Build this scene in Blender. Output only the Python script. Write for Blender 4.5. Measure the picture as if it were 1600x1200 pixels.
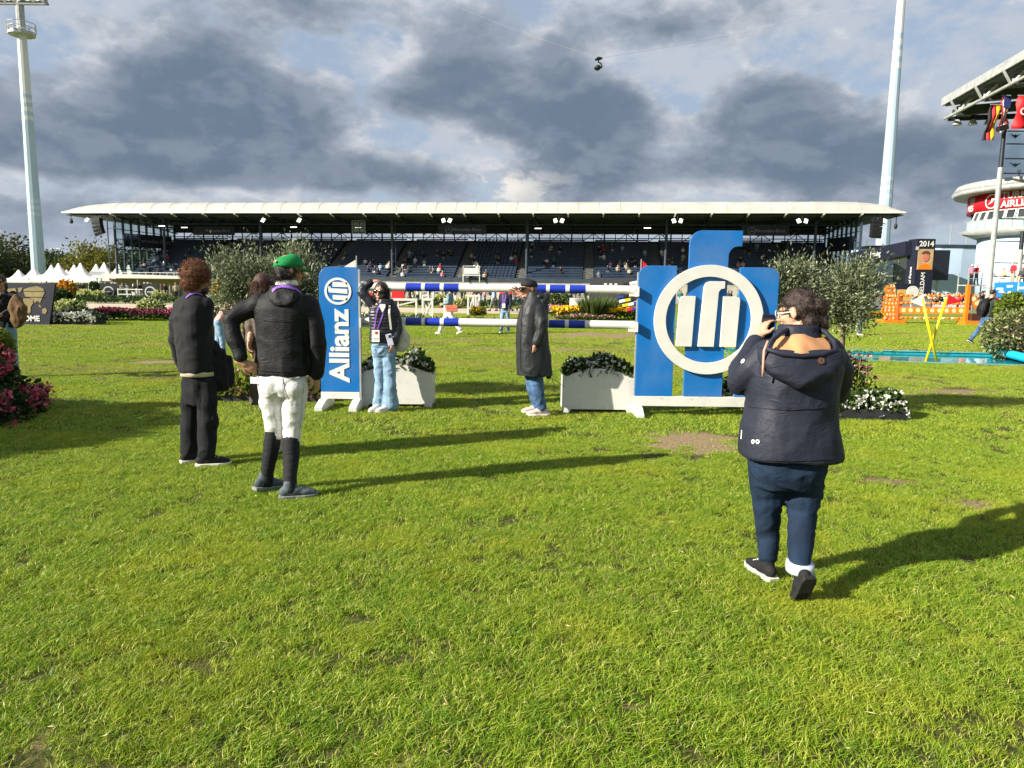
import bpy, bmesh, math, random
import numpy as np
from mathutils import Vector, Matrix, noise as mnoise

random.seed(7); rng = np.random.default_rng(7)
S = bpy.context.scene
for o in list(bpy.data.objects): bpy.data.objects.remove(o)

# ------------------------------------------------------------------ camera
CAM_H = 1.57; FPX = 1130.0; PITCH = math.radians(7.46); ROLL = math.radians(0.7)
COSP, SINP, COSR, SINR = math.cos(PITCH), math.sin(PITCH), math.cos(ROLL), math.sin(ROLL)
cam = bpy.data.objects.new('camera', bpy.data.cameras.new('camera'))
S.collection.objects.link(cam); S.camera = cam
cam.data.sensor_width = 36; cam.data.lens = 36 * FPX / 1600
cam.data.clip_start = 0.05; cam.data.clip_end = 5000
Rv = Vector((1, 0, 0)); Uv = Vector((0, SINP, COSP)); Fv = Vector((0, COSP, -SINP))
cx_ = COSR * Rv + SINR * Uv; cy_ = -SINR * Rv + COSR * Uv
m = Matrix((cx_, cy_, -Fv)).transposed().to_4x4(); m.translation = (0, 0, CAM_H)
cam.matrix_world = m
S.render.resolution_x, S.render.resolution_y = 1024, 768

def ray(px, py):
    u = (px - 800) / FPX; v = (600 - py) / FPX
    a = u * COSR - v * SINR; b = u * SINR + v * COSR
    return Vector((a, COSP + b * SINP, -SINP + b * COSP))
def G(px, py, z=0.0):            # where the sight line through a photo point meets height z
    d = ray(px, py); t = (z - CAM_H) / d.z
    return Vector((d.x * t, d.y * t, z))
def P(px, py, Y):                # the point on that sight line at distance Y
    d = ray(px, py); t = Y / d.y
    return Vector((d.x * t, Y, CAM_H + d.z * t))

# ------------------------------------------------------------------ sun, sky, exposure
SUN_EL = math.radians(27.5); SUN_AZ_SHADOW = math.radians(24.5)
sun_dir = Vector((-math.cos(SUN_AZ_SHADOW) * math.cos(SUN_EL), -math.sin(SUN_AZ_SHADOW) * math.cos(SUN_EL), math.sin(SUN_EL)))
sl = bpy.data.lights.new('sun', 'SUN'); sl.energy = 5.0; sl.angle = math.radians(0.53); sl.color = (1.0, 0.93, 0.80)
so = bpy.data.objects.new('sun', sl); S.collection.objects.link(so)
so.rotation_euler = sun_dir.to_track_quat('Z', 'Y').to_euler(); so.location = (-40, -30, 60)
S.view_settings.view_transform = 'Standard'; S.view_settings.look = 'None'
S.view_settings.gamma = 1.0; S.view_settings.use_curve_mapping = False
S.view_settings.exposure = 1.1

class NT:                        # short-hand for node graphs
    def __init__(s, tree): s.t = tree; s.n = tree.nodes; s.l = tree.links
    def node(s, typ, **kw):
        n = s.n.new(typ)
        for k, v in kw.items(): setattr(n, k, v)
        return n
    def put(s, v, sock):
        if hasattr(v, 'is_output'): s.l.new(v, sock)
        elif v is not None:
            if isinstance(v, (tuple, list)) and len(v) == 3 and sock.type == 'RGBA': v = (*v, 1)
            sock.default_value = v
    def math(s, op, a, b=None, c=None, clamp=False):
        n = s.node('ShaderNodeMath', operation=op, use_clamp=clamp)
        for i, v in enumerate((a, b, c)):
            if v is not None: s.put(v, n.inputs[i])
        return n.outputs[0]
    def vmath(s, op, a, b=None):
        n = s.node('ShaderNodeVectorMath', operation=op)
        s.put(a, n.inputs[0])
        if b is not None: s.put(b, n.inputs['Scale' if op == 'SCALE' else 1])
        return n.outputs['Value'] if op in ('DOT_PRODUCT', 'LENGTH', 'DISTANCE') else n.outputs[0]
    def noise(s, vec, scale, detail=4, rough=.55, dist=0.0, ntype='FBM'):
        n = s.node('ShaderNodeTexNoise', noise_dimensions='3D')
        if vec is not None: s.l.new(vec, n.inputs['Vector'])
        n.inputs['Scale'].default_value = scale; n.inputs['Detail'].default_value = detail
        n.inputs['Roughness'].default_value = rough; n.inputs['Distortion'].default_value = dist
        return n.outputs['Fac']
    def smooth(s, v, lo, hi, a=0.0, b=1.0):
        n = s.node('ShaderNodeMapRange', interpolation_type='SMOOTHSTEP')
        s.put(v, n.inputs[0]); s.put(lo, n.inputs[1]); s.put(hi, n.inputs[2]); s.put(a, n.inputs[3]); s.put(b, n.inputs[4])
        return n.outputs[0]
    def mix(s, f, a, b, blend='MIX'):
        n = s.node('ShaderNodeMix', data_type='RGBA', blend_type=blend)
        s.put(f, n.inputs[0]); s.put(a, n.inputs[6]); s.put(b, n.inputs[7])
        return n.outputs[2]
    def ramp(s, f, stops):
        n = s.node('ShaderNodeValToRGB'); r = n.color_ramp
        while len(r.elements) < len(stops): r.elements.new(.5)
        for e, (p_, c_) in zip(r.elements, stops): e.position = p_; e.color = (*c_, 1)
        s.put(f, n.inputs[0]); return n.outputs[0]

W = bpy.data.worlds.new('World'); S.world = W; W.use_nodes = True
w = NT(W.node_tree); w.n.clear()
sky = w.node('ShaderNodeTexSky', sky_type='NISHITA', sun_disc=False)
sky.sun_elevation = SUN_EL; sky.sun_rotation = math.atan2(sun_dir.x, sun_dir.y); sky.altitude = 200
sky.air_density = 1.0; sky.dust_density = 1.0
D = w.vmath('NORMALIZE', w.node('ShaderNodeTexCoord').outputs['Generated'])
sx = w.node('ShaderNodeSeparateXYZ'); w.l.new(D, sx.inputs[0])
X, Y, Z = sx.outputs
az = w.math('ARCTAN2', X, Y); el = w.math('ARCSINE', Z)
comb = w.node('ShaderNodeCombineXYZ'); w.l.new(X, comb.inputs[0]); w.l.new(Y, comb.inputs[1])
w.l.new(w.math('MULTIPLY', Z, 1.75), comb.inputs[2])
pv = w.vmath('ADD', comb.outputs[0], (3.1, 1.7, 0.4))
big = w.noise(pv, 3.4, 8, .55, .25)
warp = w.noise(pv, 7.0, 6, .6)
def billow(vec, sc):
    n1 = w.math('ABSOLUTE', w.math('MULTIPLY_ADD', w.noise(vec, sc, 5, .5), 2.0, -1.0)); return n1
puff = w.noise(w.vmath('ADD', pv, (7.3, 2.2, 5.1)), 11.0, 8, .62, .15)
bil = billow(w.vmath('ADD', pv, (2.3, 8.2, 1.1)), 12.0)
def angles(px, py):
    d = ray(px, py).normalized(); return math.atan2(d.x, d.y), math.asin(d.z)
blobs = [  # the main cloud masses of the day: photo x, y, half width, half height, weight
 (150, 225, 230, 60, .20), (400, 215, 140, 75, .22), (360, 110, 90, 40, .12), (40, 140, 120, 50, .08), (250, 150, 120, 40, .05),
 (780, 150, 150, 55, .20), (930, 185, 110, 50, .18), (640, 160, 70, 35, .10), (700, 35, 200, 32, .10), (540, 30, 160, 25, .05), (1065, 38, 150, 36, .18), (1230, 155, 110, 34, .17), (1110, 200, 60, 20, .08),
 (1220, 255, 260, 42, .20), (960, 258, 100, 26, .14), (1430, 245, 150, 45, .17), (1470, 98, 55, 26, .17), (590, 280, 130, 28, .14), (80, 60, 150, 40, .05), (1290, 250, 100, 40, .05),
 (570, 110, 45, 60, -.16), (460, 95, 50, 25, -.08), (130, 295, 260, 16, -.18), (1020, 100, 90, 28, -.14), (1060, 150, 40, 40, -.12), (770, 290, 70, 18, -.10), (640, 210, 70, 22, -.16), (770, 245, 70, 22, -.14), (860, 20, 30, 20, -.12),
 (1280, 70, 140, 50, -.14), (1540, 90, 70, 40, -.18), (1040, 232, 70, 16, -.12), (200, 85, 70, 18, -.06), (1380, 130, 60, 30, -.06), (60, 345, 240, 30, .06), (1480, 345, 140, 30, .10), (420, 300, 200, 10, -.05)]
den = w.math('MULTIPLY_ADD', w.math('SUBTRACT', warp, .5), .42, w.math('MULTIPLY_ADD', w.math('SUBTRACT', big, .5), .95, .455))
for bx, by, hw, hh, wt in blobs:
    a0, e0 = angles(bx, by); sa = hw / FPX; se = hh / FPX
    q = w.math('ADD', w.math('POWER', w.math('ABSOLUTE', w.math('DIVIDE', w.math('SUBTRACT', az, a0), sa)), 2),
               w.math('POWER', w.math('ABSOLUTE', w.math('DIVIDE', w.math('SUBTRACT', el, e0), se)), 2))
    den = w.math('MULTIPLY_ADD', w.math('EXPONENT', w.math('MULTIPLY', q, -.7)), wt * 1.12, den)
den2 = w.math('MULTIPLY_ADD', w.math('SUBTRACT', puff, .5), .16, w.math('MULTIPLY_ADD', w.math('SUBTRACT', bil, .25), .26, den))
pvo = w.vmath('ADD', pv, (-.018, -.008, .045))
lit = w.math('SUBTRACT', w.math('MULTIPLY_ADD', bil, .5, warp), w.math('MULTIPLY_ADD', billow(w.vmath('ADD', pvo, (2.3, 8.2, 1.1)), 12.0), .5, w.noise(pvo, 7.0, 6, .6)))
tone = w.smooth(w.math('MULTIPLY_ADD', w.math('SUBTRACT', puff, .5), .35, lit), -.10, .20)
cover = w.smooth(den2, .385, .50)
thick = w.smooth(den2, .42, .66)
skyc = w.mix(1.0, sky.outputs[0], (.085, .085, .085), 'MULTIPLY')
gap = w.mix(w.smooth(w.math('ADD', puff, w.math('MULTIPLY', warp, .5)), .60, .82), w.mix(.8, skyc, (.18, .22, .28)), (.25, .275, .315))
pale = w.mix(tone, (.185, .215, .258), (.35, .355, .375))
darkc = w.mix(tone, (.088, .114, .150), (.138, .166, .208))
darkc = w.mix(w.smooth(den2, .60, .78), darkc, w.mix(tone, (.076, .102, .138), (.112, .139, .178)))
col = w.mix(cover, gap, pale)
col = w.mix(thick, col, darkc)
# bright cumulus tops low over the roof
a0, e0 = angles(775, 292)
q = w.math('ADD', w.math('POWER', w.math('ABSOLUTE', w.math('DIVIDE', w.math('SUBTRACT', az, a0), .075)), 2),
           w.math('POWER', w.math('ABSOLUTE', w.math('DIVIDE', w.math('SUBTRACT', el, e0), .022)), 2))
cum = w.math('MULTIPLY', w.math('EXPONENT', w.math('MULTIPLY', q, -1.0)), w.smooth(w.math('MULTIPLY_ADD', bil, .5, puff), .52, .66))
col = w.mix(w.math('MULTIPLY', cum, .8), col, (.50, .47, .42))
hz = w.smooth(el, .0, .11, .75, 0.0)
col = w.mix(hz, col, (.21, .245, .30))
bg = w.node('ShaderNodeBackground'); w.l.new(col, bg.inputs[0]); bg.inputs[1].default_value = 1.0
wo = w.node('ShaderNodeOutputWorld'); w.l.new(bg.outputs[0], wo.inputs[0])
W.cycles.sampling_method = 'MANUAL'; W.cycles.sample_map_resolution = 512
S.cycles.use_denoising = True
S.cycles.max_bounces = 6; S.cycles.diffuse_bounces = 3; S.cycles.glossy_bounces = 3
S.cycles.transparent_max_bounces = 12; S.cycles.transmission_bounces = 4
S.cycles.caustics_reflective = False; S.cycles.caustics_refractive = False

# ------------------------------------------------------------------ materials
def mat(name, col, rough=.7, var=.10, scale=8, bump=0.0, bscale=60, metal=0.0, spec=.4, col2=None, detail=5, sheen=0.0, stretch=None):
    m = bpy.data.materials.new(name); m.use_nodes = True
    n = NT(m.node_tree); b = n.n['Principled BSDF']
    b.inputs['Roughness'].default_value = rough; b.inputs['Metallic'].default_value = metal
    b.inputs['Specular IOR Level'].default_value = spec
    if sheen: b.inputs['Sheen Weight'].default_value = sheen
    co = n.node('ShaderNodeTexCoord').outputs['Object']
    if stretch: co = n.vmath('MULTIPLY', co, stretch)
    f = n.noise(co, scale, detail, .6)
    c1 = tuple(max(0, c * (1 - var * 1.6)) for c in col)
    c2 = col2 or tuple(min(1, c * (1 + var * 1.6)) for c in col)
    n.l.new(n.mix(n.smooth(f, .32, .68), c1, c2), b.inputs['Base Color'])
    if bump:
        bp = n.node('ShaderNodeBump'); bp.inputs['Strength'].default_value = bump; bp.inputs['Distance'].default_value = .02
        n.l.new(n.noise(co, bscale, 4, .6), bp.inputs['Height']); n.l.new(bp.outputs[0], b.inputs['Normal'])
    return m

def dirty(m, k=.5):                             # mud splashes low down, scuffs and fine scratches
    n = NT(m.node_tree); b = n.n['Principled BSDF']; old = b.inputs['Base Color'].links[0].from_socket
    co = n.node('ShaderNodeTexCoord').outputs['Object']; sz = n.node('ShaderNodeSeparateXYZ'); n.l.new(co, sz.inputs[0])
    low = n.math('MAXIMUM', n.smooth(sz.outputs[2], .05, .75, 1.0, .12), .12)
    mud = n.math('MULTIPLY', n.smooth(n.noise(co, 16, 6, .7), .56, .72), low)
    scr = n.smooth(n.noise(n.vmath('MULTIPLY', co, (3, 3, 40)), 4, 3, .6), .66, .72, 0, .35)
    c = n.mix(n.math('MULTIPLY', mud, k), old, (.16, .115, .065)); c = n.mix(scr, c, (.42, .42, .40))
    n.l.new(n.mix(n.smooth(n.noise(co, 1.3, 4, .6), .40, .75, 0, .18), c, (.30, .29, .25)), b.inputs['Base Color'])
    return m

def leafmat(name, stops, trans=.25, rough=.5, patch=0.0):
    """leaves / petals / blades: hue varies from leaf to leaf"""
    m = bpy.data.materials.new(name); m.use_nodes = True
    n = NT(m.node_tree); b = n.n['Principled BSDF']
    g = n.node('ShaderNodeNewGeometry')
    f = g.outputs['Random Per Island']
    c = n.ramp(f, stops)
    if patch:
        nz = n.noise(g.outputs['Position'], .9, 5, .6); nz2 = n.noise(g.outputs['Position'], 5.5, 3, .6)
        c = n.mix(n.math('MULTIPLY', n.smooth(nz, .46, .66), patch), c, (.42, .45, .035))
        c = n.mix(n.math('MULTIPLY', n.smooth(nz2, .46, .68), patch * .6), c, (.10, .235, .014))
        sep = n.node('ShaderNodeSeparateXYZ'); n.l.new(g.outputs['Position'], sep.inputs[0])
        stk = n.noise(n.vmath('MULTIPLY', g.outputs['Position'], (.16, .42, 1)), 1.0, 6, .62)
        c = n.mix(n.math('MULTIPLY', n.smooth(stk, .46, .62), n.smooth(sep.outputs[1], 7, 15, .04, .50)), c, (.38, .33, .10))
    n.l.new(c, b.inputs['Base Color']); b.inputs['Roughness'].default_value = rough
    b.inputs['Specular IOR Level'].default_value = .25
    if trans:
        t = n.node('ShaderNodeBsdfTranslucent'); n.l.new(c, t.inputs[0])
        mx = n.node('ShaderNodeMixShader'); mx.inputs[0].default_value = trans
        n.l.new(b.outputs[0], mx.inputs[1]); n.l.new(t.outputs[0], mx.inputs[2])
        n.l.new(mx.outputs[0], n.n['Material Output'].inputs[0])
    return m

def emit(name, col, k):
    m = bpy.data.materials.new(name); m.use_nodes = True
    b = m.node_tree.nodes['Principled BSDF']
    b.inputs['Base Color'].default_value = (*col, 1); b.inputs['Emission Color'].default_value = (*col, 1)
    b.inputs['Emission Strength'].default_value = k
    return m

def glass(name, tint, fac=.12):
    m = bpy.data.materials.new(name); m.use_nodes = True
    n = NT(m.node_tree); n.n.remove(n.n['Principled BSDF'])
    t = n.node('ShaderNodeBsdfTransparent'); t.inputs[0].default_value = (*tint, 1)
    g = n.node('ShaderNodeBsdfGlossy'); g.inputs[0].default_value = (.8, .85, .9, 1); g.inputs['Roughness'].default_value = .03
    x = n.node('ShaderNodeMixShader'); x.inputs[0].default_value = fac
    n.l.new(t.outputs[0], x.inputs[1]); n.l.new(g.outputs[0], x.inputs[2]); n.l.new(x.outputs[0], n.n['Material Output'].inputs[0])
    return m

# ------------------------------------------------------------------ mesh helpers
def linkobj(name, me, parent=None, loc=None):
    o = bpy.data.objects.new(name, me); S.collection.objects.link(o)
    if parent: o.parent = parent
    if loc is not None: o.location = loc
    return o
def tag(o, label=None, cat=None, group=None, kind=None):
    if label: o['label'] = label
    if cat: o['category'] = cat
    if group: o['group'] = group
    if kind: o['kind'] = kind
    return o
def thing(name, label, cat, loc=(0, 0, 0), rz=0.0, group=None):
    o = bpy.data.objects.new(name, None); S.collection.objects.link(o)
    o.empty_display_size = .2; o.location = loc; o.rotation_euler = (0, 0, rz)
    return tag(o, label, cat, group)
def copy_tree(o, parent=None):
    c = o.copy(); S.collection.objects.link(c); c.parent = parent
    for k in [x for x in bpy.data.objects if x.parent == o]: copy_tree(k, c)
    return c

class MB:
    def __init__(s): s.v = []; s.f = []; s.mi = []; s.cur = 0
    def add(s, vs, fs):
        o = len(s.v); s.v += [tuple(v) for v in vs]
        for f in fs: s.f.append(tuple(i + o for i in f)); s.mi.append(s.cur)
        return s
    def box(s, c, d, rz=0.0, M=None):
        hx, hy, hz = d[0] / 2, d[1] / 2, d[2] / 2
        R = M or Matrix.Rotation(rz, 3, 'Z'); c = Vector(c)
        vs = [c + R @ Vector((x, y, z)) for x in (-hx, hx) for y in (-hy, hy) for z in (-hz, hz)]
        return s.add(vs, [(0, 1, 3, 2), (4, 6, 7, 5), (0, 4, 5, 1), (2, 3, 7, 6), (0, 2, 6, 4), (1, 5, 7, 3)])
    def bar(s, a, b, wd, ht=None, up=(0, 0, 1)):
        a, b = Vector(a), Vector(b); d = (b - a); L = d.length
        if L < 1e-6: return s
        d /= L; u = Vector(up); x = d.cross(u)
        if x.length < 1e-4: x = d.cross(Vector((0, 1, 0)))
        x.normalize(); u = x.cross(d); M = Matrix((x, d, u)).transposed()
        return s.box((a + b) / 2, (wd, L, ht or wd), M=M)
    def tube(s, pts, rad, n=8, caps=True, sc=None):
        pts = [Vector(p) for p in pts]
        if not isinstance(rad, (list, tuple)): rad = [rad] * len(pts)
        rings = []; N = len(pts); prev = None
        for i in range(N):
            d = (pts[min(i + 1, N - 1)] - pts[max(i - 1, 0)]).normalized()
            if prev is None:
                x = d.cross(Vector((0, 1, 0.01)));
                if x.length < .05: x = d.cross(Vector((1, 0, 0)))
            else: x = prev - d * prev.dot(d)
            x.normalize(); prev = x; y = d.cross(x)
            k = sc or (1, 1)
            rings.append([pts[i] + (x * math.cos(2 * math.pi * j / n) * k[0] + y * math.sin(2 * math.pi * j / n) * k[1]) * rad[i] for j in range(n)])
        vs = [v for r in rings for v in r]; fs = []
        for i in range(N - 1):
            for j in range(n):
                a = i * n + j; b = i * n + (j + 1) % n
                fs.append((a, b, b + n, a + n))
        if caps: fs.append(tuple(range(n - 1, -1, -1))); fs.append(tuple(range((N - 1) * n, N * n)))
        return s.add(vs, fs)
    def limb(s, pts, rad, n=12, sc=None):   # tube with rounded ends
        pts = [Vector(p) for p in pts]; rad = list(rad)
        d0 = (pts[0] - pts[1]).normalized(); d1 = (pts[-1] - pts[-2]).normalized()
        A = [pts[0] + d0 * rad[0] * k for k in (.95, .72, .4)]; RA = [rad[0] * k for k in (.25, .7, .92)]
        B = [pts[-1] + d1 * rad[-1] * k for k in (.4, .72, .95)]; RB = [rad[-1] * k for k in (.92, .7, .25)]
        return s.tube(A + pts + B, RA + rad + RB, n, True, sc)
    def ell(s, c, r, M=None, nu=14, nv=9):
        c = Vector(c); M = M or Matrix.Identity(3); vs = []; fs = []
        for i in range(1, nv):
            t = math.pi * i / nv
            for j in range(nu):
                p = 2 * math.pi * j / nu
                vs.append(c + M @ Vector((r[0] * math.sin(t) * math.cos(p), r[1] * math.sin(t) * math.sin(p), r[2] * math.cos(t))))
        for i in range(nv - 2):
            for j in range(nu):
                a = i * nu + j; b = i * nu + (j + 1) % nu
                fs.append((a, a + nu, b + nu, b))
        top = len(vs); vs.append(c + M @ Vector((0, 0, r[2]))); bot = top + 1; vs.append(c - M @ Vector((0, 0, r[2])))
        for j in range(nu):
            fs.append((top, j, (j + 1) % nu)); o = (nv - 2) * nu
            fs.append((bot, o + (j + 1) % nu, o + j))
        return s.add(vs, fs)
    def loft(s, rings, n=20, yaw=0.0, e=2.4):   # rings: (centre, half width, half depth[, yaw]) horizontal superellipses
        vs = []; fs = []
        for r in rings:
            c, hx, hy = Vector(r[0]), r[1], r[2]; a = r[3] if len(r) > 3 else yaw
            for j in range(n):
                t = 2 * math.pi * j / n; C, Q = math.cos(t), math.sin(t)
                x = hx * math.copysign(abs(C) ** (2 / e), C); y = hy * math.copysign(abs(Q) ** (2 / e), Q)
                vs.append(c + Vector((x * math.cos(a) - y * math.sin(a), x * math.sin(a) + y * math.cos(a), 0)))
        N = len(rings)
        for i in range(N - 1):
            for j in range(n):
                a = i * n + j; b = i * n + (j + 1) % n; fs.append((a, b, b + n, a + n))
        fs.append(tuple(range(n - 1, -1, -1))); fs.append(tuple(range((N - 1) * n, N * n)))
        return s.add(vs, fs)
    def prism(s, poly, t, M=None, o=(0, 0, 0)):   # poly in local x,z; thickness t along local y (front at y=0, back at y=t)
        M = M or Matrix.Identity(3); o = Vector(o); n = len(poly)
        vs = [o + M @ Vector((x, 0, z)) for x, z in poly] + [o + M @ Vector((x, t, z)) for x, z in poly]
        fs = [tuple(range(n)), tuple(range(2 * n - 1, n - 1, -1))]
        fs += [(i, i + n, (i + 1) % n + n, (i + 1) % n) for i in range(n)]
        return s.add(vs, fs)
    def ring(s, c, r0, r1, t, M=None, n=56):      # flat annulus, axis local y
        M = M or Matrix.Identity(3); c = Vector(c); vs = []; fs = []
        for y in (0, t):
            for r in (r0, r1):
                for j in range(n):
                    a = 2 * math.pi * j / n; vs.append(c + M @ Vector((r * math.cos(a), y, r * math.sin(a))))
        for j in range(n):
            k = (j + 1) % n
            fs += [(j, n + j, n + k, k), (2 * n + j, 2 * n + k, 3 * n + k, 3 * n + j), (j, k, 2 * n + k, 2 * n + j), (n + j, 3 * n + j, 3 * n + k, n + k)]
        return s.add(vs, fs)
    def mesh(s, name, mats=(), smooth=False, fix=True):
        me = bpy.data.meshes.new(name); me.from_pydata(s.v, [], s.f)
        for mm in (mats if isinstance(mats, (list, tuple)) else [mats]): me.materials.append(mm)
        if any(s.mi): me.polygons.foreach_set('material_index', s.mi)
        if fix:
            bm = bmesh.new(); bm.from_mesh(me); bmesh.ops.recalc_face_normals(bm, faces=bm.faces); bm.to_mesh(me); bm.free()
        if smooth: me.polygons.foreach_set('use_smooth', [True] * len(me.polygons))
        me.update(); return me
    def build(s, name, mats, parent=None, loc=None, smooth=False, bevel=0.0, kind=None, label=None):
        o = linkobj(name, s.mesh(name, mats, smooth), parent, loc)
        if bevel:
            b = o.modifiers.new('bevel', 'BEVEL'); b.width = bevel; b.segments = 2; b.limit_method = 'ANGLE'
        if kind: o['kind'] = kind
        if label: o['label'] = label
        return o

def evald(o):
    dg = bpy.context.evaluated_depsgraph_get(); dg.update()
    return bpy.data.meshes.new_from_object(o.evaluated_get(dg))

def blob(mb, name, mt, parent, vox=.012, it=4, wr=0.0, wf=(9, 9, 9), dec=1.0, seed=0.0, wr2=0.0, label=None, fold=None):
    """weld overlapping shapes into one continuous smooth surface; wr = depth of folds"""
    me = mb.mesh('tmp'); o = bpy.data.objects.new('tmp', me); S.collection.objects.link(o)
    r = o.modifiers.new('r', 'REMESH'); r.mode = 'VOXEL'; r.voxel_size = vox; r.use_smooth_shade = True
    if it:
        q = o.modifiers.new('s', 'SMOOTH'); q.iterations = it; q.factor = .5
    if dec < 1:
        q = o.modifiers.new('d', 'DECIMATE'); q.ratio = dec
    me2 = evald(o); bpy.data.objects.remove(o); bpy.data.meshes.remove(me)
    me2.name = name; me2.materials.clear(); me2.materials.append(mt)
    if wr or wr2:
        N = len(me2.vertices); co = np.empty(N * 3); no = np.empty(N * 3)
        me2.vertices.foreach_get('co', co); me2.vertex_normals.foreach_get('vector', no)
        co = co.reshape(-1, 3); no = no.reshape(-1, 3); dsp = np.empty(N)
        sv = Vector((seed * 3.7, seed * 1.3, seed))
        for i in range(N):
            c = Vector(co[i]); q = Vector((c.x * wf[0], c.y * wf[1], c.z * wf[2])) + sv
            q += mnoise.noise_vector(c * 5 + sv) * .55
            a = 1 - abs(mnoise.noise(q)) * 2.2
            d = wr * (a - .45)
            if wr2: d += wr2 * mnoise.noise(c * 42 + sv)
            dsp[i] = d
        co += no * dsp[:, None]
        me2.vertices.foreach_set('co', co.ravel())
    me2.polygons.foreach_set('use_smooth', [True] * len(me2.polygons)); me2.update()
    ob = linkobj(name, me2, parent)
    if label: ob['label'] = label
    return ob

from mathutils.bvhtree import BVHTree
def surf(ob, base, px, py, lift=.004):          # the point of a garment seen at a photo position, in the wearer's space
    bv = ob.get('_b') if False else BVHTree.FromPolygons([v.co for v in ob.data.vertices], [p_.vertices[:] for p_ in ob.data.polygons])
    hit, nrm, _, _ = bv.ray_cast(Vector((0, 0, CAM_H)) - base, ray(px, py))
    if hit is None: return None, None
    return hit + nrm * lift, nrm
def strap_on(mb, ob, base, pts, w_, t_=.003, n_=6):   # a ribbon laid on a garment through photo positions
    bv = BVHTree.FromPolygons([v.co for v in ob.data.vertices], [p_.vertices[:] for p_ in ob.data.polygons]); out = []
    for i in range(len(pts) - 1):
        for k in range(n_ + (i == len(pts) - 2)):
            u = k / n_; px = pts[i][0] * (1 - u) + pts[i + 1][0] * u; py = pts[i][1] * (1 - u) + pts[i + 1][1] * u
            hit, nrm, _, _ = bv.ray_cast(Vector((0, 0, CAM_H)) - base, ray(px, py))
            if hit is not None: out.append((hit + nrm * .004, nrm))
    vs = []
    for i, (p_, nn) in enumerate(out):
        d = (out[min(i + 1, len(out) - 1)][0] - out[max(i - 1, 0)][0]).normalized(); s_ = d.cross(nn).normalized() * w_ / 2
        vs += [p_ - s_, p_ + s_, p_ + s_ + nn * t_, p_ - s_ + nn * t_]
    N = len(out); fs = []
    for i in range(N - 1):
        for j in range(4): fs.append((4 * i + j, 4 * i + (j + 1) % 4, 4 * i + 4 + (j + 1) % 4, 4 * i + 4 + j))
    if N > 1: fs += [(0, 1, 2, 3), (4 * N - 4, 4 * N - 3, 4 * N - 2, 4 * N - 1)]
    return mb.add(vs, fs)

def text_mesh(s, size, ext=.004, off=0.0, align='CENTER', mt=None, shear=0.0, sx=1.0):
    cu = bpy.data.curves.new('t', 'FONT'); cu.body = s; cu.size = size; cu.extrude = ext; cu.offset = off
    cu.align_x = align; cu.align_y = 'CENTER'; cu.shear = shear; cu.resolution_u = 4
    o = bpy.data.objects.new('t', cu); S.collection.objects.link(o)
    me = evald(o); bpy.data.objects.remove(o); bpy.data.curves.remove(cu)
    me.materials.clear(); me.materials.append(mt)
    if sx != 1:
        for v in me.vertices: v.co.x *= sx
    return me
def put_text(s, size, loc, mt, parent, rz=0.0, spin=0.0, ext=.004, off=0.0, name='lettering', align='CENTER', sx=1.0, shear=0.0):
    """upright text facing -y (turned by rz), spun in its own plane"""
    o = linkobj(name, text_mesh(s, size, ext, off, align, mt, shear, sx), parent, loc)
    o.rotation_mode = 'QUATERNION'
    o.rotation_quaternion = (Matrix.Rotation(rz, 3, 'Z') @ Matrix.Rotation(math.pi / 2, 3, 'X') @ Matrix.Rotation(spin, 3, 'Z')).to_quaternion()
    return o

def leaves(name, C, Dv, L, Wd, mt, parent=None, curl=.25, kind='stuff', fold=True):
    """N small leaves as folded diamonds. C centres (N,3), Dv directions (N,3), L lengths (N,)"""
    N = len(C); C = np.asarray(C, float); Dv = np.asarray(Dv, float)
    Dv = Dv / (np.linalg.norm(Dv, axis=1)[:, None] + 1e-9)
    rv = rng.normal(size=(N, 3)); Sx = np.cross(Dv, rv); Sx /= np.linalg.norm(Sx, axis=1)[:, None] + 1e-9
    Nn = np.cross(Sx, Dv); L = np.asarray(L, float)[:, None] * np.ones((N, 1)); Wd = np.asarray(Wd, float).reshape(-1, 1) * np.ones((N, 1))
    base = C; tip = C + Dv * L + Nn * L * curl * .5
    mid = C + Dv * L * .5 + Nn * L * curl * .35
    l = mid + Sx * Wd * .5 + Nn * Wd * .12; r = mid - Sx * Wd * .5 + Nn * Wd * .12
    V = np.stack([base, l, tip, r], 1).reshape(-1, 3)
    me = bpy.data.meshes.new(name); me.vertices.add(4 * N); me.vertices.foreach_set('co', V.ravel())
    me.loops.add(4 * N); me.loops.foreach_set('vertex_index', np.arange(4 * N, dtype=np.int32))
    me.polygons.add(N); me.polygons.foreach_set('loop_start', np.arange(0, 4 * N, 4, dtype=np.int32))
    me.update(calc_edges=True); me.validate()
    me.materials.append(mt)
    if parent is False: return me
    o = linkobj(name, me, parent)
    if kind: o['kind'] = kind
    return o
def ball(n, r=1.0, shell=.35):
    d = rng.normal(size=(n, 3)); d /= np.linalg.norm(d, axis=1)[:, None]
    return d * (r * (1 - shell * rng.random(n) ** 1.5))[:, None], d
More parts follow.
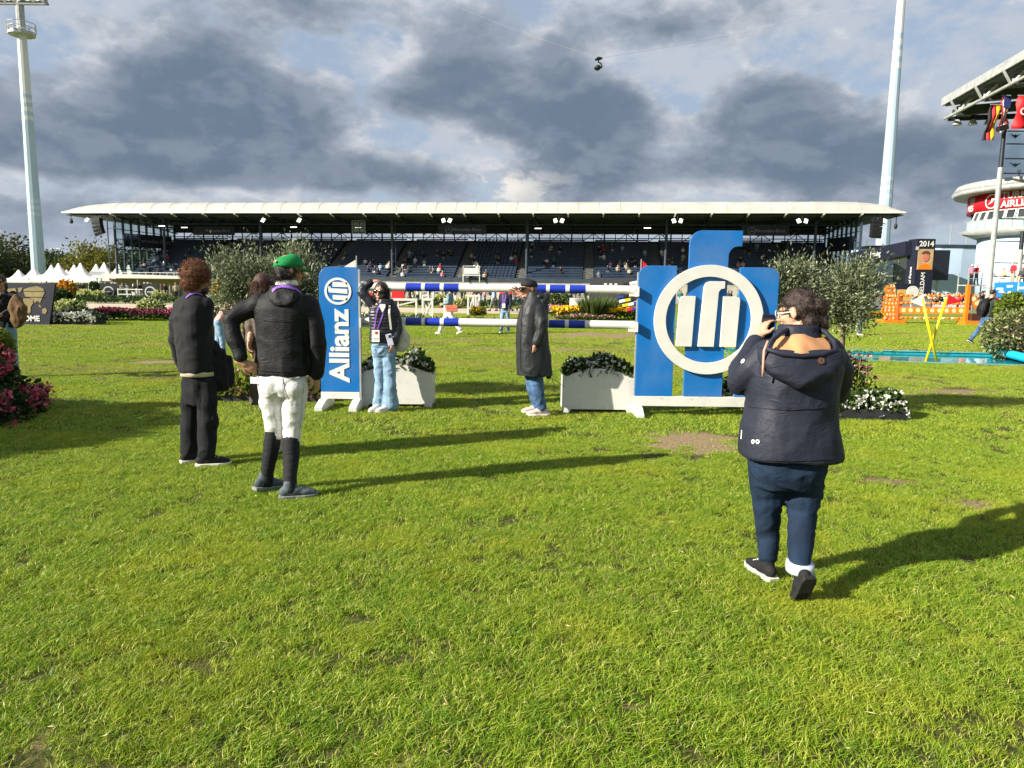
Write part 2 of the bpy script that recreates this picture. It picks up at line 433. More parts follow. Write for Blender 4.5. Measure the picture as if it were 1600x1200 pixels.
# ------------------------------------------------------------------ shared materials
M = {}
M['white'] = dirty(mat('white_paint', (.65, .64, .595), .45, .03, 3, .05, 90), .45)
M['blue'] = dirty(mat('blue_paint', (.003, .135, .43), .38, .04, 2.2, .04, 120), .22)
M['polewhite'] = mat('pole_white', (.68, .67, .62), .35, .03, 4)
M['poleblue'] = mat('pole_blue', (.012, .035, .36), .35, .05, 4)
M['steel'] = mat('dark_steel', (.012, .018, .026), .5, .15, 1.2)
M['steelblue'] = mat('blue_grey_steel', (.035, .05, .072), .5, .1, 1)
M['grey'] = mat('grey_metal', (.33, .34, .34), .45, .1, 2)
M['concrete'] = mat('concrete', (.11, .11, .105), .85, .15, 1.5, .2, 30)
M['concretedk'] = mat('dark_concrete', (.020, .022, .026), .85, .15, 1.5)
M['bench'] = mat('navy_seat', (.024, .044, .080), .45, .12, .6)
M['rooftop'] = mat('roof_sheet', (.43, .42, .38), .5, .07, .5, .1, 6)
M['soffit'] = mat('dark_soffit', (.045, .055, .065), .7, .2, .4)
M['navy'] = mat('navy_board', (.010, .012, .028), .55, .1, 2)
M['signdk'] = mat('dark_sign', (.008, .012, .022), .5, .1, 2)
M['signgrey'] = mat('sign_grey', (.16, .18, .20), .5, .05, 2)
M['textwhite'] = mat('white_print', (.70, .70, .68), .5, .02, 2)
M['textgrey'] = mat('grey_print', (.45, .45, .45), .5, .02, 2)
M['black'] = mat('black_plastic', (.012, .012, .013), .5, .1, 6)
M['boxblack'] = mat('black_planter', (.022, .022, .024), .6, .2, 6, .1, 40)
M['tent'] = mat('tent_canvas', (.78, .78, .76), .6, .03, 1)
M['sand'] = mat('sand', (.46, .37, .27), .9, .1, .8, .3, 12, col2=(.56, .46, .35))
M['lightblue'] = mat('pale_blue_paint', (.46, .59, .74), .6, .05, .25)
M['towerblue'] = mat('mast_blue', (.33, .43, .50), .5, .03, .2)
M['towerwhite'] = mat('mast_white', (.56, .57, .55), .5, .03, .2)
M['orange'] = mat('orange_paint', (.80, .19, .012), .45, .05, 3)
M['cream'] = mat('cream_paint', (.72, .62, .36), .5, .05, 3)
M['yellow'] = mat('yellow_paint', (.80, .56, .005), .4, .04, 3)
M['red'] = mat('red_cloth', (.56, .01, .015), .6, .06, 4)
M['maroon'] = mat('maroon_banner', (.20, .008, .035), .55, .08, 1)
M['bannerblue'] = mat('blue_banner', (.012, .18, .52), .5, .05, 1)
M['cyan'] = mat('cyan_vinyl', (.012, .46, .72), .35, .05, 3)
M['signred'] = mat('red_sign', (.52, .010, .020), .5, .05, 1)
M['lamp'] = emit('lamp_glow', (1.0, .97, .9), 1.5)
M['window'] = mat('window_dark', (.03, .035, .04), .12, .1, 1, spec=.8)
M['greenglass'] = mat('green_glass', (.33, .46, .45), .15, .05, 1, spec=.7)
M['bark'] = mat('bark', (.16, .115, .075), .9, .25, 14, .5, 40)
M['soil'] = mat('soil', (.045, .032, .022), .95, .2, 20, .5, 60)
M['gold'] = mat('gold_print', (.26, .20, .085), .55, .12, 3)
M['pane'] = glass('clear_glass', (.86, .92, .92), .10)
L_olive = leafmat('olive_leaves', [(0, (.058, .078, .036)), (.45, (.12, .15, .068)), (.75, (.22, .25, .14)), (1, (.40, .42, .29))], .24)
L_dark = leafmat('dark_leaves', [(0, (.012, .030, .008)), (.6, (.026, .058, .012)), (1, (.055, .10, .022))], .2)
L_mid = leafmat('green_leaves', [(0, (.025, .055, .010)), (.6, (.055, .10, .018)), (1, (.11, .17, .03))], .25)
L_lime = leafmat('lime_leaves', [(0, (.08, .13, .015)), (.6, (.17, .23, .03)), (1, (.30, .34, .06))], .3)
L_hedge = leafmat('variegated_leaves', [(0, (.030, .055, .012)), (.45, (.085, .12, .03)), (.72, (.23, .24, .09)), (1, (.46, .44, .22))], .2)
L_far = leafmat('far_leaves', [(0, (.022, .040, .015)), (.6, (.040, .062, .020)), (1, (.070, .092, .028))], .2)
L_far2 = leafmat('far_leaves_olive', [(0, (.035, .046, .016)), (.6, (.062, .072, .022)), (1, (.095, .10, .03))], .2)
L_autumn = leafmat('autumn_leaves', [(0, (.07, .08, .012)), (.6, (.15, .15, .02)), (1, (.26, .21, .03))], .25)
L_reed = leafmat('reed_leaves', [(0, (.04, .07, .015)), (1, (.12, .17, .05))], .25)
F_pink = leafmat('pink_petals', [(0, (.30, .022, .055)), (.5, (.55, .07, .14)), (1, (.72, .24, .30))], .25)
F_maroon = leafmat('maroon_petals', [(0, (.14, .010, .03)), (.6, (.30, .025, .09)), (1, (.42, .08, .17))], .2)
F_white = leafmat('white_petals', [(0, (.62, .62, .55)), (1, (.82, .82, .78))], .25)
F_lime = leafmat('hydrangea_petals', [(0, (.42, .46, .14)), (1, (.68, .68, .36))], .25)
F_yellow = leafmat('yellow_petals', [(0, (.70, .36, .004)), (.6, (.80, .50, .006)), (1, (.82, .60, .05))], .2)
F_rose = leafmat('rose_petals', [(0, (.30, .10, .10)), (.6, (.46, .22, .22)), (1, (.60, .38, .36))], .2)
F_lilac = leafmat('lilac_petals', [(0, (.36, .12, .26)), (1, (.62, .38, .50))], .2)
F_orange = leafmat('orange_petals', [(0, (.62, .16, .01)), (1, (.80, .42, .02))], .2)
F_seed = mat('dark_seed_head', (.06, .025, .02), .8, .2, 30)

# ------------------------------------------------------------------ bare ground, sand, pool
SPOTS = []      # worn turf: centre, half sizes, strength
for px, py, rx, ry, k in [(1078, 690, .62, .62, 1.0), (1180, 700, .40, .4, .6), (1400, 752, .55, .22, .45), (1545, 790, .55, .30, .5), (1340, 735, .35, .2, .4),
                          (255, 566, .9, .5, .65), (200, 590, 1.6, .7, .35), (60, 578, 2.0, .8, .3), (940, 524, 2.6, 2.2, .8), (760, 545, 3.0, 1.4, .45), (690, 533, 2.4, 1.8, .5), (860, 545, 2.5, 1.2, .5),
                          (1450, 612, 2.2, .55, .55), (1560, 628, 1.5, .4, .5), (470, 960, .12, .07, .42), (55, 1150, .22, .12, .45), (10, 1140, .2, .12, .4), (625, 1190, .20, .07, .48), (300, 1000, .25, .08, .3),
                          (620, 760, .5, .2, .25), (900, 870, .3, .12, .25), (1250, 1010, .2, .08, .3)]:
    g_ = G(px, py); SPOTS.append((g_.x, g_.y, rx, ry, k))
for k in range(5):                                           # hoof scrapes
    g_ = G(rng.uniform(60, 1560), rng.uniform(700, 1150)); SPOTS.append((g_.x, g_.y, rng.uniform(.05, .11), rng.uniform(.035, .07), rng.uniform(.38, .55)))
def bare(x, y):
    b = np.zeros_like(x)
    for X0, Y0, rx, ry, k in SPOTS:
        b = np.maximum(b, k * np.exp(-(((x - X0) / rx) ** 2 + ((y - Y0) / ry) ** 2) ** 1.5))
    return b

gm = bpy.data.materials.new('turf_ground'); gm.use_nodes = True
n = NT(gm.node_tree); b = n.n['Principled BSDF']; b.inputs['Roughness'].default_value = .95; b.inputs['Specular IOR Level'].default_value = .1
pos = n.node('ShaderNodeNewGeometry').outputs['Position']
s3 = n.node('ShaderNodeSeparateXYZ'); n.l.new(pos, s3.inputs[0]); GX, GY, _ = s3.outputs
acc = None
wob = n.math('MULTIPLY_ADD', n.noise(pos, 3.5, 5, .65), 1.6, .2)
for X0, Y0, rx, ry, k in SPOTS:
    q = n.math('ADD', n.math('POWER', n.math('ABSOLUTE', n.math('DIVIDE', n.math('SUBTRACT', GX, X0), rx)), 2),
               n.math('POWER', n.math('ABSOLUTE', n.math('DIVIDE', n.math('SUBTRACT', GY, Y0), ry)), 2))
    e_ = n.math('MULTIPLY', n.math('EXPONENT', n.math('MULTIPLY', n.math('POWER', q, 1.5), n.math('MULTIPLY', wob, -1))), k)
    acc = e_ if acc is None else n.math('MAXIMUM', acc, e_)
nz = n.noise(pos, .55, 6, .6); nzf = n.noise(pos, 28, 4, .7)
streak = n.noise(n.vmath('MULTIPLY', pos, (.10, .35, 1)), 1.0, 5, .6)
grass = n.mix(n.smooth(nz, .35, .65), (.15, .225, .022), (.225, .285, .034))
grass = n.mix(n.math('MULTIPLY', n.smooth(streak, .46, .64), .75), grass, (.28, .225, .085))
grass = n.mix(n.math('MULTIPLY', n.smooth(nzf, .42, .62), .45), grass, (.06, .10, .012))
soil = n.mix(n.smooth(nzf, .35, .65), (.17, .125, .065), (.33, .25, .14))
near = n.smooth(GY, 12, 40)
under = n.mix(near, n.mix(n.smooth(nzf, .38, .62), (.030, .045, .008), (.105, .095, .034)), grass)
n.l.new(n.mix(n.smooth(acc, .22, .6), under, soil), b.inputs['Base Color'])
bp = n.node('ShaderNodeBump'); bp.inputs['Strength'].default_value = .6; bp.inputs['Distance'].default_value = .03
n.l.new(n.noise(pos, 22, 5, .7), bp.inputs['Height']); n.l.new(bp.outputs[0], b.inputs['Normal'])

pool_near_l, pool_near_r = Vector((5.3, 17.55, 0)), Vector((17.0, 15.25, 0))
pool_far_l, pool_far_r = Vector((5.9, 20.85, 0)), Vector((17.7, 18.95, 0))
mb = MB(); Bq = 1500
mb.add([(-Bq, -200, 0), (Bq, -200, 0), (Bq, 2200, 0), (-Bq, 2200, 0), pool_near_l, pool_near_r, pool_far_r, pool_far_l],
       [(0, 1, 5, 4), (1, 2, 6, 5), (2, 3, 7, 6), (3, 0, 4, 7)])
ground = mb.build('ground', gm); tag(ground, kind='structure')

mb = MB(); lo = Vector((0, 0, -.35)); wl = Vector((0, 0, -.07))
Q = [pool_near_l, pool_near_r, pool_far_r, pool_far_l]
mb.add([q + Vector((0, 0, -.004)) for q in Q] + [q + lo for q in Q], [(0, 1, 5, 4), (1, 2, 6, 5), (2, 3, 7, 6), (3, 0, 4, 7), (4, 5, 6, 7)])
po = mb.build('pool_basin', mat('pool_liner', (.02, .30, .36), .5, .15, 1.5)); tag(po, kind='structure')
wm = bpy.data.materials.new('pool_water'); wm.use_nodes = True
n = NT(wm.node_tree); b = n.n['Principled BSDF']; b.inputs['Base Color'].default_value = (.012, .24, .28, 1)
b.inputs['Roughness'].default_value = .06; b.inputs['IOR'].default_value = 1.25
bp = n.node('ShaderNodeBump'); bp.inputs['Strength'].default_value = .05; bp.inputs['Distance'].default_value = .02
n.l.new(n.noise(n.node('ShaderNodeNewGeometry').outputs['Position'], 3.5, 3, .5), bp.inputs['Height']); n.l.new(bp.outputs[0], b.inputs['Normal'])
mb = MB(); mb.add([q + wl for q in Q], [(0, 1, 2, 3)]); tag(mb.build('water', wm), kind='structure')
mb = MB()
for a, c in ((Q[0], Q[1]), (Q[3], Q[2]), (Q[0], Q[3])): mb.bar(a + Vector((0, 0, .005)), c + Vector((0, 0, .005)), .07, .03)
tag(mb.build('pool_edge', mat('pool_edging', (.10, .34, .36), .5)), kind='structure')
r0, r1 = Vector((13.10, 19.75, .09)), Vector((12.05, 16.55, .09))
t = thing('pool_roller', 'rolled cyan pool cover lying along the right end of the water jump', 'pool cover', (r0 + r1) / 2)
mb = MB(); c_ = (r0 + r1) / 2; mb.limb([r0 - c_, (r0 - c_) * .5, (r1 - c_) * .5, r1 - c_], [.10, .105, .105, .10], 14); mb.build('roll', M['cyan'], t, smooth=True)
mb = MB(); mb.tube([(r0 - c_) * 1.02, (r0 - c_) * 1.06], [.05, .05], 10); mb.build('end_cap', M['white'], t)

mb = MB()
sandp = [G(-260, 489), G(60, 492), G(300, 495), G(520, 499), G(720, 502), G(860, 503), G(900, 494), G(990, 484.5), G(1000, 479), G(780, 482), G(600, 480), G(190, 472.7), G(-260, 467)]
mb.add([(p_.x, p_.y, .006) for p_ in sandp], [tuple(range(len(sandp)))])
tag(mb.build('sand_track', M['sand']), kind='structure')

# ------------------------------------------------------------------ turf: real blades in instanced patches
blade_m = leafmat('grass_blades', [(0, (.062, .155, .008)), (.40, (.19, .325, .014)), (.72, (.35, .455, .028)), (.92, (.54, .56, .10)), (1, (.66, .58, .24))], .36, .38, patch=.55)
gcol = bpy.data.collections.new('turf_patches')
def patch(size, nb, hgt, wid, lean, clumps):
    cl = (rng.random((clumps, 2)) - .5) * size
    base = cl[rng.integers(0, clumps, nb)] + rng.normal(size=(nb, 2)) * size / clumps ** .5 * .42
    ang = rng.random(nb) * 6.283; h = hgt * (.5 + .7 * rng.random(nb)); ln = lean * (.35 + .9 * rng.random(nb)) * h
    dx = np.cos(ang) * ln + .25 * h; dy = np.sin(ang) * ln + .12 * h; wa = rng.random(nb) * 6.283
    wx, wy = np.cos(wa) * wid / 2, np.sin(wa) * wid / 2
    z0 = np.zeros(nb) - .004
    def pt(k, zk, ws): return [np.stack([base[:, 0] + dx * k + s_ * wx * ws, base[:, 1] + dy * k + s_ * wy * ws, z0 + h * zk], 1) for s_ in (-1, 1)]
    a = pt(0, 0, 1); b_ = pt(.28, .52, .9); c = pt(.95, .86, .15)
    V = np.stack([a[0], a[1], b_[1], b_[0], c[1], c[0]], 1).reshape(-1, 3)
    i = np.arange(nb)[:, None] * 6
    F = np.concatenate([i + [0, 1, 2, 3], i + [3, 2, 4, 5]], 1).reshape(-1).astype(np.int32)
    me = bpy.data.meshes.new('turf_patch'); me.vertices.add(6 * nb); me.vertices.foreach_set('co', V.ravel())
    me.loops.add(len(F)); me.loops.foreach_set('vertex_index', F)
    me.polygons.add(2 * nb); me.polygons.foreach_set('loop_start', np.arange(0, 8 * nb, 4, dtype=np.int32))
    me.polygons.foreach_set('use_smooth', [True] * (2 * nb))
    me.update(calc_edges=True); me.materials.append(blade_m)
    o = bpy.data.objects.new('turf_patch', me); return o
def lawn(name, y0, y1, step, size, nb, hgt, wid, lean, clumps, nvar=4, over=1.04):
    col_ = bpy.data.collections.new(name + '_patches')
    for k in range(nvar): col_.objects.link(patch(size, nb, hgt, wid, lean, clumps))
    ys = np.arange(y0, y1, step); pts = []
    for yy in ys:
        hw = yy * .735 * over + 4.0
        xs = np.arange(-hw, hw, step)
        pts.append(np.stack([xs + (rng.random(len(xs)) - .5) * step, yy + (rng.random(len(xs)) - .5) * step], 1))
    p_ = np.concatenate(pts)
    bb = bare(p_[:, 0], p_[:, 1]) * (.75 + .5 * rng.random(len(p_)))
    # keep grass off the pool and the beds of the setting
    x, y = p_[:, 0], p_[:, 1]
    fr = (x - 5.3) / 11.7; keep = ~((x > 5.15) & (y > 17.45 - fr * 2.3) & (y < 20.95 - fr * 1.95))
    keep &= ((x + 7.0) ** 2 + (y - 8.2) ** 2 > 1.0)
    keep &= rng.random(len(p_)) > np.clip((bb - .25) * 1.9, 0, .97)
    p_ = p_[keep]; bb = bb[keep]; N = len(p_)
    lump = np.array([mnoise.fractal(Vector((a_ * .8, c_ * .8, 3.3)), 1, 2, 4) for a_, c_ in p_])
    scl = (1 - .55 * np.clip(bb, 0, 1)) * (.85 + .3 * rng.random(N)) * np.clip(1 + .28 * lump, .6, 1.4)
    me = bpy.data.meshes.new(name); me.vertices.add(N)
    me.vertices.foreach_set('co', np.concatenate([p_, np.zeros((N, 1))], 1).ravel())
    for nm, tp, d_ in (('turn', 'FLOAT', (rng.normal(size=N) * .9 + .2).astype(np.float32)), ('size', 'FLOAT', scl.astype(np.float32)), ('pick', 'INT', rng.integers(0, nvar, N).astype(np.int32))):
        me.attributes.new(nm, tp, 'POINT').data.foreach_set('value', d_)
    o = linkobj(name, me); tag(o, 'short uneven lawn grass covering the arena', 'grass', kind='stuff')
    ng = bpy.data.node_groups.new(name, 'GeometryNodeTree')
    ng.interface.new_socket('Geometry', in_out='INPUT', socket_type='NodeSocketGeometry')
    ng.interface.new_socket('Geometry', in_out='OUTPUT', socket_type='NodeSocketGeometry')
    A = lambda t_: ng.nodes.new(t_)
    gi, go = A('NodeGroupInput'), A('NodeGroupOutput'); ip = A('GeometryNodeInstanceOnPoints'); ci = A('GeometryNodeCollectionInfo')
    ci.inputs[0].default_value = col_; ci.inputs['Separate Children'].default_value = True; ci.inputs['Reset Children'].default_value = True
    def attr(nm, dt):
        a_ = A('GeometryNodeInputNamedAttribute'); a_.data_type = dt; a_.inputs[0].default_value = nm; return a_.outputs[0]
    cb = A('ShaderNodeCombineXYZ'); ng.links.new(attr('turn', 'FLOAT'), cb.inputs[2])
    ng.links.new(gi.outputs[0], ip.inputs['Points']); ng.links.new(ci.outputs[0], ip.inputs['Instance'])
    ip.inputs['Pick Instance'].default_value = True
    ng.links.new(attr('pick', 'INT'), ip.inputs['Instance Index']); ng.links.new(cb.outputs[0], ip.inputs['Rotation'])
    ng.links.new(attr('size', 'FLOAT'), ip.inputs['Scale']); ng.links.new(ip.outputs[0], go.inputs[0])
    mo = o.modifiers.new('turf', 'NODES'); mo.node_group = ng
    return o
lawn('lawn_grass', 1.7, 7.5, .185, .31, 900, .034, .0032, 1.15, 34, 6)
lawn('lawn_grass', 7.5, 17.5, .34, .50, 900, .036, .0050, 1.1, 40, 5)
lawn('lawn_grass', 17.5, 46, .85, 1.2, 1300, .042, .012, 1.0, 50, 4, 1.08)

nc = 1500; yy = 1.9 + 8.5 * rng.random(nc) ** 1.3; xx = (rng.random(nc) * 2 - 1) * (yy * .75 + .3)
cl_ = leaves('grass_clippings', np.stack([xx, yy, .022 + .012 * rng.random(nc)], 1), np.stack([rng.normal(size=nc), rng.normal(size=nc), .25 * rng.normal(size=nc)], 1), .022 + .025 * rng.random(nc), np.full(nc, .0035), leafmat('dry_clippings', [(0, (.30, .22, .09)), (.7, (.52, .43, .20)), (1, (.62, .52, .30))], .1))
tag(cl_, 'dry straw coloured clippings lying on the lawn', 'clippings')
# ------------------------------------------------------------------ the long grandstand
A0, A1 = G(95, 331, 11.5), G(1417, 331, 11.5)
ex = (A1 - A0); ex.z = 0; LEN = ex.length; ex.normalize(); ey = Vector((-ex.y, ex.x, 0)); ANG = math.atan2(ex.y, ex.x)
O2 = Vector((A0.x, A0.y, 0))
def sl_x(px, yl):                       # position along the stand seen at photo column px on the vertical plane yl behind the eave
    d = ray(px, 400); n0 = ey; t = ((O2 + ey * yl) - Vector((0, 0, CAM_H))).dot(n0) / d.dot(n0)
    return (Vector((0, 0, CAM_H)) + d * t - O2).dot(ex)
def S2W(x, y, z): return O2 + ex * x + ey * y + Vector((0, 0, z))
stand = thing('grandstand', 'long grandstand of dark blue seat rows under a cream curved roof behind the sand track', 'grandstand', O2, ANG)
XL = sl_x(186, 1.5); XR = sl_x(1340, 1.5); DEP = 15.5
# roof: curved leading edge, falling to the tips
mb = MB(); NX = 60; prof = [(0, 0), (.02, .10), (.25, .55), (.7, 1.0), (1.4, 1.32), (2.4, 1.5), (6, 1.55), (18, 1.35)]
def kfall(x):
    u = min(x / 9.0, (LEN - x) / 7.5, 1.0); return max(.06, math.sqrt(max(0, 1 - (1 - max(u, 0)) ** 2.2)))
rows = []
for i in range(NX + 1):
    u = i / NX; x = LEN * (u if .12 < u < .88 else u)
    k = kfall(x); rows.append([(x, y, 11.5 + z * k) for y, z in prof] + [(x, 18, 11.22 + 0 * k), (x, .35, 11.34), (x, 0, 11.38)])
K = len(rows[0]); vs = [v for r in rows for v in r]; fs = []
for i in range(NX):
    for j in range(K): fs.append((i * K + j, (i + 1) * K + j, (i + 1) * K + (j + 1) % K, i * K + (j + 1) % K))
fs += [tuple(range(K)), tuple(range(NX * K + K - 1, NX * K - 1, -1))]
mb.add(vs, fs); mb.build('roof', M['rooftop'], stand, smooth=False)
mb = MB()
for k in range(1, 42):
    x = LEN * k / 42; kk = kfall(x)
    mb.tube([(x, y - .012, 11.5 + z * kk + .012) for y, z in prof[1:]], .018, 5)
mb.build('roof_seam', mat('roof_seams', (.42, .41, .37), .6), stand, kind='stuff')
mb = MB(); mb.box((LEN / 2, -.12, 11.40), (LEN - .4, .22, .16)); mb.build('gutter', M['white'], stand)
mb = MB(); mb.box((LEN / 2, 9.3, 11.16), (XR - XL + 12, 17.2, .06)); mb.build('soffit', M['soffit'], stand)
# girders, purlins and back truss under the roof
gird = MB()
GX_ = [XL + .4 + k * (XR - XL - .8) / 22 for k in range(23)]
for k, x in enumerate(GX_):
    o = MB(); o.box((0, 8.6, 10.95), (.16, 15.6, .14)); zb = lambda y: 10.55 - .9 * max(0, (y - 3) / 13)
    o.bar((0, 1.0, 10.9), (0, 15.6, zb(15.6)), .14)
    for j in range(8):
        y0 = 1.5 + j * 1.8; o.bar((0, y0, 10.9), (0, y0 + .9, zb(y0 + .9)), .07); o.bar((0, y0 + 1.8, 10.9), (0, y0 + .9, zb(y0 + .9)), .07)
    if k == 0: gme = o.mesh('roof_girder', M['steel'])
    g_ = linkobj('roof_girder', gme, stand, (x, 0, 0))
    sp_ = MB().bar((0, -.5, 11.2), (0, .7, 10.95), .16, .10)
    if k == 0: sme = sp_.mesh('eave_bracket', M['white'])
    if k % 1 == 0: linkobj('eave_bracket', sme, stand, (x, 0, 0))
mb = MB()
for y in (2.5, 5, 7.5, 10, 12.5): mb.box(((XL + XR) / 2, y, 10.86), (XR - XL, .10, .12))
for y in (4, 8.5, 12): mb.box(((XL + XR) / 2, y, 10.3 - .02 * y), (XR - XL, .14, .14))
mb.build('purlin', M['steel'], stand, kind='stuff')
zb0, zb1 = 8.75, 9.95
mb = MB(); mb.box(((XL + XR) / 2, DEP + .1, 10.6), (XR - XL, .2, 1.25)); mb.build('back_fascia', M['steel'], stand)
mb = MB()
for z in (zb0, 9.25, zb1 - .05): mb.box(((XL + XR) / 2, DEP, z), (XR - XL, .16, .12))
xk = XL; i = 0
while xk < XR:
    mb.box((xk, DEP, 9.3), (.22 if i % 3 == 0 else .12, .14, 1.3))
    if i % 3 == 2: mb.bar((xk - 1.6, DEP + .05, zb0), (xk, DEP + .05, zb1), .10); mb.bar((xk + 1.6, DEP + .05, zb0), (xk, DEP + .05, zb1), .10)
    xk += 1.62; i += 1
mb.build('back_truss', M['steel'], stand, kind='stuff')
# stepped terrace, aisles, benches
NR = 17; Z0 = 2.55; RISE = .355; RUN = .70; Y0 = 2.7
aisles = [sl_x(p_, 5.5) for p_ in (318, 418, 518, 619, 722, 816, 920, 1027, 1130, 1235)]
mb = MB()
for r in range(NR):
    z = Z0 + r * RISE; mb.box(((XL + XR) / 2, Y0 + r * RUN + .36, z / 2), (XR - XL - .5, RUN, z))
mb.box(((XL + XR) / 2, DEP - .35, 4.25), (XR - XL, .3, 8.9))
mb.build('terrace', M['concretedk'], stand)
astep = MB()
for r in range(NR * 2):
    z = Z0 + r * RISE / 2 + .02; astep.box((0, Y0 + r * RUN / 2 + .1, z - .1), (1.35, RUN / 2, .26))
ame = astep.mesh('aisle_stair', M['concrete'])
for x in aisles: linkobj('aisle_stair', ame, stand, (x, 0, .012))
edges = [XL + .6] + aisles + [XR - .6]
for i in range(len(edges) - 1):
    xa = edges[i] + (.75 if i else 0); xb = edges[i + 1] - (.75 if i < len(edges) - 2 else 0)
    if xb - xa < 1: continue
    o = MB(); wdt = xb - xa
    nseat = max(2, int(wdt / .52))
    single = i in (5,)
    for k in range(nseat if single else 1):
        ww = .46 if single else wdt; xc = xa + (wdt * (k + .5) / nseat if single else wdt / 2)
        o.box((xc, .22, .42), (ww, .36, .05)); o.bar((xc - ww / 2, .38, .60), (xc + ww / 2, .38, .66), .05, .20)
    for k in range(int(wdt / 1.5) + 1): o.box((min(xb - .1, xa + .1 + k * 1.5), .25, .2), (.08, .10, .40))
    bme = o.mesh('bench_row', M['bench'])
    for r in range(NR): linkobj('bench_row', bme, stand, (0, Y0 + r * RUN, Z0 + r * RISE + .008))
# podium wall, parapet and white railing before the seats
mb = MB(); mb.box(((XL + XR) / 2, 1.85, 1.22), (XR - XL - .4, 1.6, 2.44)); mb.build('podium', mat('podium_wall', (.36, .34, .30), .8, .1, .6), stand)
mb = MB(); xa = XL - 1; xb = sl_x(560, 1)
mb.box(((xa + xb) / 2, 1.0, 3.28), (xb - xa, .07, .07)); mb.box(((xa + xb) / 2, 1.0, 2.48), (xb - xa, .07, .06))
x = xa
while x < xb: mb.box((x, 1.0, 2.86), (.06, .06, .84)); x += 1.05
mb.build('railing', M['white'], stand, kind='stuff')
mb = MB(); mb.box(((xb + XR) / 2, 1.0, 3.02), (XR - xb, .06, .06)); mb.box(((xb + XR) / 2, 1.0, 2.74), (XR - xb, .04, .5)); mb.build('parapet', M['steelblue'], stand)
# columns
colme = MB().tube([(0, 0, 0), (0, 0, 11.0)], .19, 10).mesh('column', M['steelblue'])
for p_ in (258, 408, 613, 823, 1040, 1272): linkobj('column', colme, stand, (sl_x(p_, 4.2), 4.2, .02))
lad = MB()
for k in range(7): lad.box((.3, 0, 4.2 + k * 1.0), (.5, .05, .05))
lad.box((.55, 0, 7), (.05, .05, 7)); lad.build('ladder', M['steelblue'], stand, (sl_x(613, 4.2), 4.0, 0), kind='stuff')
# glazed gable ends
for side, xg in ((0, XL), (1, XR)):
    nb_ = 8
    post = MB().box((0, 0, 5.6), (.22, .28, 11.2)).mesh('gable_post', M['steelblue'])
    for k in range(nb_ + 1): linkobj('gable_post', post, stand, (xg, .9 + k * (DEP - 1.0) / nb_, .02))
    if True:
        rl = MB().box((0, DEP / 2 + .4, 0), (.10, DEP - 1.2, .10)).mesh('gable_rail', M['steelblue'])
        for z in (2.3, 3.7, 5.1, 6.5, 7.9, 9.3, 10.5): linkobj('gable_rail', rl, stand, (xg, 0, z))
        gl = MB().box((0, 0, 0), (.03, (DEP - 1) / nb_ - .30, 8.6)).mesh('pane', M['pane'])
        for k in range(nb_): linkobj('pane', gl, stand, (xg + .05, .9 + (k + .5) * (DEP - 1) / nb_, 6.5))
fr = MB()
for z in (2.3, 4.6, 7.0, 9.3, 11.0): fr.box((XL - .1, .45, z), (1.3, .08, .08))
fr.box((XL - .75, .45, 5.6), (.10, .10, 11.2)); fr.build('corner_frame', M['steelblue'], stand)

def hanging(name, label, cat, px, yl, z, group=None):
    x = sl_x(px, yl); return thing(name, label, cat, S2W(x, yl, z), ANG, group)
def star(mb, c, r):                                       # three-pointed star in a ring
    mb.ring(c, r * .86, r, .03)
    for a in (90, 210, 330):
        a = math.radians(a); d = Vector((math.cos(a), 0, math.sin(a))); q = Vector((-d.z, 0, d.x))
        c_ = Vector(c); mb.add([c_ + q * r * .13, c_ + d * r * .9, c_ - q * r * .13], [(0, 1, 2)])
for px, yl, z, wdt, lab in ((722, 4, 9.55, 6.6, 'dark hanging sign with star emblem and grey lettering, middle of the grandstand'),
                            (1193, 4, 9.50, 6.0, 'dark hanging sign with star emblem above the right part of the grandstand seats'),
                            (336, 8, 9.6, 6.4, 'dark hanging sign with faint lettering near the left end of the grandstand')):
    t = hanging('hanging_sign', lab, 'sign', px, yl, z, 'dark signs hanging under the grandstand roof')
    MB().box((0, 0, 0), (wdt, .15, 1.25)).build('board', M['signdk'], t)
    sg = MB(); star(sg, (-wdt * .28, -.12, 0), .50)
    if px != 336: sg.build('star_emblem', M['signgrey'], t)
    put_text('Mercedes-Benz', .62, (wdt * .10, -.10, 0), M['signgrey'], t, off=.004)
    MB().bar((-wdt * .4, 0, .6), (-wdt * .4, 0, 1.5), .05).bar((wdt * .4, 0, .6), (wdt * .4, 0, 1.5), .05).build('hanger', M['steel'], t)
t = thing('hanging_sign', 'dark sign board with star emblem inside the glazed left end of the grandstand', 'sign', S2W(XL + .5, 7.6, 8.0), ANG + math.radians(64), 'dark signs hanging under the grandstand roof')
MB().box((0, 0, 0), (7.6, .15, 1.9)).build('board', M['signdk'], t)
sg = MB(); star(sg, (-2.4, -.12, 0), .72); sg.build('star_emblem', M['signgrey'], t)
put_text('Mercedes-Benz', .85, (.9, -.10, 0), M['signgrey'], t, off=.004)
t = thing('hanging_sign', 'blank dark sign board inside the right gable of the grandstand', 'sign', S2W(XR - .6, 6.6, 8.0), ANG - math.radians(70), 'dark signs hanging under the grandstand roof')
MB().box((0, 0, 0), (5.2, .15, 1.8)).build('board', M['signdk'], t)
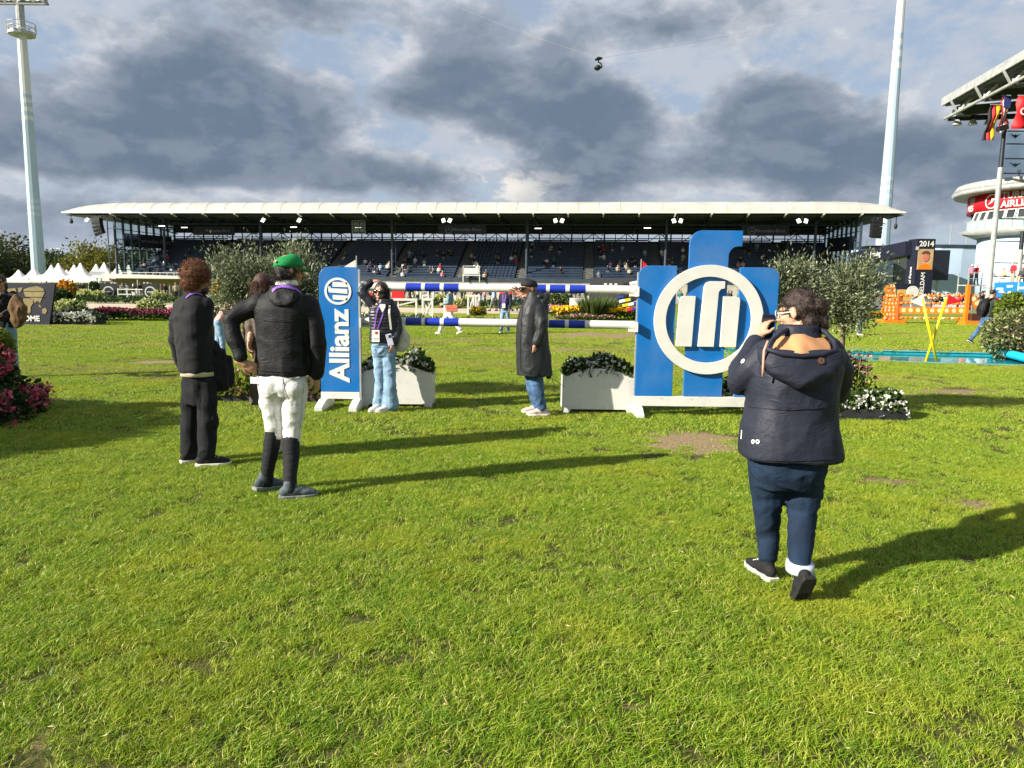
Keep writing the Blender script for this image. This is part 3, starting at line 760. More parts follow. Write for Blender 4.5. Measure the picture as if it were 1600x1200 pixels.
for px, how in ((140, 'first from the left end'), (413, 'single one above the afro-haired man'), (469, 'above the green cap'), (698, 'pair above the centre of the seats'), (872, 'pair right of the long coated man'), (1056, 'pair above the left sign bar'), (1250, 'pair right of the tall blue sign bar'), (1372, 'pair at the right tip of the roof')):
    t = hanging('floodlight', 'white floodlight under the roof eave, ' + how, 'floodlight', px, .9, 10.45, 'floodlights under the grandstand eave')
    two = px not in (140, 413, 469)
    for s_ in ((-1, 1) if two else (1,)):
        R_ = Matrix.Rotation(s_ * .35, 3, 'Y') @ Matrix.Rotation(-.5, 3, 'X')
        c = Vector((s_ * .42 if two else 0, 0, 0))
        MB().box(c, (.50, .16, .64), M=R_).build('housing', M['grey'], t)
        MB().box(c + R_ @ Vector((0, -.10, 0)), (.42, .04, .54), M=R_).build('lens', M['lamp'], t)
    MB().bar((0, .1, .2), (0, .1, .75), .06).build('bracket', M['grey'], t)
for px, py, k in ((412, 0, 0),) and ((255, 3.5, 0), (290, 6, 1), (700, 5, 2), (1010, 5, 3), (840, 6, 4), (560, 5, 5), (460, 5, 6)):
    t = hanging('strip_light', ('lit strip light under the grandstand roof, ' + ['nearest the left gable', 'behind the left gable lamp', 'left of the middle sign', 'right of the middle lamps', 'below the middle lamps', 'above the white letter frame', 'above the green cap'][k]), 'light', px, py, 9.9, 'strip lights under the grandstand roof')
    MB().box((0, 0, 0), (.9, .12, .10)).build('tube', M['lamp'], t); MB().box((0, .03, .12), (1.0, .2, .1)).build('housing', M['steel'], t)
t = hanging('scoreboard_frame', 'small grey frame of panels hanging under the grandstand roof left of the middle', 'frame', 561, 3, 9.75)
mb = MB()
for sx_ in (-.9, 0, .9): mb.box((sx_, 0, 0), (.08, .1, 1.7))
for sz_ in (-.85, 0, .85): mb.box((0, 0, sz_), (1.9, .1, .08))
mb.build('frame', M['grey'], t)
for sx_ in (-.45, .45):
    for sz_ in (-.42, .42): MB().box((sx_, .05, sz_), (.6, .04, .5)).build('panel', M['signgrey'], t)
def line_array(px, lab, lean):
    t = hanging('line_array_speaker', lab, 'speaker', px, .2, 11.2, 'speaker stacks hanging from the roof tips')
    MB().bar((0, 0, 0), (0, 0, -.7), .08).bar((-.7, 0, -.35), (.7, 0, -.35), .10).build('hanger', M['steel'], t)
    for k in range(5):
        a = lean * (.02 + .07 * k * (k > 1))
        R_ = Matrix.Rotation(a, 3, 'Y') @ Matrix.Rotation(.08 * k, 3, 'X')
        MB().box((-lean * (.035 * k * k), -.02 * k * k, -.75 - .46 * k), (1.25, .75, .44), M=R_).build('cabinet', M['black'], t, bevel=.03)
line_array(155, 'black speaker stack hanging from the left tip of the stand roof', -1)
line_array(1366, 'black speaker stack hanging from the right tip of the stand roof', .3)
t = hanging('camera_mount', 'small dark camera rig hanging at the far left roof tip', 'camera', 115, .3, 11.3)
MB().bar((0, 0, 0), (0, 0, -.9), .07).build('rod', M['steel'], t); MB().ell((0, 0, -1.1), (.25, .25, .3)).box((0, 0, -.75), (.5, .12, .12)).build('dome', M['black'], t)
t = hanging('camera_mount', 'small dark camera rig hanging at the far right roof tip', 'camera', 1396, .3, 11.3)
MB().bar((0, 0, 0), (0, 0, -1.2), .07).build('rod', M['steel'], t); MB().ell((0, 0, -1.5), (.2, .2, .36)).build('dome', M['black'], t)
t = hanging('camera_platform', 'white railed camera platform with white banner at the foot of the seats', 'platform', 738, 1.2, 2.45)
mb = MB().box((0, 0, .9), (2.4, 1.6, .12))
for x in (-1.1, 1.1): mb.box((x, -.7, .45), (.1, .1, .9)); mb.box((x, -.7, 1.5), (.06, .06, 1.2))
mb.box((0, -.7, 2.1), (2.3, .06, .06)); mb.build('frame', M['white'], t)
MB().box((0, -.76, 1.45), (2.0, .03, .8)).build('banner', mat('pale_banner', (.5, .53, .55), .6), t)

# ------------------------------------------------------------------ floodlight masts
def mast(name, label, px, py, Yd, h, r0, r1, head):
    b0 = P(px, py, Yd); t = thing(name, label, 'floodlight mast', (b0.x, Yd, 0), 0, 'floodlight masts')
    def seg(nm, za, zb, mt):
        ra = r0 + (r1 - r0) * za / h; rb = r0 + (r1 - r0) * zb / h
        MB().tube([(0, 0, za), (0, 0, zb)], [ra, rb], 12).build(nm, mt, t)
    seg('pole', 0, h * .66, M['towerblue'])
    zz = h * .66
    for k in range(3):
        seg('band', zz, zz + h * .016, M['towerwhite']); seg('band', zz + h * .016, zz + h * .032, M['towerblue']); zz += h * .032
    seg('upper_pole', zz, h, M['towerwhite'])
    for k in range(3): seg2 = h * (.30 + .025 * k); ra = r0 + (r1 - r0) * seg2 / h; MB().tube([(0, 0, seg2), (0, 0, seg2 + h * .012)], [ra + .012, ra + .006], 12).build('stripe', mat('mast_stripe', (.42, .50, .55), .5), t)
    if head:
        zp = h - 1.2
        mb = MB().tube([(0, 0, zp), (0, 0, zp + .5)], [1.9, 1.9], 12)
        mb.build('gallery', M['grey'], t)
        mb = MB()
        for k in range(12):
            a = k * math.pi / 6; b_ = a + math.pi / 6
            mb.box((1.95 * math.cos(a), 1.95 * math.sin(a), zp + 1.1), (.09, .09, 1.4))
            for z in (1.1, 1.75): mb.bar((1.95 * math.cos(a), 1.95 * math.sin(a), zp + z), (1.95 * math.cos(b_), 1.95 * math.sin(b_), zp + z), .08)
        mb.build('railing', M['grey'], t)
        MB().tube([(0, 0, h), (0, 0, h + 4.5)], [r1 * .9, r1 * .9], 10).build('neck', M['grey'], t)
        R_ = Matrix.Rotation(math.radians(14), 3, 'X')
        hc = Vector((-1.2, -.6, h + 7.0))
        MB().box(hc, (11, .35, 7.4), M=R_).build('lamp_rack', M['grey'], t)
        for i in range(7):
            for j in range(4):
                c = hc + R_ @ Vector((-4.5 + i * 1.5, -.45, -2.6 + j * 1.75))
                lp = MB().tube([c, c + R_ @ Vector((0, -.5, 0))], [.35, .62], 12).build('lamp', mat('lamp_shell', (.75, .76, .74), .3), t)
        MB().box(hc + R_ @ Vector((0, -.3, -3.55)), (11, 1.2, .22), M=R_).build('walkway', M['grey'], t)
    return t
mast('floodlight_mast', 'pale floodlight mast on the left with round railed gallery and lamp rack', 61, 430, 120, 41.5, 1.05, .66, True)
mast('floodlight_mast', 'plain pale floodlight mast rising behind the right end of the grandstand', 1379, 380, 125, 58, 1.22, .52, False)

# ------------------------------------------------------------------ hills, far wood, trees
def hill(nm, px0, px1, Yd, hs, dep, mt):
    N = 40; vs = []; fs = []
    for i in range(N + 1):
        u = i / N; px = px0 + (px1 - px0) * u; x = (px - 800) / FPX * Yd
        z = np.interp(u, [k / (len(hs) - 1) for k in range(len(hs))], hs) + 2.5 * mnoise.noise(Vector((u * 9, Yd * .01, 0)))
        for v_, kz in ((0, 0), (.35, .55), (.7, .93), (1, 1), (1.6, .6)):
            vs.append((x * (1 + .15 * v_), Yd + dep * v_, max(-1, z * kz)))
    for i in range(N):
        for j in range(4): fs.append((i * 5 + j, (i + 1) * 5 + j, (i + 1) * 5 + j + 1, i * 5 + j + 1))
    o = MB().add(vs, fs).build(nm, mt, smooth=True); tag(o, kind='structure'); return vs
hm = mat('hill_ground', (.035, .05, .025), .95, .3, .05)
hv = hill('hills', -700, 520, 620, [22, 26, 29, 28, 27, 26, 24, 23, 21, 18], 260, hm)
hill('hills', 1100, 2400, 700, [8, 10, 12, 12, 14, 15, 14, 12], 200, hm)
# the wood that covers the hill
C = []; D_ = []; Ls = []
hv = np.array(hv).reshape(-1, 5, 3)
for k in range(1500):
    i = rng.integers(0, 40); j = rng.random() * 3; a = rng.random()
    p0 = hv[i] * (1 - a) + hv[i + 1] * a; jj = int(j); q = p0[jj] * (1 - (j - jj)) + p0[jj + 1] * (j - jj)
    r = 4 + 4 * rng.random(); nn = 46
    b_, d_ = ball(nn, 1, .3); b_[:, 2] = np.abs(b_[:, 2]) * 1.25
    C.append(q + b_ * r); D_.append(d_ + rng.normal(size=(nn, 3)) * .7); Ls.append(np.full(nn, 3.4) * (.7 + .6 * rng.random(nn)))
fw = leaves('far_wood', np.concatenate(C), np.concatenate(D_), np.concatenate(Ls), np.concatenate(Ls) * .75, leafmat('hill_leaves', [(0, (.040, .056, .040)), (.6, (.060, .078, .046)), (1, (.090, .098, .05))], .1))
tag(fw, 'dark mixed wood covering the hill beyond the tents', 'wood')

def crown(n_cl, nl, R_, mt, leaf, squash=.85, low=0.0, name='crown'):
    C = []; D_ = []
    for k in range(n_cl):
        c, _ = ball(1, 1, .55); c = c[0] * np.array([1, 1, squash]); r = .28 + .22 * rng.random()
        b_, d_ = ball(nl, r, .4); C.append(c * .78 + b_); D_.append(d_ + rng.normal(size=b_.shape) * .6)
    C = np.concatenate(C); D_ = np.concatenate(D_); N = len(C)
    L = leaf * (.6 + .8 * rng.random(N))
    return leaves(name, C * R_, D_, L, L * .6, mt, False)
TREE = [crown(60, 120, 1.0, L_far, .085), crown(54, 120, 1.0, L_far2, .085, 1.0), crown(64, 110, 1.0, L_autumn, .08, 1.05)]
trunk_me = MB().tube([(0, 0, 0), (.02, 0, .5), (0, .02, 1.0)], [.09, .06, .03], 8).bar((0, 0, .6), (.3, .1, .95), .03).bar((0, 0, .55), (-.28, -.1, .9), .03).mesh('trunk', M['bark'])
far_trees = [(-30, 392, 185, 9, 0, 'dark broad tree at the far left edge behind the tents'), (18, 388, 200, 10, 1, 'olive green tree left of the pale mast'), (100, 402, 190, 7, 0, 'dark tree just right of the pale mast behind tents'),
             (140, 391, 165, 7.0, 2, 'yellowing tree with light autumn crown above the tents'), (172, 397, 185, 8, 0, 'dark green tree right of the yellowing tree'), (205, 395, 180, 8, 1, 'olive tree seen behind the stand glass corner'),
             (240, 398, 175, 8, 0, 'dark tree seen through the left gable glass'), (275, 402, 180, 7, 1, 'low olive tree at the back of the left gable glass'), (60, 398, 215, 9, 0, 'dark tree directly behind the pale mast'), (-70, 396, 210, 10, 1, 'olive tree beyond the left picture edge')]
for px, py, Yd, R_, k, lab in far_trees:
    tp = P(px, py, Yd); cz = max(tp.z - R_ * .8, R_ * .55) * .80
    t = thing('tree', lab, 'tree', (tp.x, Yd, 0), rng.random() * 6, 'trees behind the tents')
    o = linkobj('trunk', trunk_me, t); o.scale = (R_ * .8, R_ * .8, cz)
    o = linkobj('crown', TREE[k], t, (0, 0, cz)); o.scale = (R_, R_, R_ * (.95 if k < 2 else 1.1)); o['kind'] = 'stuff'
t = thing('street_lamp', 'twin headed pale lamp post in front of the wooded hill', 'lamp post', (P(88, 400, 230).x, 230, 0))
MB().tube([(0, 0, 0), (0, 0, 12.4)], [.22, .14], 8).build('pole', M['grey'], t)
for s_ in (-1, 1): MB().box((s_ * .9, 0, 12.5), (1.5, .7, .3)).build('lamp_head', M['towerwhite'], t)

# ------------------------------------------------------------------ pagoda tents
def tent_mesh(hw, ze, zt, flat=False):
    mb = MB(); n_ = 7; prof = [(1.0, ze), (.72, ze + (zt - ze) * .10), (.48, ze + (zt - ze) * .24), (.28, ze + (zt - ze) * .46), (.12, ze + (zt - ze) * .76), (.03, zt)]
    if flat: prof = [(1.0, ze), (.5, ze + (zt - ze) * .42), (.03, zt)]
    vs = []; fs = []
    for r, z in prof:
        for a, b_ in ((-1, -1), (1, -1), (1, 1), (-1, 1)): vs.append((a * r * hw, b_ * r * hw, z))
    for i in range(len(prof) - 1):
        for j in range(4): fs.append((i * 4 + j, i * 4 + (j + 1) % 4, (i + 1) * 4 + (j + 1) % 4, (i + 1) * 4 + j))
    fs.append(tuple(range(len(vs) - 4, len(vs))))
    mb.add(vs, fs)
    for a, b_, c, d in ((-1, -1, 1, -1), (1, -1, 1, 1), (1, 1, -1, 1), (-1, 1, -1, -1)):
        mb.bar((a * hw, b_ * hw, ze - .14), (c * hw, d * hw, ze - .14), .04, .28)
    return mb.mesh('roof', M['tent'])
pag = tent_mesh(2.5, 2.35, 5.1); low = tent_mesh(4.2, 2.3, 3.35, True); legm = MB().box((0, 0, 1.15), (.1, .1, 2.3)).mesh('leg', M['grey'])
for px, py, Yd, kind, lab in [(-20, 420, 108, 0, 'at the far left behind the dark haired woman'), (29, 421.5, 108, 0, 'just left of the pale mast'), (52, 418, 104, 0, 'directly before the foot of the pale mast'),
        (80, 414, 112, 0, 'first slim one right of the mast'), (91, 411.5, 106, 0, 'tall one right of the mast'), (104, 421.5, 135, 0, 'small distant one between two tall tents'), (115.6, 413.5, 112, 0, 'rear one left of the middle tent'),
        (125.5, 411, 106, 0, 'in the middle of the row below the yellowing tree'), (150, 412.5, 112, 0, 'behind the pale notice panel'), (162.5, 410, 106, 0, 'right of the yellowing tree'), (185, 412.5, 106, 0, 'at the corner of the grandstand'), (201, 414, 112, 0, 'seen behind the stand glass corner'),
        (76, 428, 94, 1, 'wide flat front one below the mast'), (125, 428, 94, 1, 'wide flat front one under the middle of the row')]:
    tp = P(px, py, Yd); me = low if kind else pag; zt = 3.35 if kind else 5.1
    t = thing('pagoda_tent', ('low white marquee, ' if kind else 'white peaked pagoda tent, ') + lab, 'tent', (tp.x, Yd, 0), math.radians(8), 'white pagoda tents')
    o = linkobj('roof', me, t); o.scale = (1, 1, tp.z / zt)
    hw = 4.15 if kind else 2.45
    for a in (-1, 1):
        for b_ in (-1, 1): linkobj('leg', legm, t, (a * hw, b_ * hw, 0))
    if not kind: MB().box((0, hw, 1.2), (hw * 2, .05, 2.2)).build('rear_wall', M['tent'], t)
t = thing('notice_panel', 'pale grey panel standing on the tent roofs left of the grandstand corner', 'panel', P(152, 427, 100))
MB().box((0, 0, 0), (2.0, .1, .55)).build('panel', M['grey'], t); MB().bar((-.9, 0, -.2), (-.9, 0, -1.6), .08).bar((.9, 0, -.2), (.9, 0, -1.6), .08).build('support', M['grey'], t)
# ------------------------------------------------------------------ right: hall of fame arch, pale blue building, judges' tower, roof
def Zat(py, px, Yd): return P(px, py, Yd).z
Yd = 78.0
p0, p1 = P(1426, 470, Yd), P(1454, 470, Yd)
t = thing('fame_arch', 'dark arch gate with lettered pylon, portrait panel and year at the right', 'arch', (p0.x, Yd, 0))
zt = Zat(373, 1440, Yd); wd = p1.x - p0.x; xs = .55
MB().box((wd / 2, .9, zt / 2), (wd, 1.8, zt)).build('pylon', M['navy'], t)
put_text('2014', .78, (wd / 2, -.06, zt - .55), M['textwhite'], t, off=.02)
pz = zt - 2.15
MB().box((wd / 2, -.03, pz), (1.62, .06, 2.15)).build('portrait_panel', mat('portrait_ground', (.45, .30, .16), .6, .1, 1), t)
po = MB().ell((wd / 2, -.09, pz + .25), (.42, .03, .52)).build('portrait_face', mat('portrait_skin', (.50, .17, .12), .6), t)
MB().ell((wd / 2, -.085, pz + .62), (.45, .03, .28)).build('portrait_hair', mat('portrait_hair', (.09, .05, .03), .7), t)
MB().prism([(-.72, 0), (.72, 0), (.6, .38), (.25, .58), (-.25, .58), (-.6, .38)], .04, o=(wd / 2, -.075, pz - 1.04)).build('portrait_shirt', M['orange'], t)
put_text('DUBBELDAM', .62, (wd / 2 - .1, -.06, zt - 5.3), M['textwhite'], t, spin=math.pi / 2, off=.012)
put_text('Hall of Fame', .58, (-.02, .85, zt - 4.4), M['textwhite'], t, rz=-math.pi / 2, spin=math.pi / 2, off=.01)
q = P(1340, 470, Yd + 14); dx = q.x - p0.x
a, c = Vector((.1, 1.0, zt - .95)), Vector((dx, 15, zt - 1.5))
MB().bar(a, c, 1.6, 1.5).build('beam', M['navy'], t)
MB().box((dx, 15, (zt - 2) / 2), (2.2, 1.8, zt - 2)).build('rear_pylon', M['navy'], t)
dirv = (a - c).normalized(); rzb = math.atan2(dirv.y, dirv.x)
nrm = Vector((dirv.y, -dirv.x, 0)).normalized()
put_text('Jumping', .85, (a + c) / 2 + nrm * .84, M['textwhite'], t, rz=rzb, off=.01)
MB().box((.0, -.08, zt - 1.0), (.30, .05, .36)).build('small_emblem', M['textgrey'], t)
t = thing('screen', 'dark screen standing beside the lettered pylon under a small roof', 'screen', (P(1462, 470, 84).x, 84, 0))
MB().box((0, 0, 4.9), (2.2, .3, 3.4)).build('panel', M['signdk'], t); MB().box((0, .1, 1.6), (.2, .2, 3.2)).build('stand', M['grey'], t)
t = thing('screen', 'dark grey screen wall seen under the arch beam', 'screen', (P(1412, 470, 90).x, 90, 0))
MB().box((0, 0, 4.2), (3.0, .3, 4.6)).build('panel', mat('screen_grey', (.06, .075, .07), .4), t); MB().box((0, .1, 1), (.2, .2, 2)).build('stand', M['grey'], t)
t = thing('info_board', 'small dark and orange notice board left of the lettered pylon', 'board', (P(1408, 470, 70).x, 70, 0))
MB().box((0, 0, 2.3), (2.2, .12, .55)).build('header', M['navy'], t); MB().box((.3, 0, 1.45), (1.4, .1, 1.1)).build('panel', mat('board_orange', (.55, .32, .10), .6), t)
MB().box((-.8, .05, 1.0), (.1, .1, 2.0)).box((1.0, .05, 1.0), (.1, .1, 2.0)).build('post', M['grey'], t)

# pale blue rounded building
Yb = 108; zt = Zat(388, 1500, Yb)
bl = thing('blue_building', 'pale blue rounded hall with flat roof behind the arch', 'building', (P(1500, 450, Yb).x, Yb, 0))
xl = P(1362, 450, Yb).x - bl.location.x; xr = P(1580, 450, Yb).x - bl.location.x
pts = [(xl, 8), (xl, 2), (xl + 3, 0)] + [(xl + (xr - xl) * u, -2.6 * math.sin(u * math.pi) ** .8) for u in (.25, .4, .55, .7, .82, .92)] + [(xr, 1.5), (xr + 1.5, 8)]
N = len(pts); mb = MB(); mb.add([(x, y, 0) for x, y in pts] + [(x, y, zt) for x, y in pts], [(i, (i + 1) % N, (i + 1) % N + N, i + N) for i in range(N)] + [tuple(range(N, 2 * N))])
mb.build('wall', M['lightblue'], bl)
mb = MB(); mb.add([(x * 1.01, y * 1.01 - .15, zt + .01) for x, y in pts] + [(x * 1.01, y * 1.01 - .15, zt + .35) for x, y in pts], [(i, (i + 1) % N, (i + 1) % N + N, i + N) for i in range(N)] + [tuple(range(N, 2 * N)), tuple(range(N - 1, -1, -1))])
mb.build('roof_edge', M['steelblue'], bl)
x0 = P(1518, 450, Yb).x - bl.location.x
MB().box((x0, -2.2, 1.5), (5.8, .5, 3.4)).build('doorway', M['window'], bl)
for px in (1489, 1515): MB().bar((P(px, 400, Yb).x - bl.location.x, 1, zt + .3), (P(px, 400, Yb).x - bl.location.x, 1, zt + 3.6), .12).build('antenna', M['grey'], bl)
# lit ramp wall in front of it
t = thing('ramp_wall', 'pale blue sloping ramp wall before the rounded hall', 'wall', (P(1450, 450, 98).x, 98, 0))
MB().prism([(-.5, 0), (13.5, 0), (13.5, .6), (3.2, Zat(428, 1460, 98)), (-.5, Zat(426, 1450, 98))], 1.0).build('wall', M['lightblue'], t)

# judges' tower
Yt = 84; tc = P(1500, 450, Yt); RX = 9.6
tcx = P(1486, 300, Yt).x * (1 + .0) + RX * math.sqrt(1 + (685 / FPX) ** 2)
tw = thing('judges_tower', 'round judges tower with red lettered band, slanted windows and glass balcony', 'tower', (tcx, Yt, 0))
def cyl(nm, r0, r1, z0, z1, mt, n_=64, sm=True):
    o = MB().tube([(0, 0, z0), (0, 0, z1)], [r0, r1], n_).build(nm, mt, tw)
    o.data.polygons.foreach_set('use_smooth', [len(p_.vertices) == 4 for p_ in o.data.polygons]); return o
zc1, zc0 = Zat(286, 1486, Yt), Zat(304, 1486, Yt)
cyl('cornice', RX - .3, RX, zc0, zc0 + (zc1 - zc0) * .35, M['grey']); cyl('cornice_top', RX, RX - .5, zc0 + (zc1 - zc0) * .35 + .003, zc1, M['grey'])
rb = RX - 1.7; zs1, zs0 = zc0 - .003, Zat(331, 1506, Yt)
cyl('sign_band', rb, rb, zs0, zs1, M['signred'])
zw0 = Zat(350, 1506, Yt)
cyl('window_core', rb - .9, rb - .4, zw0, zs0 - .003, M['steel'])
nw = 26
for k in range(nw):
    a = math.pi + (k + .5) * math.pi / nw * 1.15 - .1
    d = Vector((math.cos(a), math.sin(a), 0)); q = Vector((-d.y, d.x, 0)); hw_ = rb * math.pi * 1.15 / nw / 2 - .10
    A_ = d * (rb + .25) + Vector((0, 0, zw0 + .2)); B_ = d * (rb - .12) + Vector((0, 0, zs0 - .05))
    f_ = MB().bar(A_ - q * hw_, A_ + q * hw_, .12).bar(B_ - q * hw_, B_ + q * hw_, .12).bar(A_ - q * hw_, B_ - q * hw_, .12).bar(A_ + q * hw_, B_ + q * hw_, .12).build('window_frame', M['textwhite'], tw)
    w_ = MB(); w_.add([A_ - q * hw_ - d * .08, A_ + q * hw_ - d * .08, B_ + q * hw_ - d * .08, B_ - q * hw_ - d * .08], [(0, 1, 2, 3)]); w_.build('pane', M['window'], f_)
zg1, zg0 = Zat(346, 1506, Yt), Zat(360, 1506, Yt)
rg = rb + .7
for k in range(30):
    a = math.pi + k * math.pi / 30 * 1.1 - .1; b_ = a + math.pi / 30 * 1.1 * .96
    A_, B_ = Vector((rg * math.cos(a), rg * math.sin(a), 0)), Vector((rg * math.cos(b_), rg * math.sin(b_), 0))
    p_ = MB(); p_.add([A_ + Vector((0, 0, zg0)), B_ + Vector((0, 0, zg0)), B_ + Vector((0, 0, zg1)), A_ + Vector((0, 0, zg1))], [(0, 1, 2, 3)]); p_.build('balcony_pane', M['greenglass'], tw)
mb = MB()
for k in range(40):
    a = math.pi + k * math.pi / 36 - .15; b_ = a + math.pi / 36
    mb.bar((rg * math.cos(a), rg * math.sin(a), zg1), (rg * math.cos(b_), rg * math.sin(b_), zg1), .08)
mb.build('handrail', M['grey'], tw)
cyl('balcony_floor', rg - 1.8, rg, zg0 - .75, zg0 - .003, M['grey'])
cyl('drum', 6.6, 6.6, 0, zg0 - .76, M['lightblue'])
aw = math.radians(228); d = Vector((math.cos(aw), math.sin(aw), 0)); rzw = aw + math.pi / 2
R_ = Matrix.Rotation(rzw, 3, 'Z')
MB().box(d * 6.62 + Vector((0, 0, 4.0)), (2.1, .10, 4.6), M=R_).build('window_opening', M['window'], tw)
mb = MB()
for k in (-1, 0, 1): mb.box(d * 6.70 + R_ @ Vector((k * .95, 0, 0)) + Vector((0, 0, 4.0)), (.10, .06, 4.6), M=R_)
for k in range(6): mb.box(d * 6.70 + Vector((0, 0, 1.8 + k * .88)), (2.0, .05, .08), M=R_)
mb.build('window_bars', M['textwhite'], tw)
ar = MB(); th_ = [math.pi * k / 12 for k in range(13)]
for i in range(12):
    f0 = d * 6.66
    ar.bar(f0 + R_ @ Vector((1.35 * math.cos(th_[i]), 0, 0)) + Vector((0, 0, 5.6 + 1.0 * math.sin(th_[i]))), f0 + R_ @ Vector((1.35 * math.cos(th_[i + 1]), 0, 0)) + Vector((0, 0, 5.6 + 1.0 * math.sin(th_[i + 1]))), .30, .35)
ar.build('window_arch', mat('pale_arch', (.62, .70, .78), .6), tw)
def wrap_text(s, size, a0, z, mt, r, off=.01):                 # lettering bent round the band, left end at angle a0
    me = text_mesh(s, size, .02, off, 'LEFT', mt)
    for v in me.vertices:
        x, y, zz = v.co; a = a0 + x / r; rr = r + zz
        v.co = (rr * math.cos(a), rr * math.sin(a), z + y)
    linkobj('lettering', me, tw)
def a_at(px):                                                 # angle on the band seen at photo column px
    best = min((abs((tcx + rb * math.cos(a)) - P(px, 315, Yt + rb * math.sin(a)).x), a) for a in [math.pi + .02 + k * .01 for k in range(150)])
    return best[1]
zh = (zs1 - zs0)
r_ = rb + .05
aS = a_at(1522)
wrap_text('SH', zh * .52, aS - 2.2 / r_, zs0 + zh * .72, M['textgrey'], r_); wrap_text('NES', zh * .50, aS - 2.9 / r_, zs0 + zh * .26, M['textwhite'], r_)
aT = a_at(1565)
wrap_text('TURKISH', zh * .52, aT, zs0 + zh * .74, M['textgrey'], r_, .02); wrap_text('AIRLINES', zh * .52, aT, zs0 + zh * .26, M['textwhite'], r_, .02)
aL = a_at(1550); d = Vector((math.cos(aL), math.sin(aL), 0)); R_ = Matrix.Rotation(aL + math.pi / 2, 3, 'Z')
mb = MB().ring(d * (rb + .12) + Vector((0, 0, zs0 + zh * .5)), zh * .36, zh * .42, .05, R_, 40)
mb.prism([(-zh * .22, -zh * .16), (zh * .05, -zh * .05), (zh * .26, zh * .22), (zh * .12, zh * .20), (-zh * .02, zh * .24), (zh * .0, zh * .06)], .05, R_, d * (rb + .12) + Vector((0, 0, zs0 + zh * .48)))
mb.build('bird_emblem', M['textwhite'], tw)
for k in (3.55, 3.75):
    bx_, by_ = (RX - .9) * math.cos(k), (RX - .9) * math.sin(k); MB().bar((bx_, by_, zc1 - .1), (bx_, by_, zc1 + .5), .12).ell((bx_, by_, zc1 + .6), (.22, .22, .18)).build('beacon', M['grey'], tw)

# roof of the right-hand stand, its masts, flags and wind screen
E0, E1 = P(1470, 166, 76), P(1600, 90, 61)
rf = thing('side_grandstand', 'grey roof corner of the right hand grandstand with trusses and lamps', 'grandstand', (E0.x, E0.y, 0))
zr = E0.z; ed = (Vector((E1.x, E1.y, 0)) - Vector((E0.x, E0.y, 0))).normalized(); eo = Vector((-ed.y, ed.x, 0))
if eo.x < 0: eo = -eo
L_ = 40
def rp(a, b_, z): return ed * a + eo * b_ + Vector((0, 0, zr + z))
mb = MB(); mb.add([rp(0, 0, 0), rp(L_, 0, 0), rp(L_, 26, 3.2), rp(0, 26, 3.2), rp(0, 0, .75), rp(L_, 0, .75), rp(L_, 26, 4.2), rp(0, 26, 4.2)],
                  [(0, 1, 2, 3), (4, 7, 6, 5), (0, 4, 5, 1), (1, 5, 6, 2), (2, 6, 7, 3), (3, 7, 4, 0)])
mb.build('roof', M['grey'], rf)
mb = MB(); mb.add([rp(.25, .3, -.02), rp(L_, .3, -.02), rp(L_, 26, 3.12), rp(.25, 26, 3.12), rp(.25, .3, -.10), rp(L_, .3, -.10), rp(L_, 26, 3.04), rp(.25, 26, 3.04)], [(0, 1, 2, 3), (4, 7, 6, 5), (0, 4, 5, 1), (1, 5, 6, 2), (2, 6, 7, 3), (3, 7, 4, 0)]); mb.build('soffit', M['soffit'], rf)
mb = MB()
for k in range(7): mb.bar(rp(.9 + k * 5.6, 1.2, -.7), rp(.9 + k * 5.6, 25, .8), .5, .9)
mb.build('girder', M['soffit'], rf, kind='stuff')
mb = MB().tube([rp(-.3, .6, -1.15), rp(L_, .6, -1.15)], .14, 8)
for k in range(8):
    a = 2.4 + k * 4.9
    mb.bar(rp(a, .6, -1.15), rp(a - .9, 1.4, -.1), .16); mb.bar(rp(a, .6, -1.15), rp(a + .9, 1.4, -.1), .16); mb.bar(rp(a, .6, -1.15), rp(a, -.1, .0), .16)
mb.build('edge_truss', M['grey'], rf, kind='stuff')
for k in range(6):
    c = rp(.2, 1.6 + k * 1.45, -1.9)
    h_ = MB().tube([c + Vector((0, 0, .5)), c], [.22, .45], 10).build('lamp', M['grey'], rf)
    MB().bar(c + Vector((0, 0, .5)), c + Vector((0, 0, 1.3)), .08).build('lamp_arm', M['steel'], h_)
MB().bar(rp(0, .8, -1.2), rp(0, 24, -.9), .22, .5).build('end_beam', M['steel'], rf)
MB().tube([rp(1, 24, -zr), rp(1, 24, 2)], .6, 12).tube([rp(24, 20, -zr), rp(24, 20, 2)], .6, 12).build('roof_column', M['grey'], rf)
MB().box(P(1503, 176, 75.5) - Vector(rf.location), (1.5, .8, .7)).build('edge_lamp', M['grey'], rf)
def polemast(px, py, Yd, z1, label, r=.22):
    b_ = P(px, py, Yd); t = thing('mast', label, 'mast', (b_.x, Yd, 0), 0, 'grey masts by the right stand')
    MB().tube([(0, 0, 0), (0, 0, z1 * .78)], [r, r * .9], 12).build('lower_pole', M['grey'], t); MB().tube([(0, 0, z1 * .78), (0, 0, z1)], [r * .8, r * .7], 12).build('upper_pole', M['steel'], t)
    MB().box((0, 0, .05), (.9, .9, .1)).build('base_plate', M['grey'], t)
    return b_
ma = polemast(1545, 452, 62, Zat(195, 1570, 62), 'tall grey mast in front of the judges tower')
polemast(1590, 440, 62, Zat(380, 1597, 62) + 1, 'shorter grey mast beside the arched window at the right edge')
t = thing('wind_screen', 'glass wind screen with black rails and bird stickers right of the tall mast', 'wind screen', (ma.x, 62, 0))
for py in (205, 225, 248, 271, 377, 411, 432, 342):
    MB().box((3.4, 0, Zat(py, 1585, 62)), (6.2, .08, .10)).build('rail', M['steel'], t)
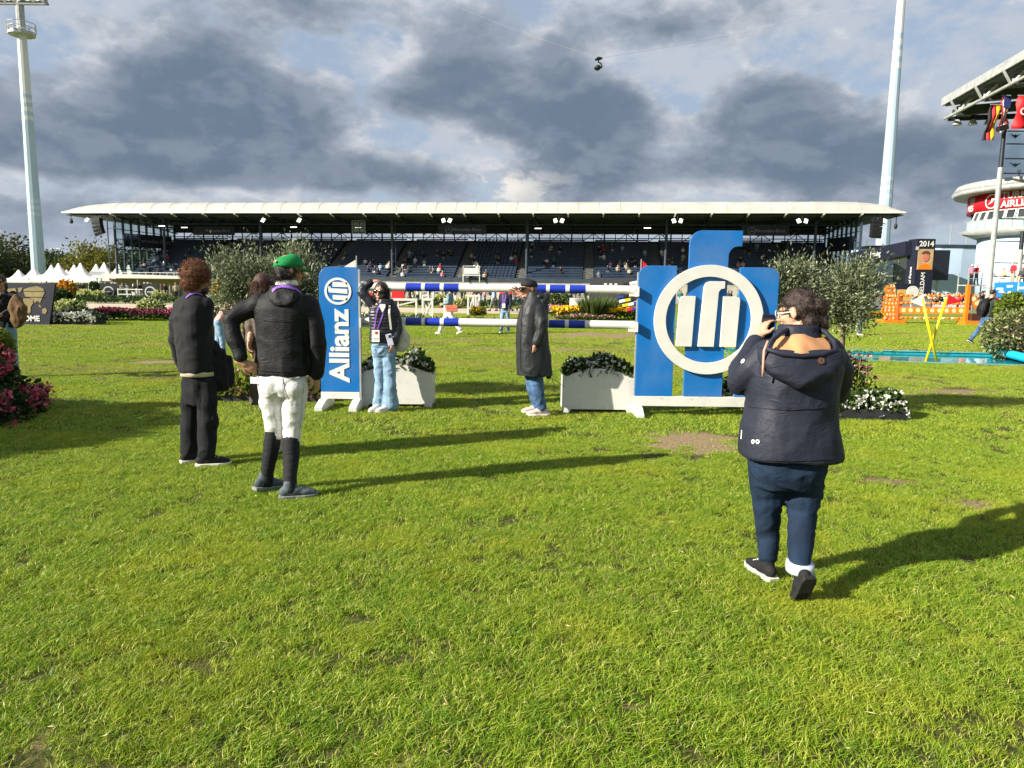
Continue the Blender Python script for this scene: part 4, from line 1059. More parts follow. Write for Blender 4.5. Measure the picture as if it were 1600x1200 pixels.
for a_, b2 in ((207, 223), (227, 246), (250, 269)):
    z1, z0 = Zat(a_, 1585, 62), Zat(b2, 1585, 62); MB().box((3.4, .06, (z0 + z1) / 2), (6.0, .02, z1 - z0)).build('pane', M['pane'], t)
MB().box((6.5, 0, 8), (.14, .14, 16)).build('post', M['grey'], t)
for py in (213, 258):
    c = Vector((P(1586, py, 62).x - ma.x, -.06, Zat(py, 1586, 62)))
    MB().prism([(-.5, .22), (-.12, .08), (0, .16), (.12, .08), (.5, .22), (.14, -.06), (.02, -.18), (-.14, -.06)], .02, o=c).build('bird_sticker', M['black'], t)
def flag(px, py, Yd, w_, h_, bands, label, vertical=True, skew=.0):
    c = P(px, py, Yd); t = thing('flag', label, 'flag', c, 0, 'flags hanging from the right stand roof')
    nb_ = len(bands)
    for i, mt in enumerate(bands):
        vs = []; fs = []; n_ = 8
        for k in range(n_ + 1):
            z = -h_ * k / n_; u0 = i / nb_; u1 = (i + 1) / nb_
            for u in (u0, u1): vs.append((w_ * (u - .5) + skew * k / n_, .18 * math.sin(k * 1.1 + u * 3), z))
        for k in range(n_): fs.append((2 * k, 2 * k + 1, 2 * k + 3, 2 * k + 2))
        o = MB().add(vs, fs).build('stripe', mt, t, smooth=True); md = o.modifiers.new('thick', 'SOLIDIFY'); md.thickness = .02
    MB().bar((-w_ * .55, 0, .05), (w_ * .55, 0, .05), .06).build('rod', M['grey'], t)
    return t
fg = mat('flag_gold', (.62, .36, .01), .7); fk = mat('flag_black', (.012, .012, .014), .7); fb = mat('flag_navy', (.03, .04, .16), .7); fwht = mat('flag_white', (.6, .6, .58), .7); fr_ = mat('flag_red', (.42, .02, .03), .7)
flag(1556, 164, 66, .85, 3.0, [fk, fr_, fg], 'black red and gold flag hanging from the roof edge', skew=-.45)
t = flag(1573, 150, 66, .65, 3.1, [fr_, fwht, fr_, fwht, fr_], 'red and white striped flag with navy corner hanging beside the mast', skew=-.1)
MB().box((-.05, -.25, -.55), (.6, .05, 1.0)).build('canton', fb, t)
t = flag(1603, 150, 62, 1.2, 2.6, [M['red']], 'plain red flag with white letter at the right picture edge', skew=-.3)
put_text('C', .8, (-.25, -.26, -1.3), M['textwhite'], t, off=.02)
t = thing('spotlight', 'black spotlight strapped to the tall mast below the flags', 'spotlight', P(1566, 200, 61.4))
MB().box((0, 0, 0), (.8, .5, .4), M=Matrix.Rotation(-.25, 3, 'Y')).build('housing', M['black'], t, bevel=.05); MB().bar((.2, 0, 0), (.5, .6, .1), .08).build('bracket', M['steel'], t)

# blue banner, stair tower and barrier boards at the right
c0, c1 = P(1554, 455, 58), P(1640, 455, 50)
t = thing('banner_wall', 'blue banner with white lines on the front of the side stand', 'banner', (c0.x, c0.y, 0), math.atan2(c1.y - c0.y, c1.x - c0.x))
bl_ = (c1 - c0).length; z1, z0 = Zat(441, 1560, 57), Zat(464, 1560, 57)
MB().box((bl_ / 2, 0, (z0 + z1) / 2), (bl_, .12, z1 - z0)).build('banner', M['bannerblue'], t)
MB().box((bl_ / 2, .5, z0 / 2), (bl_, .8, z0)).build('base_wall', M['grey'], t)
for x, z, ww in ((1.0, .55, 1.1), (2.6, .72, .9), (1.3, .36, .7), (2.8, .30, .8), (4.6, .6, 1.2)): MB().box((x, -.075, z0 + (z1 - z0) * z), (ww, .03, .16)).build('white_line', M['textwhite'], t)
MB().box((3.9, -.075, (z0 + z1) / 2), (.08, .03, z1 - z0 - .06)).build('white_bar', M['textwhite'], t)
MB().box((bl_ / 2, 1.6, z1 - .25), (bl_, 2.0, .2)).build('deck', M['concrete'], t)
STAND_Z = z1 - .15; STAND_C0 = c0; STAND_DIR = (c1 - c0).normalized()
b_ = P(1522, 455, 66); t = thing('stair_tower', 'grey metal stair tower with railings beside the blue banner', 'stairs', (b_.x, 66, 0))
zp = Zat(446, 1520, 66)
MB().box((0, 0, zp), (2.2, 1.6, .1)).build('landing', M['grey'], t)
for x in (-1.05, 1.05):
    for y in (-.75, .75): MB().box((x, y, (zp + 1.1) / 2), (.08, .08, zp + 1.1)).build('post', M['grey'], t)
MB().box((0, -.75, zp + 1.1), (2.2, .06, .06)).box((0, -.75, zp + .6), (2.2, .05, .05)).bar((1.1, -.75, zp + 1.1), (3.2, -.75, 1.0), .06).build('railing', M['grey'], t)
for k in range(6): MB().box((1.35 + k * .33, 0, zp - .2 - k * .38), (.36, 1.4, .06)).build('step', M['grey'], t)
# maroon barrier with white script
c0, c1 = P(1432, 482, 75), P(1516, 484, 75)
t = thing('banner_barrier', 'maroon barrier banner with white script words before the crowd', 'barrier', (c0.x, 75, 0))
wb = c1.x - c0.x; zb = Zat(474, 1475, 75)
MB().box((wb / 2, 0, zb / 2 + .04), (wb, .12, zb)).build('banner', M['maroon'], t)
for k in range(4): put_text('life', .95, (wb * (.12 + .245 * k), -.08, zb * .56), M['textwhite'], t, shear=.25, off=.03)
t = thing('banner_barrier', 'dark barrier with round red emblem right of the maroon banner', 'barrier', (P(1517, 484, 74).x, 74, 0))
MB().box((2.4, 0, zb / 2 + .04), (4.6, .12, zb)).build('banner', M['navy'], t)
MB().ring((1.0, -.09, zb / 2), 0.01, .62, .03).build('emblem', M['signred'], t); MB().ring((1.0, -.12, zb / 2), .5, .6, .02).build('emblem_ring', M['textwhite'], t)
t = thing('banner_barrier', 'dark board with round red emblem and white letters at the right edge behind the shrub', 'barrier', (P(1583, 490, 45).x, 45, 0))
zz = Zat(476, 1590, 45)
MB().box((1.6, 0, zz / 2 - .1), (3.4, .12, 1.1)).build('banner', M['navy'], t)
MB().ring((.5, -.09, zz / 2 - .1), 0.01, .45, .03).build('emblem', M['signred'], t); MB().ring((.5, -.12, zz / 2 - .1), .36, .44, .02).build('emblem_ring', M['textwhite'], t)
put_text('TURKISH', .42, (1.15, -.08, zz / 2 + .15), M['textwhite'], t, align='LEFT', off=.02); put_text('AIRLINES', .42, (1.15, -.08, zz / 2 - .35), M['textwhite'], t, align='LEFT', off=.02)
MB().box((.2, .1, .3), (.08, .08, .6)).box((3.0, .1, .3), (.08, .08, .6)).build('post', M['grey'], t)
for px, Yd, lab in ((1575, 70, 'low grey barrier wall below the blue banner'), (1400, 74, 'low grey barrier wall under the arch beam')):
    t = thing('barrier_wall', lab, 'barrier', (P(px, 480, Yd).x, Yd, 0)); MB().box((0, 0, .55), (7, .12, 1.1)).build('panel', mat('barrier_grey', (.2, .2, .22), .7), t); MB().box((0, 0, 1.12), (7, .2, .05)).build('cap', M['grey'], t)
# ------------------------------------------------------------------ the blue and white jump
def arc(cx, cz, r, a0, a1, n_=8):
    return [(cx + r * math.cos(math.radians(a0 + (a1 - a0) * k / n_)), cz + r * math.sin(math.radians(a0 + (a1 - a0) * k / n_))) for k in range(n_ + 1)]
YW = 9.05
def wx(px, py): return P(px, py, YW).x
def wz(px, py): return P(px, py, YW).z
bx = wx(990, 625)
wing = thing('jump_wing', 'tall blue three bar jump wing with big white ring and bar emblem', 'jump wing', (bx, YW, 0))
xl = [wx(992, 615) - bx, wx(1050, 615) - bx]; xm = [wx(1068, 615) - bx, wx(1128, 615) - bx]; xr = [wx(1147, 615) - bx, wx(1207, 615) - bx]
zb = wz(1050, 619); zl = wz(1030, 415); zm = wz(1120, 360); zr2 = wz(1190, 418)
T = .045
r = .13
pl = [(xl[0], zb), (xl[1], zb), (xl[1], zl)] + arc(xl[0] + r, zl - r, r, 90, 180)
MB().prism(pl, T).build('blue_bar', M['blue'], wing, bevel=.004)
hk = wx(1161, 370) - bx; zh1 = wz(1161, 385); r2 = .16; q = .12
pm = [(xm[0], zb), (xm[1], zb), (xm[1], zh1 - q)] + [(xm[1] + q - q * math.cos(math.radians(a)), zh1 - q + q * math.sin(math.radians(a))) for a in range(15, 91, 15)] + [(hk, zh1), (hk, zm)] + arc(xm[0] + r2, zm - r2, r2, 90, 180)
MB().prism(pm, T).build('blue_bar', M['blue'], wing, bevel=.004)
pr_ = [(xr[0], zb), (xr[1], zb)] + arc(xr[1] - r, zr2 - r, r, 0, 90) + [(xr[0], zr2)]
MB().prism(pr_, T).build('blue_bar', M['blue'], wing, bevel=.004)
MB().box(((xl[0] + xr[1]) / 2, T / 2, (.13 + zb) / 2 - .003), (xr[1] - xl[0] + .03, .075, zb - .13)).build('base_board', M['white'], wing, bevel=.004)
for x in (xl[0] + .04, xr[1] - .05):
    MB().prism([(-.25, 0), (.26, 0), (.26, .05), (.10, .127), (-.10, .127), (-.25, .05)], .09, Matrix.Rotation(math.pi / 2, 3, 'Z'), (x + .045, 0, 0)).build('foot', M['white'], wing, bevel=.004)
cxr, czr = wx(1106, 500) - bx, wz(1106, 500)
R1 = (wx(1191, 500) - wx(1021, 500)) / 2; R0 = R1 * .785
MB().ring((cxr, -.05, czr), R0, R1, .044, n=72).build('ring', M['white'], wing, bevel=.004)
def emblem(mb, c, k, y, t, M3=None):         # three bars, the middle one taller with a hook; k = unit height
    f = lambda pts: [(c[0] + x * k, c[1] + z * k) for x, z in pts]
    mb.prism(f([(-.62, -.5), (-.30, -.5), (-.26, .52)] + [(-.50 + .08 * math.cos(math.radians(a)), .44 + .08 * math.sin(math.radians(a))) for a in (90, 120, 150, 180)]), t, M3, (0, y, 0))
    mb.prism(f([(-.17, -.5), (.15, -.5), (.20, .60), (.24, .66), (.32, .68), (.32, .82), (.02, .82), (-.06, .79), (-.10, .70)]), t, M3, (0, y, 0))
    mb.prism(f([(.28, -.5), (.60, -.5), (.64, .44), (.62, .50), (.56, .52), (.30, .52)]), t, M3, (0, y, 0))
ks = (wz(1100, 470) - wz(1100, 547))
for k_, nm in ((0, 0),):
    e1 = MB(); emblem(e1, (cxr - .015, czr - .0 - ks * .04), ks, -.048, .042); e1.build('emblem_bar', M['white'], wing, bevel=.003)
# pole cups and the red pennant on this wing
pole_z = {0: P(790, 450.5, 9.15).z, 1: P(790, 505.3, 9.15).z}
for z in pole_z.values(): MB().box((xl[0] - .05, .04, z - .065), (.11, .10, .03)).box((xl[0] - .012, -.03, z - .02), (.02, .10, .12)).build('pole_cup', M['white'], wing)
MB().box((xl[0] - .008, .03, 1.0), (.012, .03, 1.6)).build('cup_rail', M['grey'], wing)
def pennant(px, py, Yd, mt, label, d):
    c = P(px, py, Yd); t = thing('pennant', label, 'pennant', c)
    MB().box((0, 0, .05), (.012, .012, .34)).build('staff', M['grey'], t)
    o = MB().prism([(0, .19), (.02, .20), (d * .16, .07), (0, -.01)] if d > 0 else [(0, .21), (d * .16, .06), (d * .16, .04), (0, 0)], .006).build('cloth', mt, t)
pennant(1001, 433, YW + .03, M['red'], 'small red pennant on the left edge of the ring emblem wing', 1)
# left panel
YP = 9.32
ux = lambda px, py: P(px, py, YP).x; uz = lambda px, py: P(px, py, YP).z
b0 = ux(502, 620)
pan = thing('jump_wing', 'slim blue jump wing lettered upwards with round emblem at top', 'jump wing', (b0, YP, 0))
w_ = ux(562, 612) - b0; zt = uz(525, 417); zb2 = uz(530, 612)
MB().prism([(0, zb2), (w_, zb2), (w_, zt)] + arc(.14, zt - .14, .14, 90, 180), .05).build('panel', M['blue'], pan, bevel=.004)
MB().box((w_ / 2, .025, (.13 + zb2) / 2 - .003), (w_ + .004, .07, zb2 - .13)).build('base_board', M['white'], pan, bevel=.004)
MB().box((w_ + .012, .025, .97), (.022, .06, 1.66)).build('edge_rail', M['grey'], pan)
for x in (.05, w_ - .02): MB().prism([(-.34, 0), (.30, 0), (.30, .07), (.06, .135), (-.12, .135), (-.34, .07)], .10, Matrix.Rotation(math.pi / 2, 3, 'Z'), (x + .05, 0, 0)).build('foot', M['white'], pan, bevel=.005)
ec = (ux(528, 455) - b0, uz(528, 455)); er = .172
MB().ring((ec[0], -.008, ec[1]), er * .82, er, .006).build('ring', M['textwhite'], pan)
e2 = MB(); emblem(e2, (0, 0), .185, 0, .006)
Rm = Matrix.Rotation(-math.pi / 2, 3, 'Y')
e2.v = [tuple(Rm @ Vector((x - .0, y, z - .03))) for x, y, z in e2.v]
o = e2.build('emblem', M['textwhite'], pan, (ec[0], -.008, ec[1]))
LT = uz(528, 482) - uz(528, 598)
tm = put_text('Allianz', .43, (ux(530, 540) - b0, -.004, (uz(528, 482) + uz(528, 598)) / 2), M['textwhite'], pan, spin=math.pi / 2, off=.014, ext=.003)
xs_ = [v.co.x for v in tm.data.vertices]; sc_ = LT / (max(xs_) - min(xs_)); mx_ = (max(xs_) + min(xs_)) / 2
for v in tm.data.vertices: v.co.x = (v.co.x - mx_) * sc_
ys_ = [v.co.y for v in tm.data.vertices]; sy_ = .265 / (max(ys_) - min(ys_)); my_ = (max(ys_) + min(ys_)) / 2
for v in tm.data.vertices: v.co.y = (v.co.y - my_) * sy_
for z in pole_z.values(): MB().box((w_ + .07, .06, z - .065), (.11, .10, .03)).box((w_ + .03, .0, z - .02), (.02, .10, .12)).build('pole_cup', M['white'], pan)
c = P(557, 417, YP + .02); t = thing('pennant', 'small white pennant on the top corner of the lettered blue wing', 'pennant', c)
MB().box((.0, 0, .02), (.012, .012, .24)).build('staff', M['grey'], t); MB().prism([(-.01, .09), (-.16, .0), (-.01, -.02)], .006).build('cloth', M['white'], t)
# poles
xa, xb = b0 + w_ + .03, bx + xl[0] - .03
ya, yb = YP + .07, YW + .05
for z, lab in ((pole_z[0], 'upper'), (pole_z[1], 'lower')):
    t = thing('jump_pole', lab + ' white jump pole with three blue bands towards each end', 'jump pole', (xa, ya, z))
    vec = Vector((xb - xa, yb - ya, 0)); f = lambda px: (px - 562) / (992 - 562)
    cuts = [(0, f(634), 'w'), (f(634), f(659), 'b'), (f(659), f(664.5), 'w'), (f(664.5), f(688.5), 'b'), (f(688.5), f(694.5), 'w'), (f(694.5), f(718.5), 'b'), (f(718.5), f(831), 'w'),
            (f(831), f(855), 'b'), (f(855), f(860.5), 'w'), (f(860.5), f(885), 'b'), (f(885), f(891), 'w'), (f(891), f(916), 'b'), (f(916), 1, 'w')]
    for u0, u1, k in cuts:
        MB().tube([vec * u0, vec * u1], .052, 24, caps=(u0 == 0 or u1 == 1)).build('blue_band' if k == 'b' else 'white_section', M['poleblue' if k == 'b' else 'polewhite'], t, smooth=(u0 != 0 and u1 != 1))

# white flower boxes under the poles
def flowerbox(px0, px1, pyb, pyt, Yd, lab):
    a, c = P(px0, pyb, Yd), P(px1, pyb, Yd); wd = c.x - a.x; h = P((px0 + px1) / 2, pyt, Yd).z
    t = thing('planter', 'white arched wooden planter ' + lab, 'planter', (a.x, Yd, 0))
    leg = .11; ar_ = [(wd * u, h - .10 + .10 * math.sin(math.pi * min(1, max(0, (u - .04) / .92)))) for u in np.linspace(1, 0, 15)]
    fr_ = [(0, 0), (leg * .8, 0), (leg, .05), (wd - leg, .05), (wd - leg * .8, 0), (wd, 0)] + [(x, z) for x, z in ar_]
    MB().prism(fr_, .03).build('front_board', M['white'], t, bevel=.003); MB().prism([(x, z) for x, z in fr_], .03, o=(0, .38, 0)).build('rear_board', M['white'], t)
    for x in (.012, wd - .012): MB().box((x, .205, (h - .10) / 2 + .02), (.024, .348, h - .16)).build('side_board', M['white'], t)
    MB().box((wd / 2, .205, h - .16), (wd - .06, .345, .04)).build('soil', M['soil'], t)
    return a, wd, h
def bedding(name, lab, cat, a, wd, dp, z, hgt, nl, nf, leafm, flowm, leaf=.06, fl=.035, over=.06, group=None, fup=.5):
    t = thing(name, lab, cat, a, 0, group)
    x = rng.random(nl) * (wd + over * 2) - over; y = rng.random(nl) * (dp + over * 2) - over
    nz_ = np.array([mnoise.noise(Vector((p_ * 4, q_ * 4, a[0]))) for p_, q_ in zip(x, y)])
    prof = np.clip(1 - (2 * (x / wd) - 1) ** 6 * .6, .2, 1) * np.clip(1 - (2 * (y / dp) - 1) ** 4 * .5, .2, 1)
    top = hgt * prof * (.8 + .45 * nz_); zz = top * (1 - .75 * rng.random(nl) ** 1.6)
    C = np.stack([x, y, zz + z - 0.0], 1); d_ = np.stack([x / wd - .5, y / dp - .6, .5 + 0 * x], 1) + rng.normal(size=(nl, 3)) * .6
    L = leaf * (.6 + .8 * rng.random(nl)); leaves('foliage', C, d_, L, L * .62, leafm, t)
    if nf:
        k = rng.integers(0, nl, nf); C2 = C[k].copy(); C2[:, 2] = top[k] + z + .01 + .015 * rng.random(nf)
        side = rng.random(nf) > fup; C2[side, 2] -= rng.random(side.sum()) * hgt * .6; C2[side, 1] = -over - .01
        pet = 4; CC = np.repeat(C2, pet, 0); dd = rng.normal(size=(nf * pet, 3)) * .8 + np.array([0, -.5, .5])
        L = np.repeat(fl * (.6 + .7 * rng.random(nf)), pet); leaves('blossom', CC, dd, L, L * .8, flowm, t)
    return t
a, wd, h = flowerbox(564, 675, 637, 570, 9.42, 'between the lettered wing and the poles, behind the woman in jeans')
bedding('white_begonia', 'bushy dark leaved plants with white flowers in the left white planter', 'flowers', (a.x + .05, a.y + .05, 0), wd - .1, .28, h - .10, .24, 1700, 260, L_mid, F_white, .075, .036, over=.02, fup=.75)
a, wd, h = flowerbox(879, 991, 643, 576, 9.18, 'beside the ring emblem wing')
bedding('white_begonia', 'bushy dark leaved plants with white flowers in the right white planter', 'flowers', (a.x + .05, a.y + .05, 0), wd - .1, .28, h - .10, .24, 1700, 280, L_mid, F_white, .075, .036, over=.02, fup=.75)

# ------------------------------------------------------------------ black troughs with olive trees
def trough(px0, px1, pyb, Yd, lab, h=.14, dp=.5):
    a, c = P(px0, pyb, Yd), P(px1, pyb, Yd); wd = c.x - a.x
    t = thing('trough', lab, 'planter', (a.x, Yd, 0))
    MB().box((wd / 2, .0, h / 2), (wd, .03, h)).build('front_board', M['boxblack'], t, bevel=.003); MB().box((wd / 2, dp, h / 2), (wd, .03, h)).build('rear_board', M['boxblack'], t)
    for x in (.015, wd - .015): MB().box((x, dp / 2, h / 2), (.03, dp - .034, h)).build('side_board', M['boxblack'], t)
    MB().box((wd / 2, dp / 2, h - .03), (wd - .07, dp - .04, .03)).build('soil', M['soil'], t)
    return a, wd
def olive(px, py_top, py_low, Yd, rpx, lab, zb=.12, nl=8500, lean=0.0):
    top = P(px, py_top, Yd); lo = P(px, py_low, Yd); rx = rpx * Yd / FPX; cz = (top.z + lo.z) / 2; rz_ = (top.z - lo.z) / 2
    t = thing('olive_tree', lab, 'tree', (top.x + lean, Yd, 0), 0, 'olive trees in the jump troughs')
    tr = MB().tube([(-lean, 0, zb), (-lean * .6, .01, cz - rz_ * .9), (0, 0, cz - rz_ * .2), (.02, 0, cz + rz_ * .5)], [.036, .030, .022, .010], 10).build('trunk', M['bark'], t, smooth=True)
    br = MB(); C = []; D_ = []; nt = 46
    for k in range(nt):
        d_, _ = ball(1, 1, .02); d_ = d_[0]; d_[2] = d_[2] * .9 + .12
        p0 = np.array([0, 0, cz - rz_ * .35 + .5 * rz_ * rng.random()])
        p1 = np.array([d_[0] * rx, d_[1] * rx, cz + d_[2] * rz_]) * (1, 1, 1)
        f = .62 + .45 * rng.random() + (.18 if rng.random() > .8 else 0); p1 = p0 + (p1 - p0) * f
        br.tube([p0, (p0 + p1) / 2 + (0, 0, .04), p1], [.010, .007, .003], 5)
        m_ = nl // nt; u = rng.random(m_) ** .55 * 1.06; c = p0 + (p1 - p0) * u[:, None] + rng.normal(size=(m_, 3)) * .085 * (.6 + u[:, None] * .5)
        C.append(c); D_.append((p1 - p0) / np.linalg.norm(p1 - p0) + rng.normal(size=(m_, 3)) * .75 + (0, 0, .35))
    br.build('branches', M['bark'], t, kind='stuff')
    C = np.concatenate(C); D_ = np.concatenate(D_); L = .056 * (.6 + .8 * rng.random(len(C)))
    leaves('crown', C, D_, L, L * .30, L_olive, t)
    return t
a, wd = trough(338, 408, 631, 9.75, 'black trough of leafy flowers between the two men with dark jackets')
bedding('echinacea_bed', 'pink and green bedding plants in the black trough between the two men', 'flowers', (a.x + .03, a.y + .05, 0), wd - .06, .4, .10, .32, 1100, 30, L_lime, F_rose, .085, .05)
a2, wd2 = trough(408, 500, 632, 9.75, 'black trough behind the man with green cap')
bedding('echinacea_bed', 'low leafy plants in the black trough behind the man with green cap', 'flowers', (a2.x + .03, a2.y + .05, 0), wd2 - .06, .4, .10, .34, 1000, 40, L_mid, F_rose, .08, .05)
olive(376, 388, 512, 9.95, 43, 'olive tree with round crown between the two men, left one of the pair')
olive(460, 388, 500, 9.95, 38, 'olive tree with loose crown behind the green cap')
olive(412, 412, 478, 10.4, 28, 'small olive tree filling the gap behind the hidden woman')
a3, wd3 = trough(1308, 1416, 657, 8.92, 'black trough of white flowers at the right of the walking photographer')
bedding('white_begonia', 'low white begonias with green leaves along the black trough at right', 'flowers', (a3.x + .02, a3.y + .03, 0), wd3 - .02, .40, .10, .27, 1800, 105, L_mid, F_white, .07, .042, over=.02)
t = thing('coneflowers', 'tall pink coneflowers with dark heads behind the white begonias', 'flowers', (a3.x, a3.y + .45, 0))
st = MB(); hd = MB(); C = []; D_ = []; lc = []; ld = []
for k in range(80):
    x = rng.random() * .62 - .02; y = rng.random() * .4 - .1; hh = .45 + .38 * rng.random()
    if k == 0: x, y, hh = .66, 0, .50
    st.tube([(x, y, .1), (x + .02 * rng.normal(), y, hh)], [.005, .004], 5)
    hd.ell((x, y, hh), (.020, .020, .017), nu=8, nv=5)
    for q_ in range(10):
        an = q_ * .628; C.append((x + .012 * math.cos(an), y + .012 * math.sin(an), hh - .004)); D_.append((math.cos(an), math.sin(an), -.45))
    for q_ in range(10): lc.append((x + .03 * rng.normal(), y + .03 * rng.normal(), .1 + rng.random() * (hh - .18))); ld.append(rng.normal(size=3) + (0, 0, .8))
st.build('stems', M_stem := mat('flower_stem', (.16, .20, .05), .7), t, kind='stuff'); hd.build('seed_heads', F_seed, t, kind='stuff')
leaves('petals', C, D_, np.full(len(C), .05), np.full(len(C), .022), F_rose, t); leaves('foliage', lc, ld, np.full(len(lc), .09), np.full(len(lc), .03), L_dark, t)
olive(1326, 407, 522, 9.3, 51, 'olive tree with bare trunk right of the walking photographer', nl=9500)
olive(1243, 408, 490, 9.6, 40, 'olive tree behind the head of the walking photographer', nl=6500)
bedding('fern_clump', 'yellow green low clump at the foot of the right olive trunk', 'plant', (P(1318, 600, 9.25).x, 9.2, 0), .38, .3, .0, .62, 900, 0, L_lime, None, .05)
a4, wd4 = trough(1130, 1300, 650, 9.75, 'black trough hidden mostly behind the ring emblem wing')
bedding('white_begonia', 'dark leaved white begonias seen through the right gap of the ring emblem wing', 'flowers', (a4.x + .02, a4.y + .03, 0), wd4 - .02, .40, .10, .42, 1100, 60, L_dark, F_white, .08, .04)

# ------------------------------------------------------------------ round flower bed at the left edge
bc = Vector((-7.0, 8.2, 0))
t = thing('flower_bed', 'big mound of pink flowering begonias at the left picture edge', 'flowers', bc)
nl = 9000; b_, d_ = ball(nl, 1, .25); b_[:, 2] = np.abs(b_[:, 2]); sc3 = np.array([1.40, 1.30, .84])
lump = np.array([1 + .22 * mnoise.noise(Vector(v_) * 3.2) for v_ in b_])[:, None]
C = b_ * sc3 * lump; L = .075 * (.6 + .8 * rng.random(nl)); leaves('foliage', C, d_ + rng.normal(size=(nl, 3)) * .7, L, L * .7, L_dark, t)
nf = 1500; b_, d_ = ball(nf, 1, .05); b_[:, 2] = np.abs(b_[:, 2]); lump = np.array([1.03 + .22 * mnoise.noise(Vector(v_) * 3.2) for v_ in b_])[:, None]
keep = np.array([mnoise.noise(Vector(v_) * 5 + Vector((9, 0, 0))) > -.12 for v_ in b_]); C2 = (b_ * sc3 * lump)[keep]; d2 = d_[keep]
CC = np.repeat(C2, 5, 0) + rng.normal(size=(len(C2) * 5, 3)) * .02; dd = np.repeat(d2, 5, 0) + rng.normal(size=CC.shape) * .7; L = .05 * (.6 + .7 * rng.random(len(CC)))
leaves('blossom', CC, dd, L, L * .8, F_pink, t)
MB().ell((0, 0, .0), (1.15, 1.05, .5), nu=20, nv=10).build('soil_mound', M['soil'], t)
def topiary(c, r, lab, mt=L_mid, nl=5200, sq=1.0, zc=None, leaf=.045):
    t = thing('box_bush', lab, 'bush', (c[0], c[1], 0)); zc = zc or r
    b_, d_ = ball(nl, 1, .22); L = leaf * (.6 + .8 * rng.random(nl))
    leaves('foliage', b_ * (r, r, r * sq) + (0, 0, zc), d_ + rng.normal(size=(nl, 3)) * .8, L, L * .55, mt, t)
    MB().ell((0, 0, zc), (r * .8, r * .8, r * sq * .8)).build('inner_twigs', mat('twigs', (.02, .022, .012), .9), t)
    MB().tube([(0, 0, .0), (0, 0, max(.05, zc))], .05, 8).build('trunk', M['bark'], t)
    return t
p_ = P(-16, 560, 8.6)
topiary((p_.x, 8.6), .25, 'clipped round green bush rising out of the pink flower mound', L_lime, 3000, 1.0, .80)
topiary((-11.5, 4.9), 2.0, 'large clipped ball bush beyond the left picture edge', L_mid, 9000, 1.0, 2.1, .16)

# ------------------------------------------------------------------ left middle ground: board, boxes, hydrangeas
YB = 27.6; c0, c1 = P(-30, 508, YB), P(77, 508, YB); wd = c1.x - c0.x; zt = P(50, 442, YB).z
t = thing('welcome_board', 'dark navy welcome board with golden world map and white lettering', 'board', (c0.x, YB, 0))
MB().prism([(.2, .02), (wd, .02), (wd + .33, zt), (-.1, zt)], .12).build('board', M['navy'], t)
mx = lambda px, py: (P(px, py, YB).x - c0.x, P(px, py, YB).z)
lands = [[(37, 452), (46, 449), (58, 447), (68, 451), (70, 457), (66, 466), (63, 473), (58, 470), (55, 474), (52, 468), (46, 465), (40, 464), (38, 459)],
         [(37, 466), (44, 466), (52, 468), (52, 474), (48, 480), (48, 488), (44, 490), (42, 482), (41, 477), (37, 475), (36, 470)],
         [(66, 483), (71, 481), (74, 485), (71, 491), (66, 489)], [(60, 476), (63, 477), (65, 480), (62, 480)],
         [(28, 450), (36, 449), (33, 455), (30, 457)], [(5, 452), (24, 450), (26, 456), (18, 462), (16, 468), (10, 462)], [(16, 471), (23, 474), (24, 481), (19, 491), (17, 484)]]
for ld_ in lands: MB().prism([mx(*p_) for p_ in ld_][::-1], .012, o=(0, -.013, 0)).build('map_land', M['gold'], t)
for py in (455, 464): 
    a_ = mx(36, py); b_ = mx(70, py); MB().box(((a_[0] + b_[0]) / 2, -.016, a_[1]), (b_[0] - a_[0], .01, .02)).build('map_line', M['navy'], t)
put_text('WELCOME', .29, (mx(62.5, 498)[0], -.012, mx(50, 498)[1]), M['textwhite'], t, align='RIGHT', off=.008)
def shrub(px, pyb, pyt, Yd, rpx, lab, leafm, flowm=None, nl=500, nf=0, leaf=.12, fl=.12, name='shrub', cat='shrub', group=None):
    lo, hi = P(px, pyb, Yd), P(px, pyt, Yd); r = rpx * Yd / FPX; z0 = max(0, lo.z); h = hi.z - z0
    t = thing(name, lab, cat, (lo.x, Yd, 0), 0, group)
    b_, d_ = ball(nl, 1, .35); b_ *= np.array([1 + .25 * mnoise.noise(Vector(v_) * 2.5 + Vector((px * .1, 0, 0))) for v_ in b_])[:, None]
    C = b_ * (r, r * .8, h / 2) + (0, 0, z0 + h / 2); L = leaf * (.6 + .8 * rng.random(nl))
    leaves('foliage', C, d_ + rng.normal(size=(nl, 3)) * .7, L, L * .6, leafm, t)
    MB().tube([(0, 0, 0), (0, 0, z0 + h * .5)], .03, 6).build('stem', M['bark'], t)
    if nf:
        b_, d_ = ball(nf, 1.0, .12); b_[:, 1] = -np.abs(b_[:, 1]); b_[:, 2] = b_[:, 2] * .8 + .2
        C2 = np.repeat(b_ * (r, r * .8, h / 2) + (0, 0, z0 + h / 2), 9, 0); g_ = rng.normal(size=C2.shape); C2 += g_ / np.linalg.norm(g_, axis=1)[:, None] * fl * .7
        L = np.full(len(C2), fl * .8); leaves('blossom', C2, g_, L, L * .9, flowm, t)
    return t
